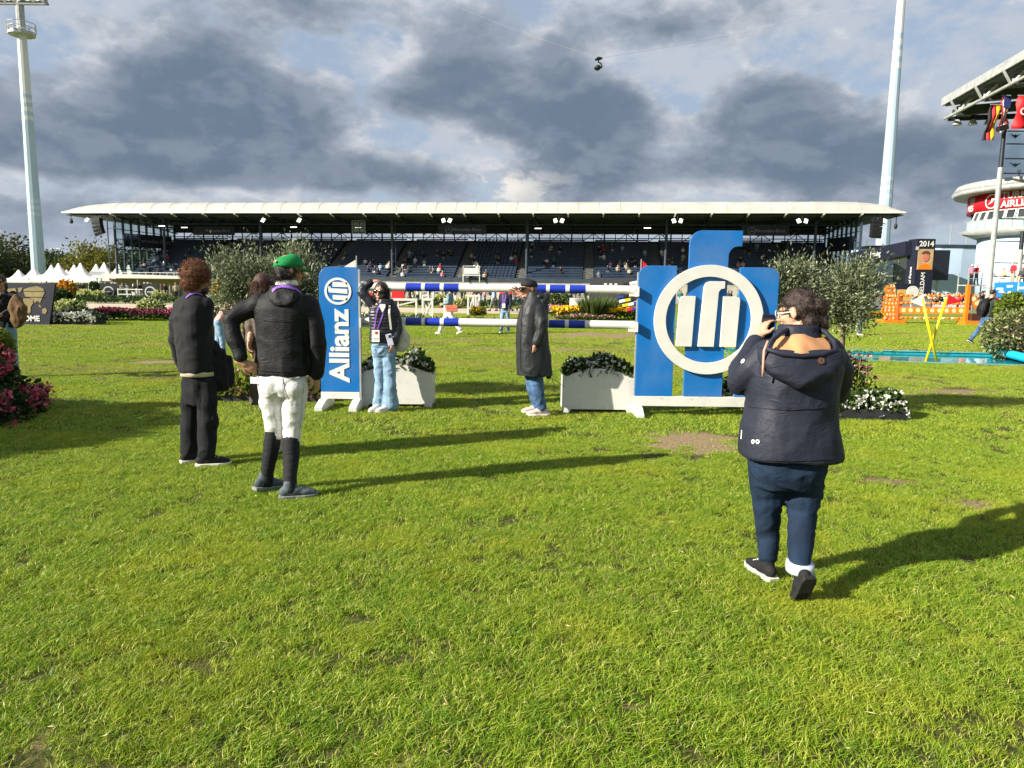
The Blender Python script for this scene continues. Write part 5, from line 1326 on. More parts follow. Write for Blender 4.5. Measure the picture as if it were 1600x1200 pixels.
def strip(name, lab, cat, p0, p1, dp, hgt, nl, nf, leafm, flowm, leaf=.1, fl=.07, group=None):
    p0, p1 = Vector(p0), Vector(p1); d = p1 - p0; Ln = d.length; d /= Ln; q = Vector((-d.y, d.x, 0))
    t = thing(name, lab, cat, (p0.x, p0.y, 0), math.atan2(d.y, d.x), group)
    x = rng.random(nl) * Ln; y = rng.random(nl) * dp; nz_ = np.array([mnoise.noise(Vector((a_ * 1.3, b_ * 1.3, p0.x))) for a_, b_ in zip(x, y)])
    top = hgt * (.8 + .4 * nz_); z = top * (1 - .8 * rng.random(nl) ** 1.4)
    L = leaf * (.6 + .8 * rng.random(nl)); leaves('foliage', np.stack([x, y, z], 1), rng.normal(size=(nl, 3)) * .6 + (0, -.3, .7), L, L * .55, leafm, t)
    if nf:
        k = rng.integers(0, nl, nf); C = np.stack([x[k], y[k], top[k] + .02], 1); L = fl * (.6 + .8 * rng.random(nf))
        leaves('blossom', C, rng.normal(size=(nf, 3)) * .7 + (0, -.4, .6), L, L * .8, flowm, t)
    return t
a5, w5 = trough(74, 148, 508, 27.9, 'dark trough of white flowers beside the welcome board', .30, .8)
bedding('white_begonia', 'white flowers with dark leaves in the trough beside the welcome board', 'flowers', (a5.x, a5.y, 0), w5, .7, .25, .28, 800, 300, L_dark, F_white, .14, .085, .1)
shrub(95, 498, 455, 30.5, 19, 'dark green leafy bush behind the trough by the welcome board', L_dark, None, 900, 0, .2)
shrub(112, 496, 472, 29.2, 21, 'yellow green hydrangea bush in bloom above the trough', L_mid, F_lime, 600, 70, .16, .13, 'hydrangea', 'shrub', 'hydrangeas round the sand track')
shrub(88, 497, 474, 29.2, 10, 'small hydrangea next to the edge of the welcome board', L_mid, F_lime, 300, 34, .16, .13, 'hydrangea', 'shrub', 'hydrangeas round the sand track')
shrub(237, 492, 470, 34, 19, 'pale hydrangea bush above the maroon flower strip left of the afro-haired man', L_mid, F_lime, 500, 60, .16, .15, 'hydrangea', 'shrub', 'hydrangeas round the sand track')
strip('flower_strip', 'long strip of maroon and pink flowers along the near edge of the sand', 'flowers', G(128, 501), G(330, 503), 1.6, .48, 2600, 1700, L_dark, F_maroon, .15, .11)
strip('flower_strip', 'strip of green plants and white flowers along the sand behind the woman in jeans', 'flowers', G(500, 502), G(660, 504), 1.2, .30, 1500, 200, L_mid, F_white, .14, .07)
strip('flower_strip', 'low brownish strip of dry plants along the sand behind the lower pole', 'flowers', G(660, 504), G(860, 505), .8, .22, 1000, 120, L_autumn, F_rose, .12, .07)
strip('hedge_strip', 'low green hedge along the far side of the sand, left half', 'hedge', G(60, 473.2), G(560, 479.5), 2.2, .55, 3200, 0, L_dark, None, .26)
strip('hedge_strip', 'low green hedge along the far side of the sand, right half behind the poles', 'hedge', G(560, 479.5), G(880, 483), 2.2, .62, 2400, 0, L_dark, None, .26)
for px, pyb, pyt, Yd, r_, lab in ((134, 467, 455, 62, 9, 'low hydrangea beyond the sand behind two strollers'), (157, 469, 456, 62, 11, 'bright hydrangea beyond the sand left of the white posts'), (250, 468, 456, 64, 9, 'hydrangea beyond the sand right of the ring boards'),
                                  (690, 474, 462, 62, 9, 'lime hydrangea beyond the sand behind the poles'), (735, 476, 463, 62, 10, 'pale hydrangea beyond the sand left of the lanyard man'), (715, 480, 470, 58, 8, 'small lime hydrangea left of the orange bag woman')):
    shrub(px, pyb, pyt, Yd, r_, lab, L_lime, F_lime, 300, 40, .22, .2, 'hydrangea', 'shrub', 'hydrangeas round the sand track')
shrub(106, 466, 441, 66, 12, 'orange and yellow flowering tall bush behind the sand at left', L_autumn, F_orange, 500, 26, .3, .3)
t = shrub(148, 464, 440, 70, 7, 'dark clipped conical evergreen beyond the sand at left', L_dark, None, 900, 0, .2, name='cone_evergreen')
shrub(345, 470, 440, 40, 14, 'orange and yellow flowers seen under the left olive crown', L_autumn, F_yellow, 400, 40, .2, .16)
shrub(386, 468, 444, 40, 12, 'yellow flowering bush right of the left olive crown', L_autumn, F_yellow, 300, 40, .2, .16)
# centre: yellow bed, reed grass, lilac strip
strip('yellow_flower_bed', 'bright yellow flower bed below the poles left of the ring emblem wing', 'flowers', G(868, 500.5), G(1010, 502), 3.2, .62, 2200, 2600, L_mid, F_yellow, .16, .15)
strip('lilac_flower_edge', 'pale pink flower edging in front of the yellow bed', 'flowers', G(868, 502.5), G(960, 504), .5, .3, 500, 360, L_mid, F_rose, .12, .09)
strip('lilac_flower_strip', 'lilac flower strip running away beside the green slope', 'flowers', G(852, 499), G(893, 484), 1.1, .55, 900, 900, L_mid, F_lilac, .14, .13)
strip('green_slope', 'low green planting between the lilac strip and the coated man', 'plants', G(850, 490), G(893, 482), 3.0, .45, 900, 60, L_mid, F_rose, .2, .1)
shrub(868, 480, 461, 50, 13, 'green bush with reddish tips right of the coated man', L_mid, F_rose, 600, 10, .2, .1); shrub(884, 478, 463, 52, 10, 'round green bush behind the lilac strip', L_mid, None, 500, 0, .2)
def reed(px, pyb, pyt, Yd, rpx, nb, lab):
    lo, hi = P(px, pyb, Yd), P(px, pyt, Yd); r = rpx * Yd / FPX; h = hi.z
    t = thing('ornamental_grass', lab, 'grass clump', (lo.x, Yd, 0), 0, 'tall ornamental grasses in the yellow bed')
    a_ = rng.random(nb) * 6.283; rr = rng.random(nb) ** .5; C = np.stack([np.cos(a_) * rr * r * .35, np.sin(a_) * rr * r * .35, 0 * a_], 1)
    d_ = np.stack([np.cos(a_) * rr * r, np.sin(a_) * rr * r, np.full(nb, h)], 1) + rng.normal(size=(nb, 3)) * .1
    leaves('blades', C, d_, np.linalg.norm(d_, axis=1) * (.7 + .4 * rng.random(nb)), np.full(nb, .05), L_reed, t, curl=.12)
reed(928, 495, 463, 38, 26, 420, 'tall feathery ornamental grass clump behind the yellow flowers, left one'); reed(953, 495, 466, 39, 24, 360, 'tall ornamental grass clump beside the striped jump wing')
t = thing('bench', 'white slatted bench facing away beyond the yellow flowers', 'bench', (P(903, 486, 48).x, 48, 0))
MB().box((0, 0, .45), (1.1, .5, .06)).build('seat', M['white'], t); MB().box((0, .25, .80), (1.1, .05, .5)).build('backrest', M['white'], t)
for x in (-.5, .5): MB().box((x, 0, .22), (.08, .45, .44)).build('leg', M['white'], t)
t = thing('sign_panel', 'dark pavilion panel behind the ornamental grass with white tiles', 'panel', (P(955, 480, 56).x, 56, 0))
MB().box((0, 0, 1.25), (3.4, .15, 2.5)).build('panel', mat('panel_dark', (.05, .05, .055), .6), t)
for k in range(6): MB().box((-.5 + (k % 3) * .4, -.09, 2.05 - (k // 3) * .28), (.22, .03, .12)).build('tile', M['textwhite'], t)
# striped jump wing of national colours
YS = 31; b_ = P(986, 488, YS); t = thing('flag_stripe_wing', 'rounded jump wing of stacked rows in many flag colours', 'jump wing', (b_.x, YS, 0))
cols = [mat('flag_c%d' % i, c, .5, .05, 2) for i, c in enumerate([(.55, .02, .03), (.75, .74, .7), (.02, .05, .30), (.70, .50, .02), (.02, .02, .03), (.70, .30, .02), (.74, .73, .7)])]
zlo, zhi = P(980, 487, YS).z, P(985, 441, YS).z
for k in range(7):
    z = zlo + (zhi - zlo) * (k + .4) / 7; bul = math.sin(math.pi * (k + .7) / 8.2) * .55
    for j in range(6):
        x0_ = -.05 - bul + j * .24; mb = MB(); mb.bar((x0_, -.02 * j, z + .05 * j), (x0_ + .235, -.02 * (j + 1), z + .05 * (j + 1)), .06, .12)
        mb.build('colour_block', cols[(k * 3 + j * 2 + (k * j) % 3) % 7], t)
    mb = MB(); mb.bar((-.05 - bul, .03, z - .08), (-.05 - bul + 1.44, -.09, z + .22), .05, .05).build('rail', M['black'], t)
MB().box((.45, .06, .9), (.1, .1, 1.8)).box((1.1, .06, .9), (.1, .1, 1.8)).build('post', M['white'], t)
MB().box((.7, .06, .05), (1.6, .6, .10)).build('base', M['white'], t)

# ------------------------------------------------------------------ white fences and jumps on the sand
def gatejump(px0, px1, Yd, h, lab, cross=True, name='white_fence'):
    a, c = P(px0, 480, Yd), P(px1, 480, Yd); wd = c.x - a.x; t = thing(name, lab, 'fence', (a.x, Yd, 0), 0, 'white fences on the sand')
    MB().box((wd / 2, 0, h), (wd, .12, .12)).build('top_rail', M['white'], t)
    for x in (0.05, wd - .05): MB().box((x, 0, h / 2), (.10, .10, h)).build('post', M['white'], t); MB().box((x, 0, .05), (.14, .7, .1)).build('foot', M['white'], t)
    if cross:
        MB().bar((.08, .0, .08), (wd - .08, 0, h - .08), .07).build('brace', M['white'], t)
        if cross == 2: MB().bar((.08, .03, h - .08), (wd - .08, .03, .08), .07).build('brace', M['white'], t)
gatejump(545, 652, 37.5, .98, 'long white fence rail with diagonal brace behind the woman in jeans', 1)
gatejump(659, 677, 37.5, 1.0, 'narrow white crossed gate right of the diagonal fence', 2); gatejump(693, 701, 37.5, 1.02, 'white upright stand beside the orange bag woman', 0)
gatejump(730, 741, 44, 1.15, 'white crossed jump stand behind the planters on the sand', 2); gatejump(742, 750, 44.4, 1.15, 'second white crossed jump stand on the sand, right one', 2)
for px, lab in ((741, 'round planter of yellow flowers on the sand, left one'), (752, 'round planter of yellow flowers on the sand, right one')):
    shrub(px, 492, 481, 42, 6, lab, L_mid, F_yellow, 300, 16, .14, .09, 'flower_pot', 'planter')
for px, lab in ((663, 'white ladder like jump wing beyond the sand, left one'), (683, 'white ladder like jump wing beyond the sand, right one')):
    Yd = 66; lo, hi = P(px, 474, Yd), P(px, 452, Yd); t = thing('ladder_wing', lab, 'jump wing', (lo.x, Yd, 0), 0, 'white ladder wings beyond the sand'); h = hi.z
    for x in (-.32, .32): MB().bar((x * 1.25, 0, 0), (x, 0, h), .14).build('post', M['white'], t)
    for k in range(4): MB().box((0, 0, h * (.2 + .22 * k)), (.75, .06, .10)).build('rung', M['white'], t)
# gate posts and ring boards beyond the sand at the left
for px, lab in ((179, 'white slatted gate post left of the passing man beyond the sand'), (230, 'white slatted gate post right of the passing man beyond the sand')):
    Yd = 72; h = P(px, 441, Yd).z; t = thing('gate_post', lab, 'post', (P(px, 465, Yd).x, Yd, 0), 0, 'white gate posts beyond the sand')
    MB().box((-.18, 0, h / 2), (.10, .3, h)).box((.18, 0, h / 2), (.10, .3, h)).build('side_board', M['white'], t)
    for k in range(8): MB().box((0, 0, .3 + k * (h - .5) / 7), (.28, .08, .14)).build('slat', M['white'], t)
for px, lab in ((171, 'dark board with grey ring emblem left of the white gate posts'), (236, 'dark board with grey ring emblem right of the white gate posts')):
    Yd = 71; h = P(px, 443, Yd).z; t = thing('ring_board', lab, 'board', (P(px, 465, Yd).x, Yd, 0), 0, 'dark ring emblem boards beyond the sand')
    MB().box((0, 0, h / 2), (1.5, .15, h)).build('board', M['signdk'], t); MB().ring((0, -.11, h * .52), .42, .54, .03).build('ring', M['textgrey'], t)
    MB().box((0, -.1, h * .52), (.6, .03, .10)).build('bar_emblem', M['textgrey'], t)
t = thing('fence_rail', 'white rail fence between the gate posts beyond the sand', 'fence', (P(184, 465, 73).x, 73, 0))
ln = P(228, 465, 73).x - P(184, 465, 73).x
for z in (.6, 1.1): MB().box((ln / 2, 0, z), (ln, .08, .10)).build('rail', M['white'], t)
for k in range(4): MB().box((ln * k / 3, .05, .6), (.1, .1, 1.2)).build('post', M['white'], t)
t = thing('pavilion', 'long white canopy shelter under the left end of the grandstand', 'shelter', (P(215, 465, 90).x, 90, 0))
MB().prism([(-5.5, 2.35), (6.5, 2.35), (6.5, 2.7), (-4.0, 2.9)], 3.5).build('roof', M['white'], t)
for x in (-5, 0, 6): MB().box((x, .2, 1.17), (.12, .12, 2.34)).build('post', M['grey'], t)
MB().box((.5, 3.3, 1.2), (11.5, .1, 2.2)).build('rear_wall', mat('shelter_wall', (.35, .28, .2), .8), t)
for px, Yd, wpx, h, nm, lab in ((572, 60, 34, 1.0, 'white_wall', 'low white wall panel beyond the sand behind the woman in jeans'),):
    t = thing(nm, lab, 'wall', (P(px, 470, Yd).x, Yd, 0)); MB().box((0, 0, h / 2), (wpx * Yd / FPX, .15, h)).build('panel', M['white'], t); MB().box((.5, -.1, .9), (1.2, .1, .5)).build('red_panel', M['red'], t)
t = thing('red_flag_block', 'bright red block panel beyond the poles beside the dark haired woman', 'panel', (P(622, 470, 58).x, 58, 0)); MB().box((0, 0, 1.1), (1.0, .2, 1.1)).build('panel', M['red'], t); MB().box((0, .05, .3), (.1, .1, .6)).build('post', M['white'], t)

# ------------------------------------------------------------------ right: orange jump, yellow cross, shrubs
YO = 39.2; o0 = P(1377, 505, YO); t = thing('orange_wing', 'orange lattice cut-out jump wing in the shape of a bellied figure', 'jump wing', (o0.x, YO, 0))
fx = lambda px, py: (P(px, py, YO).x - o0.x, P(px, py, YO).z)
half = [(1392, 443), (1398, 446), (1400, 453), (1398, 458), (1402, 463), (1404, 470), (1403, 478), (1405, 484), (1402, 488), (1403, 496), (1407, 500)]
hl = [(1377, 500), (1382, 496), (1383, 488), (1378, 485), (1380, 478), (1381, 470), (1381, 464), (1386, 459), (1383, 455), (1384, 448), (1387, 444)]
MB().prism([fx(*p_) for p_ in half][::-1] + [fx(*p_) for p_ in hl][::-1] if False else [fx(*p_) for p_ in hl + half][::-1], .10).build('figure_panel', M['orange'], t)
holes = MB()
for r_, (py, x0_, x1_) in enumerate([(447, 1387, 1397), (454, 1387, 1397), (462, 1386, 1399), (468, 1384, 1401), (474, 1384, 1400), (480, 1383, 1401), (485, 1383, 1402), (491, 1385, 1400), (497, 1383, 1402)]):
    n_ = 4 if r_ > 1 else 3
    for k in range(n_):
        c = fx(x0_ + (x1_ - x0_) * k / (n_ - 1) + (.9 if r_ % 2 else 0), py); s_ = .060
        holes.prism([(c[0] - s_, c[1]), (c[0], c[1] - s_ * 1.3), (c[0] + s_, c[1]), (c[0], c[1] + s_ * 1.3)], .12, o=(0, -.01, 0))
holes.build('lattice_diamonds', M['cream'], t, kind='stuff')
c0, c1 = fx(1376, 505), fx(1411, 505); MB().box(((c0[0] + c1[0]) / 2, .05, .10), (c1[0] - c0[0], .8, .2)).build('base', M['orange'], t)
p_ = P(1404.5, 470, YO); t2 = thing('pole_stand', 'dark orange upright stand beside the lattice figure wing', 'stand', (p_.x, YO - .1, 0)); MB().box((0, 0, P(1404, 458, YO).z / 2), (.20, .18, P(1404, 458, YO).z)).build('post', mat('rust_orange', (.34, .085, .02), .6), t2); MB().box((0, 0, .1), (.5, .6, .2)).build('foot', M['orange'], t2)
o1 = P(1507, 506, 38.4); t3 = thing('orange_wing', 'orange jump wing with slanted board and white dots behind the running man', 'jump wing', (o1.x, 38.4, 0))
MB().box((.02, 0, 1.05), (.16, .18, 2.1)).build('post', M['orange'], t3); MB().box((.85, 0, .10), (2.1, .8, .2)).build('base', M['orange'], t3)
gx = lambda px, py: (P(px, py, 38.4).x - o1.x, P(px, py, 38.4).z)
MB().prism([gx(1510, 466), gx(1531, 490), gx(1533, 489), gx(1535, 476), gx(1521, 460), gx(1518, 459)][::1], .09).build('slant_board', M['orange'], t3)
for c in ((1521, 467), (1527, 474)): MB().ring((gx(*c)[0], -.012, gx(*c)[1]), .01, .13, .01, n=20).build('dot', M['cream'], t3)
MB().box((.95, -.1, .42), (1.6, .5, .36)).build('trough', mat('dark_trough', (.06, .02, .015), .6), t3)
for py, kind in ((462, 0), (474, 0), (485, 1), (497, 0)):
    a, c = P(1406, py - .5, 39), P(1507, py + .6, 38.5)
    t4 = thing('orange_pole', {462: 'top orange jump pole with pale bands', 474: 'second orange jump pole from the top', 485: 'orange plank with pale dots in the orange jump', 497: 'lowest orange jump pole with pale bands'}[py], 'jump pole', a, 0, 'orange poles of the right jump')
    v_ = c - a
    if kind:
        MB().bar((0, 0, 0), v_, .06, .34).build('plank', M['orange'], t4)
        for k in range(9): MB().ring(v_ * ((k + .5) / 9) + Vector((0, -.045, 0)), .01, .115, .012, n=16).build('dot', M['cream'], t4)
    else:
        n_ = 14
        for k in range(n_):
            cr = k in (3, 5, 9, 11); MB().tube([v_ * (k / n_), v_ * ((k + 1) / n_)], .055, 10).build('pale_band' if cr else 'orange_section', M['cream' if cr else 'orange'], t4, smooth=True)
strip('orange_flowers', 'orange flowers at the foot of the lattice figure wing', 'flowers', G(1356, 500), G(1376, 501), .5, .5, 250, 130, L_mid, F_orange, .14, .12)
YX = 17.2
def xpole(pxb, pyb, pxt, pyt, mt, lab, dy, d):
    b_ = P(pxb, pyb, YX + dy); tp = P(pxt, pyt, YX + dy); t = thing('flag_pole', lab, 'flag pole', (b_.x, YX + dy, 0)); v_ = tp - Vector((b_.x, YX + dy, 0))
    MB().tube([(0, 0, -.05), v_], .030, 12).build('pole', M['yellow'], t, smooth=True)
    n_ = v_.normalized(); MB().prism([(0, .0), (d * .10, .42), (d * .02 - .30 * (d < 0), .36) if d < 0 else (.44, .12), (-.02, .30)] if False else ([(0, -.02), (.02, .02), (.36, .10), (.04, .27)] if d > 0 else [(.02, -.02), (.07, .08), (.0, .27), (-.28, .08)]), .012, o=v_ - Vector((0, .02, .16 if d < 0 else .18))).build('pennant', mt, t)
xpole(1464, 566, 1441, 467, M['textwhite'], 'yellow pole with white pennant leaning left by the water jump', 0, -1); xpole(1446, 566, 1479, 466, M['red'], 'yellow pole with red pennant leaning right by the water jump', .12, 1)
t = thing('round_sign', 'pale round emblem disc on a post above the orange poles', 'sign', (P(1424, 480, 60).x, 60, 0)); zc = P(1424, 456, 60).z
MB().tube([(0, .06, zc), (0, -.06, zc)], .48, 24).build('disc', mat('disc_grey', (.55, .56, .52), .5), t); MB().box((0, .0, zc / 2), (.1, .1, zc - .5)).build('post', M['grey'], t)
# the variegated shrub with a golden one behind it
p_ = P(1592, 520, 18.6); t = thing('laurel_hedge', 'dense variegated shrub with pale yellow leaves at the right edge by the pool', 'shrub', (p_.x + .35, 18.6, 0)); nl = 6500; b_, d_ = ball(nl, 1, .2)
b_ *= np.array([1 + .16 * mnoise.noise(Vector(v_) * 3) for v_ in b_])[:, None]; rr = 1.15; hh = P(1590, 488, 18.6).z
L = .085 * (.6 + .8 * rng.random(nl)); C = b_ * (rr, .9, hh * .62) + (0, 0, hh * .45); C[:, 2] = np.maximum(C[:, 2], .03)
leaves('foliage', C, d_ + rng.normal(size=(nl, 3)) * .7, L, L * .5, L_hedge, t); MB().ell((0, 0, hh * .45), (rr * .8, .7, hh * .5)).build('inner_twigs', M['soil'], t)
shrub(1580, 520, 459, 20.5, 24, 'golden green shrub behind the variegated one at the right edge', L_lime, None, 2600, 0, .10)
t = thing('white_flower_tuft', 'small tuft of white flowers on the grass by the pool roller', 'flowers', (P(1551, 542, 21.5).x, 21.5, 0)); b_, d_ = ball(60, .22, .3); b_[:, 2] = np.abs(b_[:, 2]); leaves('blossom', b_, d_, np.full(60, .1), np.full(60, .08), F_white, t)

# ------------------------------------------------------------------ cable camera over the arena
c = P(935, 101, 42); t = thing('cable_camera', 'black cable camera hanging in the sky above the arena', 'camera', c)
k_ = 42 / FPX
MB().box((.0, 0, 8 * k_), (11 * k_, .22, 2.4 * k_), M=Matrix.Rotation(-.2, 3, 'Y')).box((0, 0, 9 * k_), (5 * k_, .3, 2.5 * k_)).build('carriage', M['black'], t, bevel=.02)
MB().tube([(0, 0, 7 * k_), (0, 0, 3.5 * k_), (3.5 * k_, 0, 2.0 * k_), (5 * k_, 0, -1 * k_), (4.5 * k_, 0, -5 * k_)], 1.1 * k_, 8).build('arm', M['black'], t, smooth=True)
MB().ell((-1 * k_, 0, -4.5 * k_), (5 * k_, .2, 4 * k_), Matrix.Rotation(-.25, 3, 'Y')).tube([(-1 * k_, 0, -4.5 * k_), (-5.5 * k_, -.15, -6 * k_)], 2 * k_, 10).build('camera_head', M['black'], t, smooth=True)
for e_, lab in ((P(560, -60, 46), 'thin support cable of the cable camera running up to the left'), (P(1330, 10, 70), 'thin support cable of the cable camera running up to the right')):
    cc = c + Vector((0, 0, 9 * k_)); t = thing('support_cable', lab, 'cable', cc); v_ = e_ - cc
    MB().tube([v_ * u + Vector((0, 0, -1.2 * u * (1 - u))) for u in np.linspace(0, 1, 9)], .006, 5).build('cable', M['grey'], t)
# ------------------------------------------------------------------ people
def cloth(name, col, rough=.85, bump=.25, bscale=160, var=.10, sheen=.0, spec=.25, fold=.0, fscale=14):
    m = mat(name, col, rough, var, 5, 0, 60, 0, spec, sheen=sheen)
    n = NT(m.node_tree); b = n.n['Principled BSDF']; co = n.node('ShaderNodeTexCoord').outputs['Object']
    h = n.math('MULTIPLY', n.noise(co, bscale, 3, .6), .15)
    wv = n.noise(n.vmath('MULTIPLY', co, (1, 1, 1.8)), fscale, 3, .5, 1.2)
    rid = n.math('SUBTRACT', 1.0, n.math('ABSOLUTE', n.math('MULTIPLY_ADD', wv, 4.0, -2.0)))
    h = n.math('MULTIPLY_ADD', rid, fold * .38, h)
    bp = n.node('ShaderNodeBump'); bp.inputs['Strength'].default_value = bump * 2; bp.inputs['Distance'].default_value = .009
    n.l.new(h, bp.inputs['Height']); n.l.new(bp.outputs[0], b.inputs['Normal'])
    return m
def skin(name, col):
    m = mat(name, col, .5, .10, 14, .12, 120, spec=.35); b = m.node_tree.nodes['Principled BSDF']
    b.inputs['Subsurface Weight'].default_value = .08; b.inputs['Subsurface Radius'].default_value = (.01, .004, .002); b.inputs['Subsurface Scale'].default_value = .5
    return m
SK = skin('skin_fair', (.52, .30, .20)); SK2 = skin('skin_tan', (.42, .22, .13)); SK3 = skin('skin_brown', (.30, .16, .09)); SKR = skin('skin_rosy', (.52, .25, .17))
C_black = cloth('black_jersey', (.0065, .007, .009), .8, .3, 220, fold=.5, sheen=.1); C_blackshell = cloth('black_shell', (.0065, .0065, .008), .66, .35, 120, fold=.9, fscale=9, spec=.28)
C_coat = cloth('charcoal_coat', (.015, .017, .0195), .55, .35, 100, fold=.7, fscale=8, spec=.4); C_navy = cloth('navy_parka', (.0165, .0195, .033), .62, .4, 120, fold=.7, fscale=8, spec=.3)
C_puff = cloth('quilted_shell', (.013, .014, .022), .42, .3, 140, fold=.5, fscale=16, spec=.5)
C_cargo = cloth('black_cargo', (.0085, .009, .0115), .85, .3, 200, fold=.7, fscale=9); C_breech = cloth('white_breeches', (.64, .63, .62), .8, .3, 200, fold=.8, fscale=10, var=.03)
C_denim = cloth('dark_denim', (.0085, .020, .044), .85, .35, 300, fold=.8, fscale=12, var=.2); C_denim2 = cloth('light_denim', (.20, .31, .44), .85, .35, 300, fold=.8, fscale=10, var=.14); C_denim3 = cloth('mid_denim', (.065, .13, .25), .85, .35, 300, fold=.8, fscale=11, var=.25)
C_sock = cloth('charcoal_sock', (.012, .013, .015), .8, .2, 300); C_cream = cloth('cream_cotton', (.66, .56, .44), .85, .2, 200, var=.05, fold=.5); C_taupe = cloth('taupe_wool', (.105, .085, .068), .9, .3, 200, fold=.5)
C_white = cloth('white_cotton', (.74, .73, .70), .85, .2, 200, var=.03, fold=.5); C_peach = cloth('peach_lining', (.50, .25, .115), .8, .2, 150, var=.05, fold=.5); C_tote = cloth('tote_canvas', (.58, .56, .48), .9, .3, 200, var=.05, fold=.8)
C_green = cloth('green_twill', (.006, .20, .050), .75, .2, 260, var=.06); C_cap = cloth('charcoal_twill', (.018, .021, .022), .8, .2, 260); C_purple = mat('purple_ribbon', (.20, .08, .42), .6, .06, 20)
C_sneaker = cloth('grey_sneaker', (.075, .095, .105), .7, .4, 90); C_sneakb = cloth('black_sneaker', (.014, .014, .015), .8, .3, 90); C_beige = cloth('beige_sneaker', (.52, .42, .38), .75, .4, 90); C_whites = cloth('white_sneaker', (.70, .68, .64), .7, .3, 90)
SOLE_W = mat('white_sole', (.68, .65, .58), .6, .05, 20); SOLE_B = mat('black_sole', (.012, .012, .012), .8, .2, 40, .4, 90); SOLE_G = mat('grey_sole', (.20, .21, .21), .7, .1, 30)
H_afro = mat('ginger_brown_hair', (.105, .042, .017), .85, .35, 40, .6, 130); H_dark = mat('dark_hair', (.016, .010, .008), .45, .3, 40, .4, 120, spec=.5); H_brown = mat('brown_hair', (.026, .014, .010), .5, .35, 30, .5, 110, spec=.5); H_red = mat('auburn_hair', (.050, .020, .010), .5, .3, 30, .4, 110)
hairleaf = lambda nm, c: leafmat(nm, [(0, tuple(x * .5 for x in c)), (.6, c), (1, tuple(min(1, x * 1.9) for x in c))], 0, .5)
HL_afro = hairleaf('ginger_curls', (.13, .050, .020)); HL_dark = hairleaf('dark_strands', (.018, .011, .009)); HL_brown = hairleaf('brown_strands', (.030, .016, .011)); HL_red = hairleaf('auburn_strands', (.075, .030, .014))
LIP = mat('lips', (.42, .12, .10), .4, .05, 20); EYEW = mat('eye_white', (.6, .58, .55), .2, .02, 5); EYEB = mat('eye_iris', (.02, .014, .01), .2, .1, 5); GLS = mat('dark_lens', (.008, .008, .010), .12, .1, 5, spec=.8)

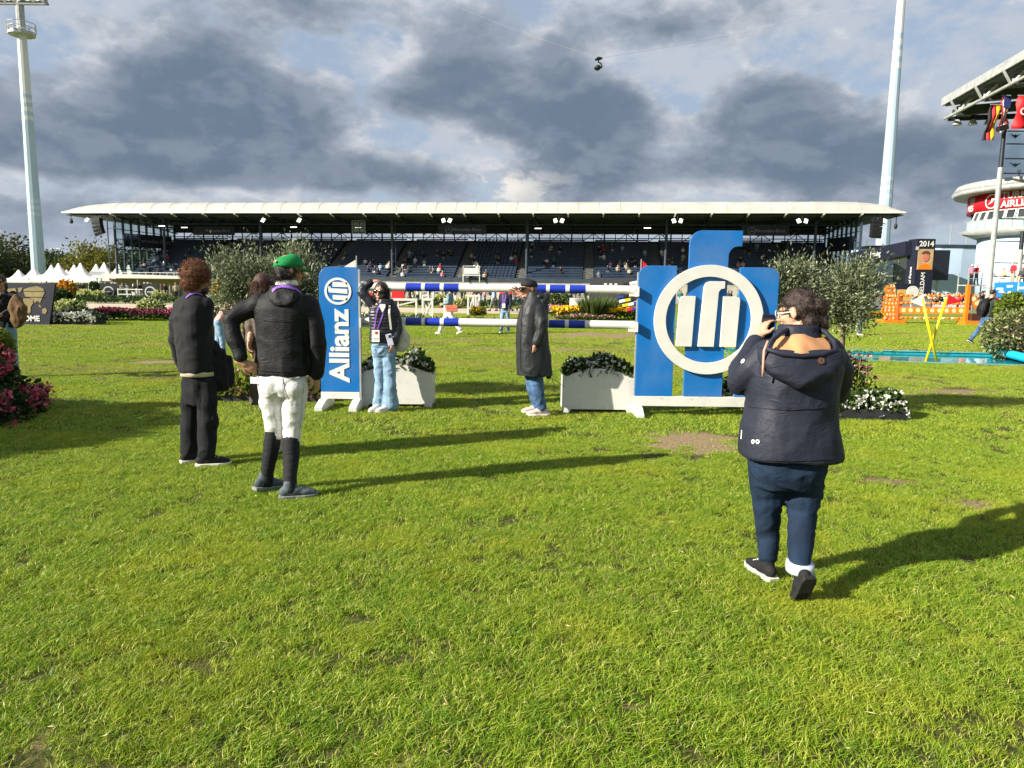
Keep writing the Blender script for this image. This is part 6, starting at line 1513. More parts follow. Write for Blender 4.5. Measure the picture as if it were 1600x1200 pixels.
def frame(hd, pitch=0.0, roll=0.0):      # columns: right, forward, up for heading hd (clockwise from +Y)
    return Matrix.Rotation(-hd, 3, 'Z') @ Matrix.Rotation(pitch, 3, 'X') @ Matrix.Rotation(roll, 3, 'Y')
R_ = math.radians
class Fig:
    def __init__(s, label, px, py, by=None, group=None, loc=None):
        g = G(px, py) if by is None else Vector((P(px, 500, by).x, by, 0))
        if loc is not None: g = Vector(loc)
        s.b = g; s.by = g.y; s.s = g.y / FPX; s.t = thing('person', label, 'person', g, 0, group); s.skinp = MB(); s.parts = {}
    def q(s, px, py, dy=0.0): return P(px, py, s.by + dy) - s.b
    def m(s, px): return px * s.s
    def rings(s, rows, yaw=0.0):         # rows: (px, py, half width px, half depth m, dy)
        return [(s.q(r[0], r[1], r[4] if len(r) > 4 else 0), s.m(r[2]), r[3], -(r[5] if len(r) > 5 else yaw)) for r in rows]
    def head(s, c, hd, pitch=0.0, k=1.0, female=False, neck=None, roll=0.0, eyes=True):
        F = frame(hd, pitch, roll); f = lambda x, y, z: c + F @ (Vector((x, y, z)) * k); mb = s.skinp; s.hc, s.F, s.hk = c, F, k
        e = lambda x, y, z, a, b_, d: mb.ell(f(x, y, z), (a * k, b_ * k, d * k), F)
        e(0, -.012, .028, .074, .095, .086); e(0, .022, -.025, .062, .066, .082); e(0, .034, -.078, .042 if not female else .036, .046, .036)
        e(0, .070, .022, .046, .020, .012); e(.036, .062, -.028, .022, .022, .022); e(-.036, .062, -.028, .022, .022, .022)
        mb.limb([f(0, .084, .010), f(0, .100, -.012), f(0, .106, -.028)], [.008 * k, .011 * k, .014 * k], 8); e(0, .094, -.032, .017, .012, .009)
        e(0, .086, -.056, .022, .010, .007); e(0, .080, -.090, .020, .016, .014)
        for sx_ in (-1, 1): e(sx_ * .076, -.008, -.008, .010, .020, .031)
        if neck is not None: mb.limb([neck, f(0, -.022, -.05)], [.058 * k if not female else .050 * k, .053 * k if not female else .046 * k], 12)
        return f
    def face(s, f, lips=True, eyes=True):
        F, k = s.F, s.hk
        if lips: MB().ell(f(0, .0935, -.0565), (.021 * k, .006 * k, .0075 * k), F, 10, 6).build('lips', LIP, s.t, smooth=True)
        if eyes:
            for sx_ in (-1, 1):
                o = MB().ell(f(sx_ * .030, .078, .004), (.013 * k, .009 * k, .008 * k), F, 10, 6).build('eye', EYEW, s.t, smooth=True)
                MB().ell(f(sx_ * .030, .0855, .004), (.006 * k, .003 * k, .006 * k), F, 8, 5).build('iris', EYEB, o, smooth=True)
                MB().ell(f(sx_ * .031, .086, .024), (.019 * k, .005 * k, .004 * k), F, 8, 5).build('eyebrow', H_dark, s.t, smooth=True)
    def hand(s, w, d, n, curl=.35, side=1, k=1.0, spread=.0):
        d = Vector(d).normalized(); n = Vector(n); n = (n - d * n.dot(d)).normalized(); a = d.cross(n) * side; mb = s.skinp; w = Vector(w)
        mb.ell(w + d * .048 * k, (.040 * k, .020 * k, .056 * k), Matrix((a, n, d)).transposed(), 12, 8); mb.limb([w - d * .03, w + d * .02], [.029 * k, .030 * k], 10)
        for i, (o, ln) in enumerate(((.029, .074), (.010, .082), (-.010, .076), (-.029, .060))):
            p_ = w + d * .082 * k + a * o * k; pts = [p_ - d * .02 * k, p_]; ang = curl * (.6 + .12 * i); dd = (d + a * spread * (1.5 - i) * .4).normalized()
            for j in range(3):
                v_ = dd * math.cos(ang) + n * math.sin(ang); p_ = p_ + v_ * ln * k / 2.7; pts.append(p_.copy()); ang += curl
            mb.limb(pts, [.0100 * k, .0098 * k, .0092 * k, .0085 * k, .0075 * k], 8)
        b_ = w + d * .022 * k + a * .026 * k; t1 = b_ + (d * .55 + a * .62 + n * .35).normalized() * .040 * k; t2 = t1 + (d * .9 + a * .15 + n * .4).normalized() * .030 * k
        mb.limb([b_, t1, t2], [.0145 * k, .0115 * k, .0090 * k], 8)
    def body(s, mt, vox=.0062, dec=.45): return blob(s.skinp, 'body', mt, s.t, vox, 3, dec=dec)
    def shoe(s, ank, hd, mt, sole, pitch=0.0, k=1.0, label=None, h=.085):
        ank = Vector(ank)
        if abs(pitch) < .9 and s.by < 11: ank.z = (h + .012) * k + max(0, -pitch) * .10
        F = frame(hd, pitch); f = lambda x, y, z: Vector(ank) + F @ Vector((x * k, y * k, (z - h) * k)); e = MB()
        E_ = lambda x, y, z, a, b_, c: e.ell(f(x, y, z), (a * k, b_ * k, c * k), F)
        E_(0, -.035, .046, .034, .044, .037); E_(0, .03, .048, .041, .075, .040); E_(0, .095, .038, .042, .065, .028); E_(0, .135, .032, .036, .045, .022); e.limb([f(0, -.01, .06), f(0, -.012, .095)], [.038 * k, .036 * k], 12)
        o = blob(e, 'shoe', mt, s.t, .0075, 3, dec=.6, wr=.0015, wf=(30, 30, 30))
        out = [(-.030, -.078), (.030, -.078), (.040, -.04), (.038, .03), (.045, .09), (.036, .15), (.012, .182), (-.014, .182), (-.036, .15), (-.044, .09), (-.037, .03), (-.040, -.04)]
        V_ = [f(x, y, -.004 + (.012 if y > .15 else 0)) for x, y in out] + [f(x * 1.04, y * 1.02, .020 + (.008 if y > .15 else 0)) for x, y in out]; n_ = len(out)
        MB().add(V_, [tuple(range(n_)), tuple(range(n_, 2 * n_))] + [(i, (i + 1) % n_, (i + 1) % n_ + n_, i + n_) for i in range(n_)]).build('sole', sole, o, bevel=.004)
        mb = MB()
        for k_ in range(4): mb.limb([f(-.022, .035 + k_ * .018, .090 - k_ * .0085), f(.022, .035 + k_ * .018, .090 - k_ * .0085)], [.004, .004], 6)
        mb.build('laces', sole if sole is not SOLE_B else SOLE_G, o, smooth=True)
        return o
    def hair(s, prims, name, mt, strands=None, n=1500, ln=.05, wd=.0035, down=.0, rnd=.6, vox=.008, wr=.004, curl=.2, wf=(26, 26, 10)):
        o = blob(prims, name, mt, s.t, vox, 3, wr=wr, wf=wf, dec=.6)
        if strands:
            me = o.data; co = np.array([v.co for v in me.vertices]); no = np.array([v.normal for v in me.vertices]); k = rng.integers(0, len(co), n)
            d_ = no[k] * .5 + np.array([0, 0, -down]) + rng.normal(size=(n, 3)) * rnd
            leaves('strands', co[k] - no[k] * .004, d_, ln * (.5 + rng.random(n)), np.full(n, wd), strands, o, curl=curl)
        return o
def ribbon(mb, pts, w_, nrm, t=.002):
    pts = [Vector(p) for p in pts]
    for a, c in zip(pts[:-1], pts[1:]): mb.bar(a, c, w_, t, nrm)
    return mb
def kneefolds(): pass

# 1 -- curly haired man in black with a coat over his arm (seen from behind)
f1 = Fig('curly haired man in black sweater and cargo trousers with a black coat over his arm', 312, 724)
hd = R_(62); q = f1.q
F_ = f1.head(q(309, 437, .0), hd, R_(-6), 1.0, neck=q(304, 462, -.01))
f1.skinp.loft(f1.rings([(310, 590, 22, .10), (304, 520, 24, .09), (302, 475, 27, .09), (304, 460, 14, .06)], .5))
f1.skinp.limb([q(322, 480, .02), q(314, 538, -.02), q(334, 556, .12)], [.05, .04, .028]); f1.hand(q(338, 556, .13), (.8, .5, -.1), (0, 0, -1), .5, 1)
f1.skinp.limb([q(281, 482, 0), q(274, 535, .03), q(284, 575, .12)], [.05, .04, .028]); f1.hand(q(285, 577, .13), (.2, .6, -.7), (1, 0, 0), .4, -1)
f1.skinp.limb([q(299, 600, .03), q(297, 640, .05), q(296, 675, .04), q(296, 712, .02)], [.06, .045, .04, .035]); f1.skinp.limb([q(323, 600, -.03), q(324, 640, -.05), q(324, 680, -.06), q(323, 716, -.07)], [.06, .045, .04, .035])
f1.body(SK3)
MB_ = MB().loft(f1.rings([(309.5, 582, 27.6, .146), (307, 560, 27.5, .142), (304, 525, 29.5, .145), (301, 495, 31, .14), (301, 477, 29, .125), (304, 465, 22, .10), (305, 459, 13, .075), (305, 456, 11, .066)], .45))
MB_.limb([q(284, 478), q(277, 500, .0), q(273.5, 532, .03), q(280, 560, .10), q(285, 574, .13)], [.075, .068, .058, .05, .045]); MB_.limb([q(321, 477, -.02), q(319, 505, -.05), q(313, 538, -.07), q(322, 552, .0), q(334, 556, .11)], [.078, .074, .066, .060, .052])
sw1 = blob(MB_, 'sweater', C_black, f1.t, .011, 4, wr=.007, wf=(6, 6, 10), seed=1)
MB_ = MB().loft(f1.rings([(310.5, 586.5, 26.0, .139), (309.5, 572, 25.5, .134)], .45)); MB_.build('shirt_hem', C_cream, f1.t, smooth=True)
MB_ = MB().loft(f1.rings([(312, 632, 22, .105), (311, 610, 23.5, .118), (310, 587, 23, .115), (309, 572, 22, .11)], .4))
MB_.limb([q(299, 600, .03), q(297, 640, .05), q(296, 675, .04), q(296, 705, .02)], [.084, .080, .077, .075]); MB_.limb([q(323, 600, -.03), q(324, 640, -.05), q(324, 680, -.08), q(323, 708, -.12)], [.086, .083, .079, .077])
MB_.ell(q(336.5, 656, -.06), (.022, .06, .085)); MB_.ell(q(287.5, 652, .05), (.02, .06, .085))
tr1 = blob(MB_, 'trousers', C_cargo, f1.t, .011, 4, wr=.010, wf=(7, 7, 5), seed=2)
MB2_ = MB(); strap_on(MB2_, tr1, f1.b, [(328, 632), (328, 668), (340, 668)], .006, .002); strap_on(MB2_, tr1, f1.b, [(327, 636), (341, 635)], .008, .003); strap_on(MB2_, tr1, f1.b, [(311, 600), (312, 640)], .005, .002); MB2_.build('pocket_seam', C_cargo, f1.t)
f1.shoe(q(297, 711, .0), R_(48), C_sneakb, SOLE_W, 0, 1.08); f1.shoe(q(322, 716, -.13), R_(72), C_sneakb, SOLE_W, 0, 1.12)
hb = MB().ell(F_(0, -.02, .042), (.116, .122, .104), f1.F).ell(F_(0, -.05, -.02), (.098, .085, .095), f1.F).ell(F_(-.02, -.03, .09), (.10, .10, .075), f1.F)
f1.hair(hb, 'afro_hair', H_afro, HL_afro, 9500, .028, .0016, 0, .9, .010, .012, .9, (22, 22, 22))
bb_ = MB().ell(F_(0, .055, -.085), (.050, .045, .040), f1.F); blob(bb_, 'beard', H_dark, f1.t, .008, 2)
MB_ = MB(); strap_on(MB_, sw1, f1.b, [(291, 466), (297, 460.5), (306, 458), (316, 461)], .016); MB_.build('lanyard', C_purple, f1.t)
# the coat hanging over his forearm
ct_ = thing('coat', 'black coat draped over the forearm of the curly haired man', 'coat', f1.b)
MB_ = MB(); r_ = [(318, 548, 9, .06, .02), (330, 556, 20, .08, .05), (338, 575, 25, .075, .06), (341, 592, 24, .07, .05), (343, 604, 19, .06, .05), (342, 611, 12, .05, .05)]
MB_.loft(f1.rings(r_, -.2), 24, e=2.0); MB_.limb([q(330, 540, .02), q(352, 560, .08), q(357, 590, .06)], [.05, .055, .04])
blob(MB_, 'coat_cloth', C_black, ct_, .011, 4, wr=.024, wf=(13, 13, 4), seed=3)

# 2 -- rider with green cap, white breeches (seen from behind)
f2 = Fig('tall man in green cap, black hooded jacket and white riding breeches', 442, 770); q = f2.q; hd = R_(58)
F_ = f2.head(q(452, 423, .01), hd, R_(-4), 1.0, neck=q(446, 458, .0))
f2.skinp.loft(f2.rings([(441, 600, 38, .11), (441, 540, 34, .10), (441, 480, 40, .10), (445, 455, 18, .07)], .2))
f2.skinp.limb([q(402, 473), q(362, 502, -.06), q(377, 566, -.10)], [.05, .042, .030]); f2.hand(q(379, 567, -.10), (.78, .10, -.38), (.1, 1, -.2), .55, -1, 1.05)
f2.skinp.limb([q(482, 475), q(496, 535, -.02), q(494, 590, .03)], [.05, .042, .030]); f2.hand(q(494, 588, .03), (.05, .15, -1), (-1, .2, 0), .45, 1, 1.0)
f2.skinp.limb([q(423, 603, .01), q(428, 655, .035), q(427, 677, .04), q(424, 700, .03), q(418, 725, .02), q(417.5, 742, .02)], [.06, .045, .04, .04, .03, .025]); f2.skinp.limb([q(460, 606), q(457, 668), q(455, 715, -.06), q(453, 745, -.14), q(454, 762, -.17)], [.06, .045, .04, .034, .03])
f2.body(SK2)
MB_ = MB().loft(f2.rings([(441, 586, 42, .135), (441, 570, 42.5, .14), (441, 535, 41, .135), (441, 505, 43, .14), (441, 482, 45, .138), (442, 468, 41, .12), (445, 458, 27, .10), (446, 450, 20, .085), (447, 444, 18, .075)], .18))
MB_.limb([q(404, 474), q(385, 484, -.02), q(362, 501, -.06), q(365, 525, -.08), q(376, 556, -.10)], [.082, .078, .068, .062, .052]); MB_.limb([q(481, 476), q(490, 505, -.01), q(496, 538, -.02), q(496, 565, .0), q(495, 583, .02)], [.082, .078, .066, .060, .052])
j2 = blob(MB_, 'jacket', C_blackshell, f2.t, .010, 5, wr=.009, wf=(5, 5, 4.2), seed=5)
MB_ = MB().loft(f2.rings([(442, 478, 13, .035, -.115), (442, 472, 21, .05, -.105), (444, 462, 25, .065, -.075), (446, 453, 25, .10, -.02), (447, 447, 22, .10, .0)], .18)); MB2_ = MB(); strap_on(MB2_, j2, f2.b, [(402, 578), (425, 580), (445, 581), (478, 577)], .008, .002); strap_on(MB2_, j2, f2.b, [(400, 497), (425, 502), (460, 502), (484, 497)], .006, .0015); MB2_.build('seam', C_blackshell, f2.t)
hd2 = blob(MB_, 'hood', C_blackshell, f2.t, .009, 4, wr=.009, wf=(9, 9, 12), seed=6)
MB_ = MB().loft(f2.rings([(442, 618, 35, .108), (441, 605, 38, .130), (441, 590, 38.5, .125), (441, 578, 36, .118)], .15))
MB_.limb([q(422, 603, .01), q(424, 630, .02), q(428, 655, .035), q(429, 677, .04)], [.098, .089, .074, .066]); MB_.limb([q(461, 606, -.01), q(459, 640, -.01), q(457, 668, -.0), q(455, 693, -.0)], [.098, .086, .071, .065])
MB_.ell(q(425, 604, -.07), (.085, .07, .085)); MB_.ell(q(458, 606, -.07), (.085, .07, .085))
br2 = blob(MB_, 'breeches', C_breech, f2.t, .010, 4, wr=.008, wf=(9, 9, 12), seed=7)
SEAM_ = mat('cream_stitching', (.52, .50, .46), .8)
MB2_ = MB(); strap_on(MB2_, br2, f2.b, [(441, 590), (442, 606), (443, 620)], .006, .002); strap_on(MB2_, br2, f2.b, [(452, 592), (468, 592)], .005, .002); strap_on(MB2_, br2, f2.b, [(474, 600), (472, 640), (466, 685)], .005, .002); strap_on(MB2_, br2, f2.b, [(445, 688), (455, 690), (466, 688)], .006, .002); MB2_.build('stitching', SEAM_, f2.t)
for sgn, pts, rr in ((0, [q(428, 672, .04), q(424, 700, .03), q(418, 735, .02), q(417, 754, .02)], [.064, .062, .050, .046]), (1, [q(455, 688, -.02), q(455, 715, -.06), q(453, 745, -.14), q(454, 764, -.17)], [.063, .061, .050, .046])):
    MB_ = MB().limb(pts, rr, 14); blob(MB_, 'sock', C_sock, f2.t, .009, 3, wr=.003, wf=(10, 10, 40), seed=8)
f2.shoe(q(414, 755, .02), R_(38), C_sneaker, SOLE_G, -.12, 1.08); f2.shoe(q(454, 768, -.17), R_(72), C_sneaker, SOLE_G, 0, 1.08)
hb = MB().ell(F_(0, -.022, .0), (.081, .092, .085), f2.F).ell(F_(0, -.062, -.038), (.066, .046, .050), f2.F).ell(F_(.05, -.02, -.025), (.035, .045, .045), f2.F).ell(F_(-.05, -.02, -.025), (.035, .045, .045), f2.F)
f2.hair(hb, 'hair', H_dark, HL_dark, 3000, .035, .0018, .5, .5, .008, .006)
MB_ = MB(); rr = []
for z, k in ((.012, 1.0), (.045, 1.0), (.075, .92), (.098, .74), (.112, .46), (.118, .15)): rr.append((z, k))
vs = []; n_ = 24
for z, k in rr:
    for j in range(n_): a = 2 * math.pi * j / n_; vs.append(F_(.091 * k * math.cos(a), -.010 + .110 * k * math.sin(a), z + .012 * math.sin(a)))
fs = [(i * n_ + j, i * n_ + (j + 1) % n_, (i + 1) * n_ + (j + 1) % n_, (i + 1) * n_ + j) for i in range(len(rr) - 1) for j in range(n_)] + [tuple(range((len(rr) - 1) * n_, len(rr) * n_)), tuple(range(n_ - 1, -1, -1))]
cap = MB().add(vs, fs).build('cap', C_green, f2.t, smooth=True); md = cap.modifiers.new('s', 'SUBSURF'); md.levels = md.render_levels = 1
def brim(F_, mt, par, drop=.018, ln=.075):
    v0 = []; m_ = 9
    for lay in (0, .006):
        for i in range(m_):
            a = math.radians(20 + 140 * i / (m_ - 1)); v0.append(F_(.088 * math.cos(a), -.010 + .106 * math.sin(a), .018 + lay)); v0.append(F_(.080 * math.cos(a), -.010 + .106 * math.sin(a) + ln * math.sin(a) ** .6, .018 + lay - drop * math.sin(a) + .004))
    o = 2 * m_; ff = [(2 * i, 2 * i + 2, 2 * i + 3, 2 * i + 1) for i in range(m_ - 1)] + [(o + 2 * i, o + 2 * i + 1, o + 2 * i + 3, o + 2 * i + 2) for i in range(m_ - 1)] + [(2 * i + 1, 2 * i + 3, o + 2 * i + 3, o + 2 * i + 1) for i in range(m_ - 1)]
    return MB().add(v0, ff).build('brim', mt, par, smooth=True)
brim(F_, C_green, cap)
MB().ell(F_(0, -.01, .118), (.008, .008, .006)).build('button', C_green, cap, smooth=True)
bk = f2.F @ Vector((-.25, -1, 0)).normalized(); c = F_(.034, -.112, .056)
MB().box(c, (.028, .006, .017), M=f2.F @ Matrix.Rotation(.3, 3, 'Z') @ Matrix.Rotation(-.30, 3, 'X')).build('badge', mat('cap_badge', (.5, .42, .34), .7), cap)
MB().box(c - f2.F @ Vector((-.0015, .0035, 0)), (.015, .004, .009), M=f2.F @ Matrix.Rotation(.3, 3, 'Z') @ Matrix.Rotation(-.30, 3, 'X')).build('badge_mark', M['red'], cap)
MB_ = MB(); strap_on(MB_, hd2, f2.b, [(426, 455), (432, 450), (441, 448), (452, 449), (462, 452), (469, 458)], .024); MB_.build('lanyard', C_purple, f2.t)
MB().loft(f2.rings([(448, 446, 17.5, .074), (449, 437.5, 15, .066)], .2)).build('collar', C_white, f2.t, smooth=True)
MB().box(q(399, 594, -.06), (.07, .02, .05)).build('pocket_flap', C_white, f2.t)
MB_ = MB()
for x0_, y0_, x1_, y1_ in ((446, 589, 449, 586), (462, 590, 468, 589)): MB_.bar(q(x0_, y0_, -.135), q(x1_, y1_, -.135), .006, .004)
MB_.build('pocket_button', M['textgrey'], f2.t)

# 3 -- woman hidden between them
f3 = Fig('auburn haired woman in taupe jacket half hidden behind the man with green cap', 433, 712, 6.75); q = f3.q
F_ = f3.head(q(413, 447), R_(10), 0, .92, True, neck=q(415, 466)); f3.skinp.loft(f3.rings([(430, 600, 24, .09), (425, 500, 24, .09), (420, 465, 12, .05)]))
f3.skinp.limb([q(397, 482), q(390, 520, .0), q(396, 556, .10)], [.045, .036, .026]); f3.hand(q(391, 527, -.05), (-.1, -.2, -1), (1, 0, 0), .5, 1); f3.skinp.limb([q(463, 482), q(482, 535), q(487, 585)], [.045, .036, .026]); f3.hand(q(487, 586), (0, .1, -1), (-1, 0, 0), .4, 1)
f3.skinp.limb([q(428, 600), q(430, 650), q(436, 705)], [.07, .05, .036]); f3.body(SK)
MB_ = MB().loft(f3.rings([(432, 600, 27, .13), (428, 540, 25, .12), (424, 500, 28, .12), (422, 478, 28, .11), (420, 466, 12, .07)])); MB_.limb([q(400, 483), q(393, 505), q(392, 528), q(395, 545, .06)], [.07, .062, .055, .048]); MB_.limb([q(460, 484), q(476, 515), q(484, 545), q(486, 575)], [.07, .062, .055, .048])
blob(MB_, 'jacket', C_taupe, f3.t, .012, 4, wr=.010, wf=(8, 8, 12), seed=9)
MB_ = MB().limb([q(424, 600), q(425, 650), q(433, 703)], [.09, .07, .06]).limb([q(446, 600), q(448, 650), q(446, 700)], [.09, .07, .06]).loft(f3.rings([(434, 612, 24, .11), (433, 590, 24, .12)])); blob(MB_, 'trousers', C_cream, f3.t, .012, 3, wr=.008, seed=10)
f3.shoe(q(436, 706, .0), R_(15), C_whites, SOLE_W); f3.shoe(q(448, 704, .05), R_(15), C_whites, SOLE_W)
hb = MB().ell(F_(0, -.02, .03), (.09, .108, .098), f3.F).ell(F_(0, -.06, -.07), (.085, .06, .13), f3.F); f3.hair(hb, 'hair', H_red, HL_red, 6000, .08, .002, 1.6, .25)
bg_ = thing('tote_bag', 'taupe shopper bag hanging low beside the man with green cap', 'bag', f3.b)
MB_ = MB().loft(f3.rings([(404, 632, 13, .06, -.1), (404, 610, 13.5, .075, -.1), (404, 588, 13, .05, -.1)])); blob(MB_, 'bag_body', C_taupe, bg_, .012, 3, wr=.008); MB().tube([q(396, 590, -.1), q(398, 560, -.05), q(402, 530, -.02)], .008, 6).build('strap', C_taupe, bg_)

# 4 -- smiling woman in sunglasses
f4 = Fig('smiling woman in sunglasses, dark quilted jacket and flared light jeans, hand on her head', 603, 637, 9.14); q = f4.q; hd = R_(190)
F_ = f4.head(q(595, 456, .0), hd, R_(-2), 1.02, True, neck=q(597, 474, .02), roll=R_(-5))
f4.skinp.loft(f4.rings([(600, 545, 18, .10), (599, 505, 15, .09), (598, 482, 18, .09), (598, 473, 10, .05)], -.15))
f4.skinp.limb([q(584, 478), q(565, 456, .0), q(579, 441, .04)], [.045, .036, .026]); f4.hand(q(580, 440.0, .04), (.92, .05, .12), (0, .3, -1), .45, 1, .95)
f4.skinp.limb([q(613, 478), q(622, 512, 0), q(613, 541, -.08)], [.045, .036, .026]); f4.hand(q(612, 541, -.08), (-.35, -.1, -1), (-.4, .9, 0), .5, 1, .95)
f4.skinp.limb([q(593, 545), q(594, 598, -.03), q(593, 631)], [.055, .04, .035]); f4.skinp.limb([q(607, 545), q(609.5, 598, -.06), q(610, 633, -.04)], [.055, .04, .035]); f4.body(SK)
MB().ell(F_(0, .090, -.056), (.024, .007, .006), f4.F, 12, 6).build('teeth', EYEW, f4.t, smooth=True); MB().ell(F_(0, .0905, -.0665), (.023, .007, .006), f4.F, 12, 6).build('lips', LIP, f4.t, smooth=True)
sg = MB()
for sx_ in (-1, 1): sg.ell(F_(sx_ * .036, .086, .006), (.034, .012, .026), f4.F @ Matrix.Rotation(-sx_ * .25, 3, 'Z'), 14, 8); sg.bar(F_(sx_ * .066, .075, .012), F_(sx_ * .078, .0, .006), .006, .010)
sg.bar(F_(-.012, .096, .012), F_(.012, .096, .012), .008, .008); sg.build('sunglasses', GLS, f4.t, smooth=True)
hb = MB().ell(F_(0, -.022, .034), (.088, .104, .092), f4.F).ell(F_(.068, -.015, -.06), (.030, .062, .118), f4.F).ell(F_(-.066, -.015, -.055), (.030, .062, .105), f4.F).ell(F_(0, -.07, -.06), (.075, .045, .12), f4.F)
f4.hair(hb, 'hair', H_dark, HL_dark, 3200, .09, .002, 1.6, .12)
rows = []
for k in range(13):
    u = k / 12; py = 534 - 60 * u; base = np.interp(u, [0, .3, .55, .8, .92, 1], [23.5, 21.5, 22, 23, 17, 9.5]); dp = np.interp(u, [0, .3, .6, .85, 1], [.125, .118, .125, .115, .06])
    rows += [(600.5 - u * 2.5, py + 1.5, base * .965, dp * .955), (600.5 - u * 2.5, py - 1, base * 1.02, dp * 1.03)]
MB_ = MB().loft(f4.rings(rows, -.12)); ps = [q(584, 479), q(575, 467, .0), q(564, 456, .0), q(571, 447.5, .03), q(579, 441, .04)]
def puff(mb, pts, r0, r1, n_=7):
    tot = []; pts = [Vector(p) for p in pts]; segs = []
    for i in range(len(pts) - 1):
        for k in range(n_): segs.append(pts[i].lerp(pts[i + 1], k / n_))
    segs.append(pts[-1]); N = len(segs); rad = [(r0 + (r1 - r0) * i / (N - 1)) * (1.04 if (i // 2) % 2 else .95) for i in range(N)]
    return mb.limb(segs, rad, 14)
puff(MB_, ps, .066, .050, 4); puff(MB_, [q(613, 480), q(620, 498), q(622.5, 514, -.01), q(616, 535, -.07)], .068, .050, 5)
qj = blob(MB_, 'quilted_jacket', C_puff, f4.t, .009, 1, wr=.004, wf=(12, 12, 12), seed=11)
MB_ = MB().loft(f4.rings([(604, 477, 15, .10), (602, 471, 14, .095), (601, 467, 12.5, .088)], -.1)); blob(MB_, 'hood', C_puff, f4.t, .009, 2, wr=.006, wf=(14, 14, 14))
MB().prism([(0, -.075), (.038, .0), (.036, .03), (-.036, .03), (-.038, .0)], .02, o=q(597.5, 479, -.125)).build('white_top', C_white, f4.t)
MB_ = MB(); strap_on(MB_, qj, f4.b, [(592, 478), (588, 492), (585, 514)], .018); strap_on(MB_, qj, f4.b, [(603, 478), (597, 495), (590, 514)], .018); MB_.build('lanyard', C_purple, f4.t)
MB().box(q(587, 525, -.155), (.095, .006, .150)).build('badge', M['textwhite'], f4.t); MB().box(q(588, 520, -.160), (.03, .003, .03)).build('badge_mark', M['red'], f4.t); MB().box(q(587, 529, -.160), (.06, .003, .012)).build('badge_lines', M['textgrey'], f4.t)
MB_ = MB().loft(f4.rings([(601, 556, 19, .115), (600, 546, 19.5, .125), (600, 536, 18.5, .115), (600, 530, 17, .11)], -.1))
MB_.limb([q(593, 552), q(593, 575, -.02), q(594, 598, -.03), q(594, 616, -.01), q(593, 630, .0)], [.085, .078, .068, .078, .092]); MB_.limb([q(607, 552, -.01), q(608, 575, -.03), q(609.5, 598, -.06), q(610, 616, -.05), q(610, 631, -.04)], [.090, .084, .076, .090, .108])
jn4 = blob(MB_, 'jeans', C_denim2, f4.t, .010, 4, wr=.010, wf=(9, 9, 11), seed=12)
MB2_ = MB(); strap_on(MB2_, jn4, f4.b, [(583, 541), (600, 543), (617, 540)], .006, .002); strap_on(MB2_, jn4, f4.b, [(600, 543), (600, 558)], .006, .002); strap_on(MB2_, jn4, f4.b, [(586, 545), (588, 551), (583, 553)], .005, .002); MB2_.build('seam', mat('denim_stitch', (.11, .18, .27), .8), f4.t)
f4.shoe(q(591, 627, -.04), R_(210), C_whites, SOLE_W, 0, 1.0); f4.shoe(q(607, 628, -.08), R_(225), C_whites, SOLE_W, 0, 1.05)
ph = thing('phone', 'pale phone held low in the hand of the woman in sunglasses', 'phone', f4.b + q(609, 531, -.13)); MB().box((0, 0, 0), (.075, .010, .15), M=Matrix.Rotation(-.25, 3, 'Y')).build('case', mat('phone_case', (.42, .44, .55), .4), ph, bevel=.006); MB().box((0, -.007, .045), (.03, .006, .03), M=Matrix.Rotation(-.25, 3, 'Y')).build('camera_island', M['black'], ph)
tb = thing('tote_bag', 'cream canvas tote bag on the shoulder of the woman in sunglasses', 'bag', f4.b)
MB_ = MB().loft(f4.rings([(627, 549, 8, .05, .10), (629, 541, 12, .08, .10), (629, 525, 11, .08, .10), (626, 508, 7, .05, .09), (623, 497, 3, .03, .08)], -.2)); blob(MB_, 'bag_body', C_tote, tb, .010, 3, wr=.014, wf=(9, 9, 5), seed=4)
MB_ = MB(); ribbon(MB_, [q(624, 500, .06), q(616, 480, .02), q(608.5, 476, -.075), q(608, 490, -.13), q(611, 515, -.10)], .024, (0, -1, .2), .006); MB_.build('strap', C_tote, tb)

# 5 -- man in long charcoal coat
f5 = Fig('man in dark cap and long charcoal coat resting a hand on the upper pole', 840, 650); q = f5.q; hd = R_(-118)
F_ = f5.head(q(826, 451, .0), hd, R_(-4), 1.02, False, neck=q(835, 472, .02)); f5.skinp.loft(f5.rings([(836, 560, 20, .13), (834, 500, 20, .13), (836, 472, 10, .07)]))
f5.skinp.limb([q(842, 484, -.12), q(845, 515, -.16), q(837, 538, -.17)], [.05, .04, .03]); f5.hand(q(836, 537, -.17), (.0, -.1, -1), (-.5, .6, 0), .42, 1, 1.05)
f5.skinp.limb([q(826, 482, .16), q(826, 486, .20), q(816, 461, .12)], [.05, .04, .03]); f5.hand(q(817, 461, .12), (-.75, -.05, .50), (-.3, -.85, -.3), .30, -1, 1.12, .5)
f5.skinp.limb([q(836, 570, -.02), q(841, 615, -.02), q(847, 642, -.02)], [.06, .045, .038]); f5.skinp.limb([q(831, 570, .1), q(834, 615, .15), q(840, 638, .17)], [.06, .045, .038]); f5.body(SKR); f5.face(F_)
for sx_ in (-1, 1): MB().ring(F_(sx_ * .034, .094, .004), .021, .025, .004, f5.F, 20).build('glasses_rim', M['black'], f5.t)
MB_ = MB()
for sx_ in (-1, 1): MB_.bar(F_(sx_ * .058, .090, .008), F_(sx_ * .078, -.01, .004), .004)
MB_.bar(F_(-.010, .095, .006), F_(.010, .095, .006), .004); MB_.build('glasses_frame', M['black'], f5.t)
hb = MB().ell(F_(0, -.04, -.01), (.078, .072, .062), f5.F); f5.hair(hb, 'hair', mat('grey_hair', (.16, .14, .13), .7, .3, 40), None)
vs = []
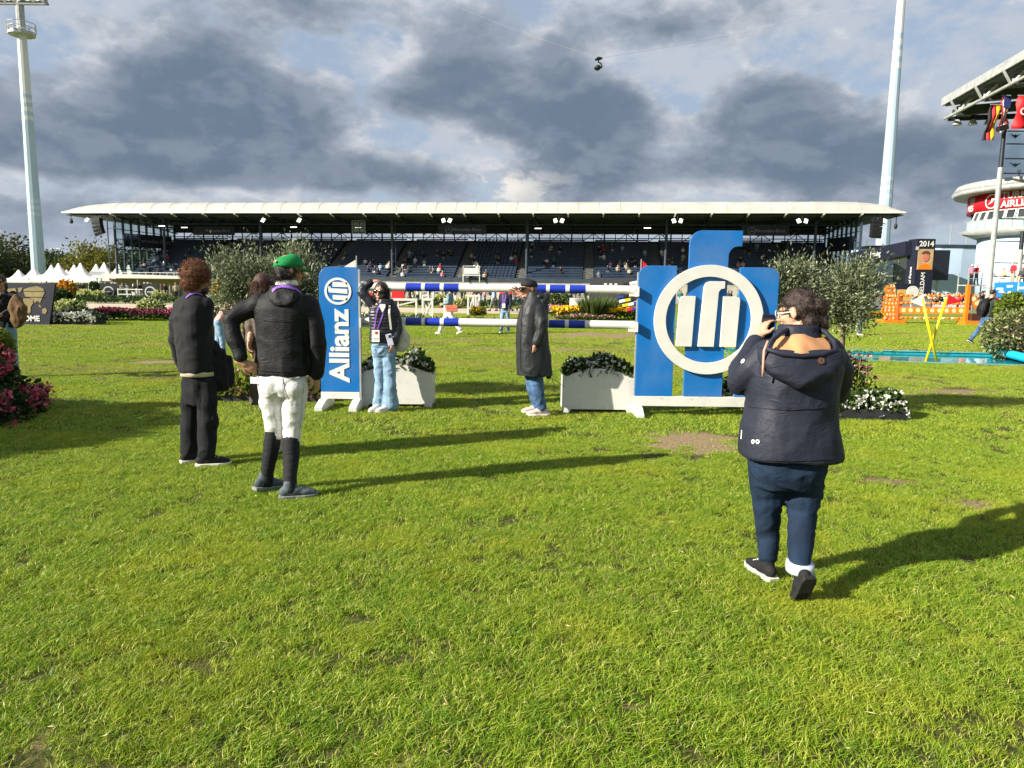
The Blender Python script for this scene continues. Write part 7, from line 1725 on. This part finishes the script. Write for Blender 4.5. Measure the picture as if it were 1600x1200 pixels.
for z, k in rr:
    for j in range(n_): a = 2 * math.pi * j / n_; vs.append(F_(.092 * k * math.cos(a), -.010 + .112 * k * math.sin(a), z + .012 * math.sin(a)))
cap = MB().add(vs, fs).build('cap', C_cap, f5.t, smooth=True); md = cap.modifiers.new('s', 'SUBSURF'); md.levels = md.render_levels = 1; brim(F_, C_cap, cap, .022, .078)
MB_ = MB().loft(f5.rings([(835.5, 586, 27.5, .205, 0), (834, 565, 26.5, .20), (831.5, 535, 25.5, .19), (831, 510, 23.5, .185), (833, 490, 23, .18), (836, 478, 21.5, .165), (836.5, 468, 17, .12), (836, 461, 13.5, .085), (836, 456, 12.5, .082)], -.35))
MB_.limb([q(857, 588, .02), q(855, 555, .02)], [.035, .05]); MB_.limb([q(842, 484, -.11), q(846, 502, -.155), q(847, 519, -.175), q(840, 534, -.175)], [.080, .076, .068, .058]); MB_.limb([q(830, 482, .14), q(827, 486, .20), q(820, 468, .12)], [.08, .07, .05])
lc5 = blob(MB_, 'long_coat', C_coat, f5.t, .011, 5, wr=.010, wf=(7, 7, 2.5), seed=13)
MB2_ = MB(); strap_on(MB2_, lc5, f5.b, [(818, 470), (815, 500), (813, 540), (814, 578)], .012, .002); strap_on(MB2_, lc5, f5.b, [(821, 530), (830, 545)], .010, .002); strap_on(MB2_, lc5, f5.b, [(812, 580), (835, 584), (856, 588)], .006, .0015); MB2_.build('placket', C_cap, f5.t)
MB_ = MB().ell(q(851, 468, .02), (.065, .12, .095), Matrix.Rotation(.35, 3, 'Y')).ell(q(843, 464, .01), (.08, .125, .055)).ell(q(848, 472, .0), (.08, .12, .07)); blob(MB_, 'hood', C_coat, f5.t, .010, 6, wr=.006, wf=(6, 6, 8), seed=14)
MB_ = MB().limb([q(836, 572, -.02), q(837, 592, -.02), q(841, 615, -.02), q(846, 636, -.02)], [.105, .095, .078, .066]).limb([q(831, 572, .1), q(831, 592, .12), q(834, 615, .15), q(840, 636, .17)], [.10, .09, .074, .062]); blob(MB_, 'jeans', C_denim3, f5.t, .010, 4, wr=.009, wf=(9, 9, 13), seed=15)
f5.shoe(q(848, 640, -.02), R_(-100), C_beige, SOLE_W, 0, 1.12); f5.shoe(q(839.5, 638.5, .17), R_(-100), C_beige, SOLE_W, 0, 1.12)
MB().ring(q(836.2, 534.5, -.17), .030, .038, .022, Matrix.Rotation(math.pi / 2, 3, 'X'), 20).build('watch_strap', M['black'], f5.t); MB().tube([q(838.5, 534.5, -.205), q(838.5, 534.5, -.218)], .019, 16).build('watch_face', M['textgrey'], f5.t)
MB_ = MB(); ribbon(MB_, [q(862, 591, .02), q(872, 597, .02), q(881, 604, .02)], .006, (0, -1, 0), .006); ribbon(MB_, [q(862, 591, .02), q(866, 603, .02), q(867, 611, .02)], .006, (0, -1, 0), .006); MB_.build('drawcord', M['black'], f5.t)

# 6 -- the photographer in the navy parka, near, from behind
f6 = Fig('woman in navy parka with peach hood lining walking away and photographing with a phone', 1228, 906, 3.80); q = f6.q; hd = R_(-48)
F_ = f6.head(q(1246, 487, .05), hd, R_(-10), .98, True, neck=q(1246, 524, .02))
f6.skinp.loft(f6.rings([(1232, 730, 50, .15), (1236, 640, 52, .15), (1242, 570, 52, .13), (1246, 525, 20, .06)]))
f6.skinp.limb([q(1196, 556, .02), q(1156, 598, .08), q(1183, 532, .32)], [.06, .05, .032]); f6.hand(q(1186, 527, .33), (.35, .2, .8), (.7, .3, -.2), .55, -1, .95)
f6.skinp.limb([q(1300, 556, .02), q(1308, 610, .10), q(1228, 540, .40)], [.06, .05, .032]); f6.hand(q(1224, 536, .40), (-.5, .1, .8), (-.7, .3, 0), .5, 1, .95)
f6.skinp.limb([q(1199, 730, .02), q(1198, 800, .05), q(1199, 835, .05), q(1200, 870, .03)], [.07, .045, .035, .03]); f6.skinp.limb([q(1255, 730, .0), q(1253, 808, -.05), q(1251, 850, -.14), q(1250, 886, -.24)], [.07, .045, .035, .03]); f6.body(SK)
rows = [(1234, 712, 78, .225), (1234, 708, 78.5, .23), (1233.5, 690, 76.5, .225), (1233, 666, 72.5, .215), (1235, 640, 68, .20), (1238, 618, 68.5, .20), (1240, 595, 71, .20), (1242, 572, 70, .185), (1244, 554, 62, .155), (1246, 540, 45, .12), (1247, 528, 32, .10), (1248, 520, 29, .095)]
MB_ = MB().loft(f6.rings(rows, -.06), 28)
MB_.limb([q(1203, 554, .0), q(1176, 575, .02), q(1155, 598, .08), q(1160, 572, .20), q(1180, 538, .30)], [.088, .088, .078, .066, .054]); MB_.limb([q(1292, 552, .0), q(1308, 580, .04), q(1309, 612, .10), q(1280, 580, .28), q(1235, 545, .38)], [.088, .084, .074, .064, .054])
parka = blob(MB_, 'parka', C_navy, f6.t, .0095, 6, wr=.010, wf=(3.4, 3.4, 3.8), seed=16)
cl6 = MB().loft(f6.rings([(1246, 527, 36, .11, .0), (1246.5, 519, 31, .10, .0), (1247, 511, 30, .105, .01), (1247, 507, 29, .10, .01)], -.06)); blob(cl6, 'collar', C_navy, f6.t, .008, 3, wr=.004, wf=(9, 9, 9))
# open hood lying on the back: rim outside navy, lining inside
def sheet(rows_, name, mt, th, par):
    n1 = len(rows_[0]); vs_ = [v for r in rows_ for v in r]; ff = [(i * n1 + j, i * n1 + j + 1, (i + 1) * n1 + j + 1, (i + 1) * n1 + j) for i in range(len(rows_) - 1) for j in range(n1 - 1)]
    o = MB().add(vs_, ff).build(name, mt, par, smooth=True); sd = o.modifiers.new('solid', 'SOLIDIFY'); sd.thickness = th; ss = o.modifiers.new('sub', 'SUBSURF'); ss.levels = ss.render_levels = 2; return o
hoodp = MB().loft(f6.rings([(1256, 607, 14, .045, -.205), (1254, 596, 34, .07, -.195), (1253, 582, 54, .085, -.175), (1253, 566, 64, .10, -.145), (1252, 553, 67, .115, -.11), (1251, 545, 66, .12, -.09)], -.06), 26)
hood6 = blob(hoodp, 'hood', C_navy, f6.t, .0095, 4, wr=.008, wf=(5, 5, 9), seed=17)
rowsL = []
for k in range(7):
    u = k / 6; xa = 1206 + 4 * u + 12 * u * u; xb = 1300 - 2 * u - 20 * u * u * u; y0_ = 549 - 28 * u
    rowsL.append([q(xa + (xb - xa) * v_, y0_ + 5.5 * math.sin(v_ * math.pi) * (1 - u) - 6 * (1 - u) * (1 - v_) * .6 , -.205 + .13 * u - .035 * math.sin(v_ * math.pi) + .006 * math.sin(v_ * 21 + u * 5) + .05 * abs(v_ - .5) * 2) for v_ in np.linspace(0, 1, 11)])
sheet(rowsL, 'hood_lining', C_peach, .006, f6.t)
rim = MB(); rp_ = [q(x, y, d_) for x, y, d_ in ((1238, 512, -.02), (1222, 519, -.10), (1206, 532, -.17), (1199, 546, -.19), (1222, 553, -.225), (1252, 556.5, -.235), (1282, 555, -.225), (1306, 548, -.18), (1304, 534, -.14), (1290, 519, -.07), (1272, 510, .0))]
rim.limb(rp_, [.013] * len(rp_), 10); rim.build('hood_rim', C_navy, f6.t, smooth=True)
MB().tube([q(1200, 533, -.17), q(1194, 548, -.19), q(1192.5, 572, -.19), q(1192, 588, -.185)], .0065, 8).build('drawcord', mat('peach_cord', (.55, .27, .18), .7), f6.t, smooth=True)
def disc_on(ob, px, py, r, mt, nm, t_=.006, rin=0.0, n_=20):
    p_, nn = surf(ob, f6.b, px, py, .001)
    if p_ is None: return
    Rq = nn.to_track_quat('-Y', 'Z').to_matrix()
    (MB().ring(p_ + nn * t_, max(rin, .0005), r, t_, Rq, n_)).build(nm, mt, f6.t)
disc_on(hood6, 1282.5, 564, .019, mat('leather_emblem', (.07, .035, .025), .6, .3, 60), 'round_emblem'); disc_on(hood6, 1282.5, 564, .012, mat('emblem_print', (.16, .08, .05), .6), 'emblem_print', .008, .008)
disc_on(parka, 1161.8, 565, .013, M['textwhite'], 'sleeve_badge')
for x in (1177.5, 1184.5): disc_on(parka, x, 690, .0125, M['textwhite'], 'hexagon_mark', .004, .006, 6)
MB_ = MB(); strap_on(MB_, parka, f6.b, [(1160.5, 672), (1159.5, 686)], .008); MB_.build('label_strip', M['textwhite'], f6.t)
MB_ = MB(); strap_on(MB_, parka, f6.b, [(1170, 634), (1195, 637), (1235, 639), (1275, 637), (1300, 633)], .010, .002); MB_.build('waist_seam', C_navy, f6.t)
MB_ = MB(); strap_on(MB_, parka, f6.b, [(1157, 714), (1190, 718), (1233, 719.5), (1280, 718), (1310, 713)], .006, .0015); MB_.build('hem_seam', C_navy, f6.t)
MB_ = MB().loft(f6.rings([(1228, 760, 50, .14), (1229, 735, 58, .18), (1230, 712, 60, .19)]))
MB_.limb([q(1202, 740, .02), q(1200, 768, .03), q(1199, 800, .05), q(1200, 835, .05), q(1200, 868, .03)], [.108, .096, .072, .062, .052]); MB_.limb([q(1256, 742, -.01), q(1255, 775, -.02), q(1253, 808, -.05), q(1251, 850, -.14), q(1250, 882, -.235)], [.114, .098, .075, .066, .056])
blob(MB_, 'jeans', C_denim, f6.t, .0095, 4, wr=.008, wf=(8, 8, 16), seed=18)
MB().loft([(q(1250, 893, -.245), .069, .071), (q(1250, 878, -.228), .066, .069)]).build('jeans_cuff', mat('denim_reverse', (.42, .48, .52), .85), f6.t, smooth=True)
f6.shoe(q(1198, 876, .03), R_(-15), C_sneakb, SOLE_W, 0, 1.0); f6.shoe(q(1249, 899, -.26), R_(-6), C_sneakb, SOLE_B, R_(-62), 1.0)
hb = MB().ell(F_(0, -.018, .028), (.079, .099, .093), f6.F).ell(F_(.030, -.098, -.01), (.045, .042, .062), f6.F).ell(F_(.036, -.105, -.070), (.040, .036, .062), f6.F).ell(F_(0, -.07, -.07), (.065, .045, .055), f6.F).ell(F_(.01, -.11, .02), (.045, .045, .045), f6.F)
f6.hair(hb, 'hair', H_brown, HL_brown, 7000, .020, .0012, .45, .34, .0075, .007, .5, (22, 22, 30))
sg = MB().bar(F_(-.060, .085, .004), F_(-.080, -.01, .0), .005, .006); sg.ring(F_(-.035, .095, .0), .020, .024, .004, f6.F, 18); sg.build('glasses_frame', M['textgrey'], f6.t)
ph = thing('phone', 'black phone held up by the woman in the navy parka', 'phone', f6.b + q(1199, 512, .38)); MB().box((0, 0, 0), (.078, .012, .158), M=Matrix.Rotation(.04, 3, 'Y') @ Matrix.Rotation(.15, 3, 'X')).build('case', M['black'], ph, bevel=.008); MB().box((0, -.0085, .0), (.068, .004, .140), M=Matrix.Rotation(.04, 3, 'Y') @ Matrix.Rotation(.15, 3, 'X')).build('screen', mat('phone_screen', (.02, .025, .045), .1, spec=.8), ph)

# ------------------------------------------------------------------ people in the middle distance
def walker(label, px, py, by, hd, H, top, legm, hairm, skinm, stride=.0, lean=.0, arms=((.25, .0, .0), (.25, .0, .0)), shoe=C_sneakb, sole=SOLE_W, hairlong=0.0, wide=1.0, vox=.016, coat=0.0, legw=1.0, cut=None):
    f = Fig(label, px, py, by); k = H / 1.75; F = frame(hd); v = lambda x, y, z: F @ Vector((x * k, y * k + lean * max(0, z - .9), z * k))
    f.F0 = F; f.v = v; fh = f.head(v(0, .02, 1.635), hd, R_(-4), k, hairlong > 0, neck=v(0, -.01, 1.47))
    f.skinp.loft([(v(0, 0, z), a * k, b_ * k, -hd) for z, a, b_ in ((.9, .13, .09), (1.1, .12, .085), (1.4, .16, .09), (1.48, .07, .05))])
    sl = MB().loft([(v(0, 0, z), a * k * wide, b_ * k * wide, -hd) for z, a, b_ in ((.86 - coat, .175, .125), (.98, .17, .125), (1.1, .152, .115), (1.28, .178, .125), (1.40, .190, .115), (1.46, .12, .085), (1.50, .068, .062))])
    for sx_, (out, fw, bend) in ((-1, arms[0]), (1, arms[1])):
        sh = v(sx_ * .18, 0, 1.42); elb = v(sx_ * (.2 + out * .22), fw * .28 - .03, 1.42 - .27 * math.cos(min(1.5, abs(fw) * .8))); 
        wr_ = v(sx_ * (.2 + out * .22 - bend * .12), fw * .28 - .03 + .26 * math.sin(bend * 1.4 + fw * .4), (1.42 - .27 * math.cos(min(1.5, abs(fw) * .8))) - .25 * math.cos(bend * 1.4 + fw * .4))
        f.skinp.limb([sh, elb, wr_], [.045 * k, .036 * k, .027 * k], 8); f.hand(wr_, (wr_ - elb), F @ Vector((-sx_, 0, 0)), .45, sx_, k); sl.limb([sh, elb, elb.lerp(wr_, .85)], [.070 * k, .058 * k, .046 * k], 10); 
        if sx_ == 1: f.rw = wr_
        else: f.lw = wr_
    tr = MB().loft([(v(0, 0, z), a * k, b_ * k, -hd) for z, a, b_ in ((.78, .14, .10), (.88, .172, .125), (.98, .158, .115))])
    for sx_ in (-1, 1):
        st_ = stride * sx_; kn = v(sx_ * .09, st_ * .22 + abs(st_) * .06, .50); an = v(sx_ * .085, st_ * .42, .09 + (.10 * abs(stride) if st_ < 0 else 0))
        f.skinp.limb([v(sx_ * .09, 0, .86), kn, an], [.08 * k, .055 * k, .04 * k], 8); tr.limb([v(sx_ * .09, 0, .86), kn, an + Vector((0, 0, .02))], [.098 * k * legw, .074 * k * legw, .062 * k * legw], 10)
        f.shoe(an, hd, shoe, sole, (-.5 * abs(stride) if st_ < 0 else .1 * stride), k)
    f.body(skinm, .011, .5); blob(sl, 'jacket', top, f.t, vox, 3, wr=.010, wf=(8, 8, 10), seed=px); blob(tr, 'trousers', legm, f.t, vox, 3, wr=.009, wf=(9, 9, 9), seed=py)
    hb = MB().ell(fh(0, -.02, .035), (.084 * k, .102 * k, .090 * k), f.F)
    if hairlong: hb.ell(fh(0, -.07, -.03 - hairlong * .3), (.078 * k, .05 * k, (.08 + hairlong * .4) * k), f.F)
    blob(hb, 'hair', hairm, f.t, .011, 2, wr=.006, wf=(20, 20, 12)); f.fh = fh; f.face(fh, True, True)
    return f
C_teal = cloth('grey_blue_blouse', (.16, .24, .28), .85); C_pinkc = cloth('pink_cardigan', (.60, .34, .32), .85); C_navyj = cloth('navy_blazer', (.018, .022, .045), .8); C_olive = cloth('dark_olive_jacket', (.024, .030, .022), .8)
C_coral = mat('coral_bag', (.55, .16, .09), .6, .08, 8); C_browncl = cloth('brown_cloth', (.13, .075, .035), .9, .3, 120, fold=.9)
fl = walker('dark haired woman in black v-neck and jeans holding brown cloth at left edge', 6, 590, 12.0, R_(170), 1.70, C_black, C_denim2, H_dark, SK2, .15, 0, ((.1, .5, .75), (.3, .6, .8)), C_whites, SOLE_W, .12)
sg = MB()
for sx_ in (-1, 1): sg.ell(fl.fh(sx_ * .034, .086, .006), (.030, .012, .024), fl.F, 12, 8)
sg.build('sunglasses', GLS, fl.t, smooth=True); MB().prism([(-.05, .12), (.05, .12), (0, 0)], .02, frame(R_(170)) @ Matrix.Rotation(math.pi, 3, 'Z'), fl.v(0, .128, 1.34)).build('neckline', SK2, fl.t)
bc_ = thing('brown_cloth', 'brown jacket carried in front by the woman at the left edge', 'jacket', fl.b); MB_ = MB().loft([(fl.q(28, 512, -.35), .04, .03), (fl.q(29, 500, -.35), .12, .07), (fl.q(28, 482, -.35), .15, .08), (fl.q(25, 468, -.33), .09, .06), (fl.q(24, 460, -.33), .035, .03)]); blob(MB_, 'cloth', C_browncl, bc_, .014, 3, wr=.02, wf=(10, 10, 6))
fb_ = walker('woman with brown hair and white wide trousers walking with a coral bag behind the poles', 703, 523, 24.8, R_(-80), 1.66, C_teal, C_white, H_brown, SK, .95, 0, ((.2, .1, .9), (.2, .3, .9)), C_whites, SOLE_W, .10, legw=1.2)
t = thing('handbag', 'coral clutch bag carried by the woman in white trousers', 'bag', fb_.b + fb_.q(706, 482, -.3)); MB().box((0, 0, 0), (.38, .10, .23)).build('bag_body', C_coral, t, bevel=.02); MB().box((0, -.055, .05), (.36, .01, .10)).build('flap', C_coral, t)
fm = walker('dark haired person in navy blazer and jeans with lanyard standing on the sand edge', 789, 523, 26, R_(200), 1.66, C_navyj, C_denim2, H_brown, SK, .35, 0, ((.15, .1, .2), (.15, .1, .2)), C_whites, SOLE_W, .06)
MB_ = MB(); ribbon(MB_, [fm.v(-.06, .10, 1.46), fm.v(-.02, .15, 1.1)], .03, fm.F0 @ Vector((0, 1, 0)), .004); ribbon(MB_, [fm.v(.06, .10, 1.46), fm.v(.02, .15, 1.1)], .03, fm.F0 @ Vector((0, 1, 0)), .004); MB_.build('lanyard', C_purple, fm.t); MB().box(fm.v(0, .16, 1.04), (.12, .02, .16)).build('badge', M['textwhite'], fm.t)
fr2 = walker('man in dark jacket and jeans with black backpack striding right behind the golden shrub', 1542, 540, 22.6, R_(82), 1.74, C_olive, C_denim3, H_dark, SKR, 1.0, .16, ((.15, .5, 1.0), (.15, .6, 1.0)), C_sneakb, SOLE_W)
MB_ = MB().loft([(fr2.v(0, -.24, .98), .13, .08), (fr2.v(0, -.26, 1.15), .16, .11), (fr2.v(0, -.24, 1.35), .15, .10), (fr2.v(0, -.20, 1.45), .09, .06)], yaw=-R_(82)); t = thing('backpack', 'black backpack on the man striding by the golden shrub', 'backpack', fr2.b); blob(MB_, 'pack', C_blackshell, t, .014, 2, wr=.01)
for sx_ in (-1, 1): MB().tube([fr2.v(sx_ * .10, -.16, 1.44), fr2.v(sx_ * .12, .02, 1.50), fr2.v(sx_ * .12, .13, 1.36), fr2.v(sx_ * .13, .04, 1.08)], .022, 6).build('strap', C_blackshell, t)
walker('person in pink top and pale blue jeans bending between the two men at left', 342, 515, 15.5, R_(70), 1.60, C_pinkc, C_denim2, H_red, SK, .2, .55, ((.1, .6, .2), (.1, .6, .2)), C_whites, SOLE_W)
walker('person in blue jeans standing behind the right olive crown', 1344, 523, 27.5, R_(150), 1.70, C_navyj, C_denim3, H_dark, SK, .15, 0, shoe=C_whites)
# ------------------------------------------------------------------ crowds far off: every visitor an object
def crowd_mesh(pose, bag):
    mb = MB()                                   # slots: 0 skin 1 hair 2 top 3 legs 4 shoes
    if pose < 3:
        st_ = (0.0, .10, .24)[pose]
        mb.cur = 3; mb.limb([(-.085, 0, .88), (-.09, st_ * .6, .5), (-.085, st_, .10)], [.10, .075, .06], 8); mb.limb([(.085, 0, .88), (.09, -st_ * .2, .5), (.085, -st_, .12)], [.10, .075, .06], 8)
        mb.cur = 4; mb.ell((-.085, st_ + .05, .05), (.05, .13, .05), nu=8, nv=5); mb.ell((.085, -st_ + .05, .06), (.05, .13, .05), nu=8, nv=5)
        zz = 0
    else:
        zz = -.40
        mb.cur = 3; mb.limb([(-.09, 0, .50), (-.10, .42, .50), (-.10, .46, .10)], [.10, .08, .06], 8); mb.limb([(.09, 0, .50), (.10, .42, .50), (.10, .44, .10)], [.10, .08, .06], 8)
        mb.cur = 4; mb.ell((-.10, .50, .05), (.05, .12, .05), nu=8, nv=5); mb.ell((.10, .48, .05), (.05, .12, .05), nu=8, nv=5)
    mb.cur = 2; mb.loft([((0, 0, z + zz), a, b_) for z, a, b_ in ((.86, .165, .12), (1.05, .155, .115), (1.28, .185, .125), (1.41, .185, .11), (1.48, .08, .07))], 12)
    el = .06 if pose in (0, 3) else .0
    for sx_ in (-1, 1):
        sw = sx_ * (.0, .10, .16, .12)[pose]
        wr_ = (sx_ * .22, .12 + sw, .98 + zz) if pose != 1 else (sx_ * .12, .26, 1.15 + zz)
        if pose == 3: wr_ = (sx_ * .12, .34, .66)
        mb.cur = 2; mb.limb([(sx_ * .19, 0, 1.40 + zz), (sx_ * .25, -.02 + sw * .4, 1.14 + zz), wr_], [.068, .056, .042], 8)
        mb.cur = 0; mb.ell(wr_, (.045, .05, .05), nu=8, nv=5)
    mb.cur = 0; mb.limb([(0, 0, 1.46 + zz), (0, .01, 1.56 + zz)], [.055, .05], 8); mb.ell((0, .015, 1.63 + zz), (.078, .092, .112), nu=10, nv=7); mb.ell((0, .105, 1.615 + zz), (.016, .02, .022), nu=6, nv=4)
    mb.cur = 1; mb.ell((0, -.012, 1.665 + zz), (.086, .098, .092), nu=10, nv=7)
    if bag % 2: mb.ell((0, -.06, 1.56 + zz), (.08, .05, .14), nu=10, nv=6)
    if bag >= 2: mb.ell((0, .06, 1.70 + zz), (.095, .12, .035), nu=10, nv=5)
    return mb.mesh('person', [SK, H_dark, C_black, C_denim, C_sneakb], True)
CM = {(p_, b_): crowd_mesh(p_, b_) for p_ in range(4) for b_ in range(4)}
def flatmat(nm, c): return mat('far_' + nm, c, .85, .08, 6)
TOPS = [('black', flatmat('black', (.014, .014, .016))), ('navy', flatmat('navy', (.02, .027, .06))), ('white', flatmat('white', (.68, .67, .64))), ('grey', flatmat('grey', (.18, .18, .19))), ('beige', flatmat('beige', (.42, .34, .24))),
        ('red', flatmat('red', (.48, .02, .03))), ('pale blue', flatmat('pale_blue', (.28, .40, .55))), ('olive', flatmat('olive', (.07, .08, .035))), ('pink', flatmat('pink', (.60, .20, .30))), ('charcoal', flatmat('charcoal', (.04, .042, .048))), ('brown', flatmat('brown', (.11, .06, .035))), ('teal', flatmat('teal', (.03, .16, .17))), ('orange', flatmat('orange', (.62, .18, .03))), ('yellow', flatmat('yellow', (.62, .42, .05)))]
LEGS = [('blue jeans', flatmat('jeans', (.07, .12, .22))), ('white trousers', flatmat('white_trousers', (.66, .65, .62))), ('black trousers', flatmat('black_trousers', (.015, .015, .017))), ('beige trousers', flatmat('beige_trousers', (.40, .33, .24))), ('grey trousers', flatmat('grey_trousers', (.15, .15, .16)))]
HAIRS = [('dark haired', H_dark), ('brown haired', H_brown), ('fair haired', mat('far_fair_hair', (.34, .22, .10), .7)), ('grey haired', mat('far_grey_hair', (.30, .29, .28), .7)), ('white capped', flatmat('cap_white', (.66, .65, .62))), ('black capped', flatmat('cap_black', (.012, .012, .013)))]
USED = {}
def visitor(loc, rz, pose, group, where, wt=None, size=1.0, tops=None):
    for _ in range(40):
        ti = rng.choice(len(TOPS), p=wt) if wt is not None else rng.integers(0, len(TOPS)); li = rng.integers(0, len(LEGS)); hi = rng.integers(0, len(HAIRS))
        key = (group, where, ti, li, hi)
        if key not in USED: break
    USED[key] = 1
    b_ = int(rng.integers(0, 2)) + (2 if hi >= 4 else 0)
    o = linkobj('person', CM[(pose, b_)], None, loc); o.rotation_euler = (0, 0, rz); s_ = size * (.94 + .12 * rng.random()); o.scale = (s_, s_, s_)
    mts = [[SK, SK2, SK3][rng.integers(0, 3)], HAIRS[hi][1], TOPS[ti][1], LEGS[li][1], C_sneakb]
    for i, mm in enumerate(mts): o.material_slots[i].link = 'OBJECT'; o.material_slots[i].material = mm
    verb = ['standing', 'standing', 'walking', 'sitting'][pose]
    lab_ = '%s, %s top, %s, %s %s' % (HAIRS[hi][0], TOPS[ti][0], LEGS[li][0], verb, where)
    if len(lab_.split()) > 16: lab_ = lab_.replace(' the ', ' ', 1)
    tag(o, lab_, 'person', group)
wts = np.array([.24, .18, .15, .08, .07, .03, .05, .04, .03, .07, .04, .02, .0, .0]); wts /= wts.sum()
def band(n_, px0, px1, py, dlo, dhi, group, where, poses=(0, 1, 2), gap=None):
    for k in range(n_):
        px = px0 + (px1 - px0) * (k + rng.random() * .9) / n_; Yd = dlo + (dhi - dlo) * rng.random(); p_ = P(px, 500, Yd)
        visitor((p_.x, Yd, 0), rng.random() * 6.28, int(poses[rng.integers(0, len(poses))]), group, where, wts)
g1 = 'visitors strolling beyond the sand track'
band(7, 62, 130, 0, 76, 90, g1, 'beside the tents behind the welcome board'); band(12, 130, 230, 0, 78, 90, g1, 'near the white gate posts'); band(16, 230, 345, 0, 74, 88, g1, 'right of the white gate posts')
band(14, 345, 520, 0, 74, 90, g1, 'behind the olive trees at left'); band(16, 560, 660, 0, 72, 88, g1, 'by the white ladder wings'); band(18, 660, 790, 0, 74, 90, g1, 'behind the poles right of the ladder wings')
band(22, 780, 860, 0, 64, 88, g1, 'beside the man in the long coat'); band(20, 860, 1000, 0, 70, 92, g1, 'behind the yellow flower bed'); band(26, 1000, 1200, 0, 62, 88, g1, 'behind the ring emblem wing')
visitor((P(786, 500, 46).x, 46, 0), 2.8, 0, g1, 'on the sand just beside the lanyard wearer', None); visitor((P(771, 500, 52).x, 52, 0), 1.5, 2, g1, 'on the sand left of the lanyard wearer', None)
g2 = 'spectators sitting in the grandstand'
def seat(px, row, where, x=None):
    yl = Y0 + row * RUN + .30; x = sl_x(px, yl) if x is None else x
    if any(abs(x - a_) < .9 for a_ in aisles): x += 1.6
    visitor(S2W(x, yl - .05, Z0 + row * RISE + .01), ANG + math.pi + rng.normal() * .3, 3, g2, where, wts, 1.0)
for a0_, a1_, n_, r0_, r1_, where in ((215, 330, 22, 0, 9, 'by the left gable glass'), (330, 430, 10, 0, 14, 'above the left olive tree'), (430, 540, 12, 1, 13, 'on seats above the green cap'), (565, 625, 9, 0, 5, 'low above the woman in sunglasses'),
                                    (600, 640, 8, 2, 6, 'beside the column with ladder'), (640, 730, 18, 0, 12, 'left of the white camera platform'), (725, 770, 6, 0, 3, 'near the white camera platform'), (760, 820, 8, 6, 14, 'right of the camera platform'), (830, 880, 8, 2, 12, 'above the coated man'),
                                    (930, 1010, 20, 0, 12, 'above the striped jump wing'), (1030, 1110, 14, 0, 12, 'above the ring emblem'), (1150, 1290, 18, 2, 14, 'right of the tall blue bar')):
    for k in range(n_): seat(a0_ + (a1_ - a0_) * rng.random(), int(rng.integers(r0_, r1_ + 1)), where)
# crowd at the right barrier and on the side stand
g3 = 'spectators behind the right barrier'
wt2 = np.array([.12, .08, .17, .07, .07, .10, .07, .06, .10, .05, .04, .03, .02, .02]); wt2 /= wt2.sum()
for k in range(34):
    px = 1436 + 110 * (k + .8 * rng.random()) / 34; Yd = 76.5 + 3.5 * rng.random(); visitor((P(px, 480, Yd).x, Yd, 0), math.pi + rng.normal() * .6, int(rng.integers(0, 2)), g3, 'behind the maroon barrier', wt2)
for k in range(10):
    px = 1530 + 75 * (k + .8 * rng.random()) / 10; Yd = 71.5 + 2 * rng.random(); visitor((P(px, 480, Yd).x, Yd, 0), math.pi + rng.normal() * .6, int(rng.integers(0, 2)), g3, 'below the blue banner', wt2)
for k in range(7):
    px = 1346 + 70 * k / 7; Yd = 75.5 + 2 * rng.random(); visitor((P(px, 480, Yd).x, Yd, 0), math.pi + rng.normal() * .6, int(rng.integers(0, 2)), g3, 'by the orange lattice figure', wt2)
for k, px in enumerate((1515, 1526)): visitor((P(px, 450, 66).x, 66 - .1 + .3 * k, Zat(446, 1520, 66) + .06), math.pi + .5 * k, k, 'people on the stair tower', 'on the landing of the stair tower', wt2)
for k in range(5):
    c = STAND_C0 + STAND_DIR * (1.0 + k * 1.5) + Vector((-STAND_DIR.y, STAND_DIR.x, 0)) * (1.3 if -STAND_DIR.y < 0 else -1.3)
    c = STAND_C0 + STAND_DIR * (1.0 + k * 1.5) + Vector((.75, .95, 0)).normalized() * 1.2
    visitor((c.x, c.y, STAND_Z - .02), math.pi * .6 + rng.normal() * .3, 3 if k != 1 else 0, 'people above the blue banner', 'on the deck above the blue banner', wt2)
# photographer with red vest and black hat in front of the crowd
vp = P(1548, 500, 36); o = linkobj('person', CM[(0, 2)], None, (vp.x, 36, 0)); o.rotation_euler = (0, 0, 2.6)
for i, mm in enumerate([SK2, TOPS[0][1], TOPS[5][1], LEGS[2][1], C_sneakb]): o.material_slots[i].link = 'OBJECT'; o.material_slots[i].material = mm
tag(o, 'person in black wide hat and red vest behind the backpack man', 'person')
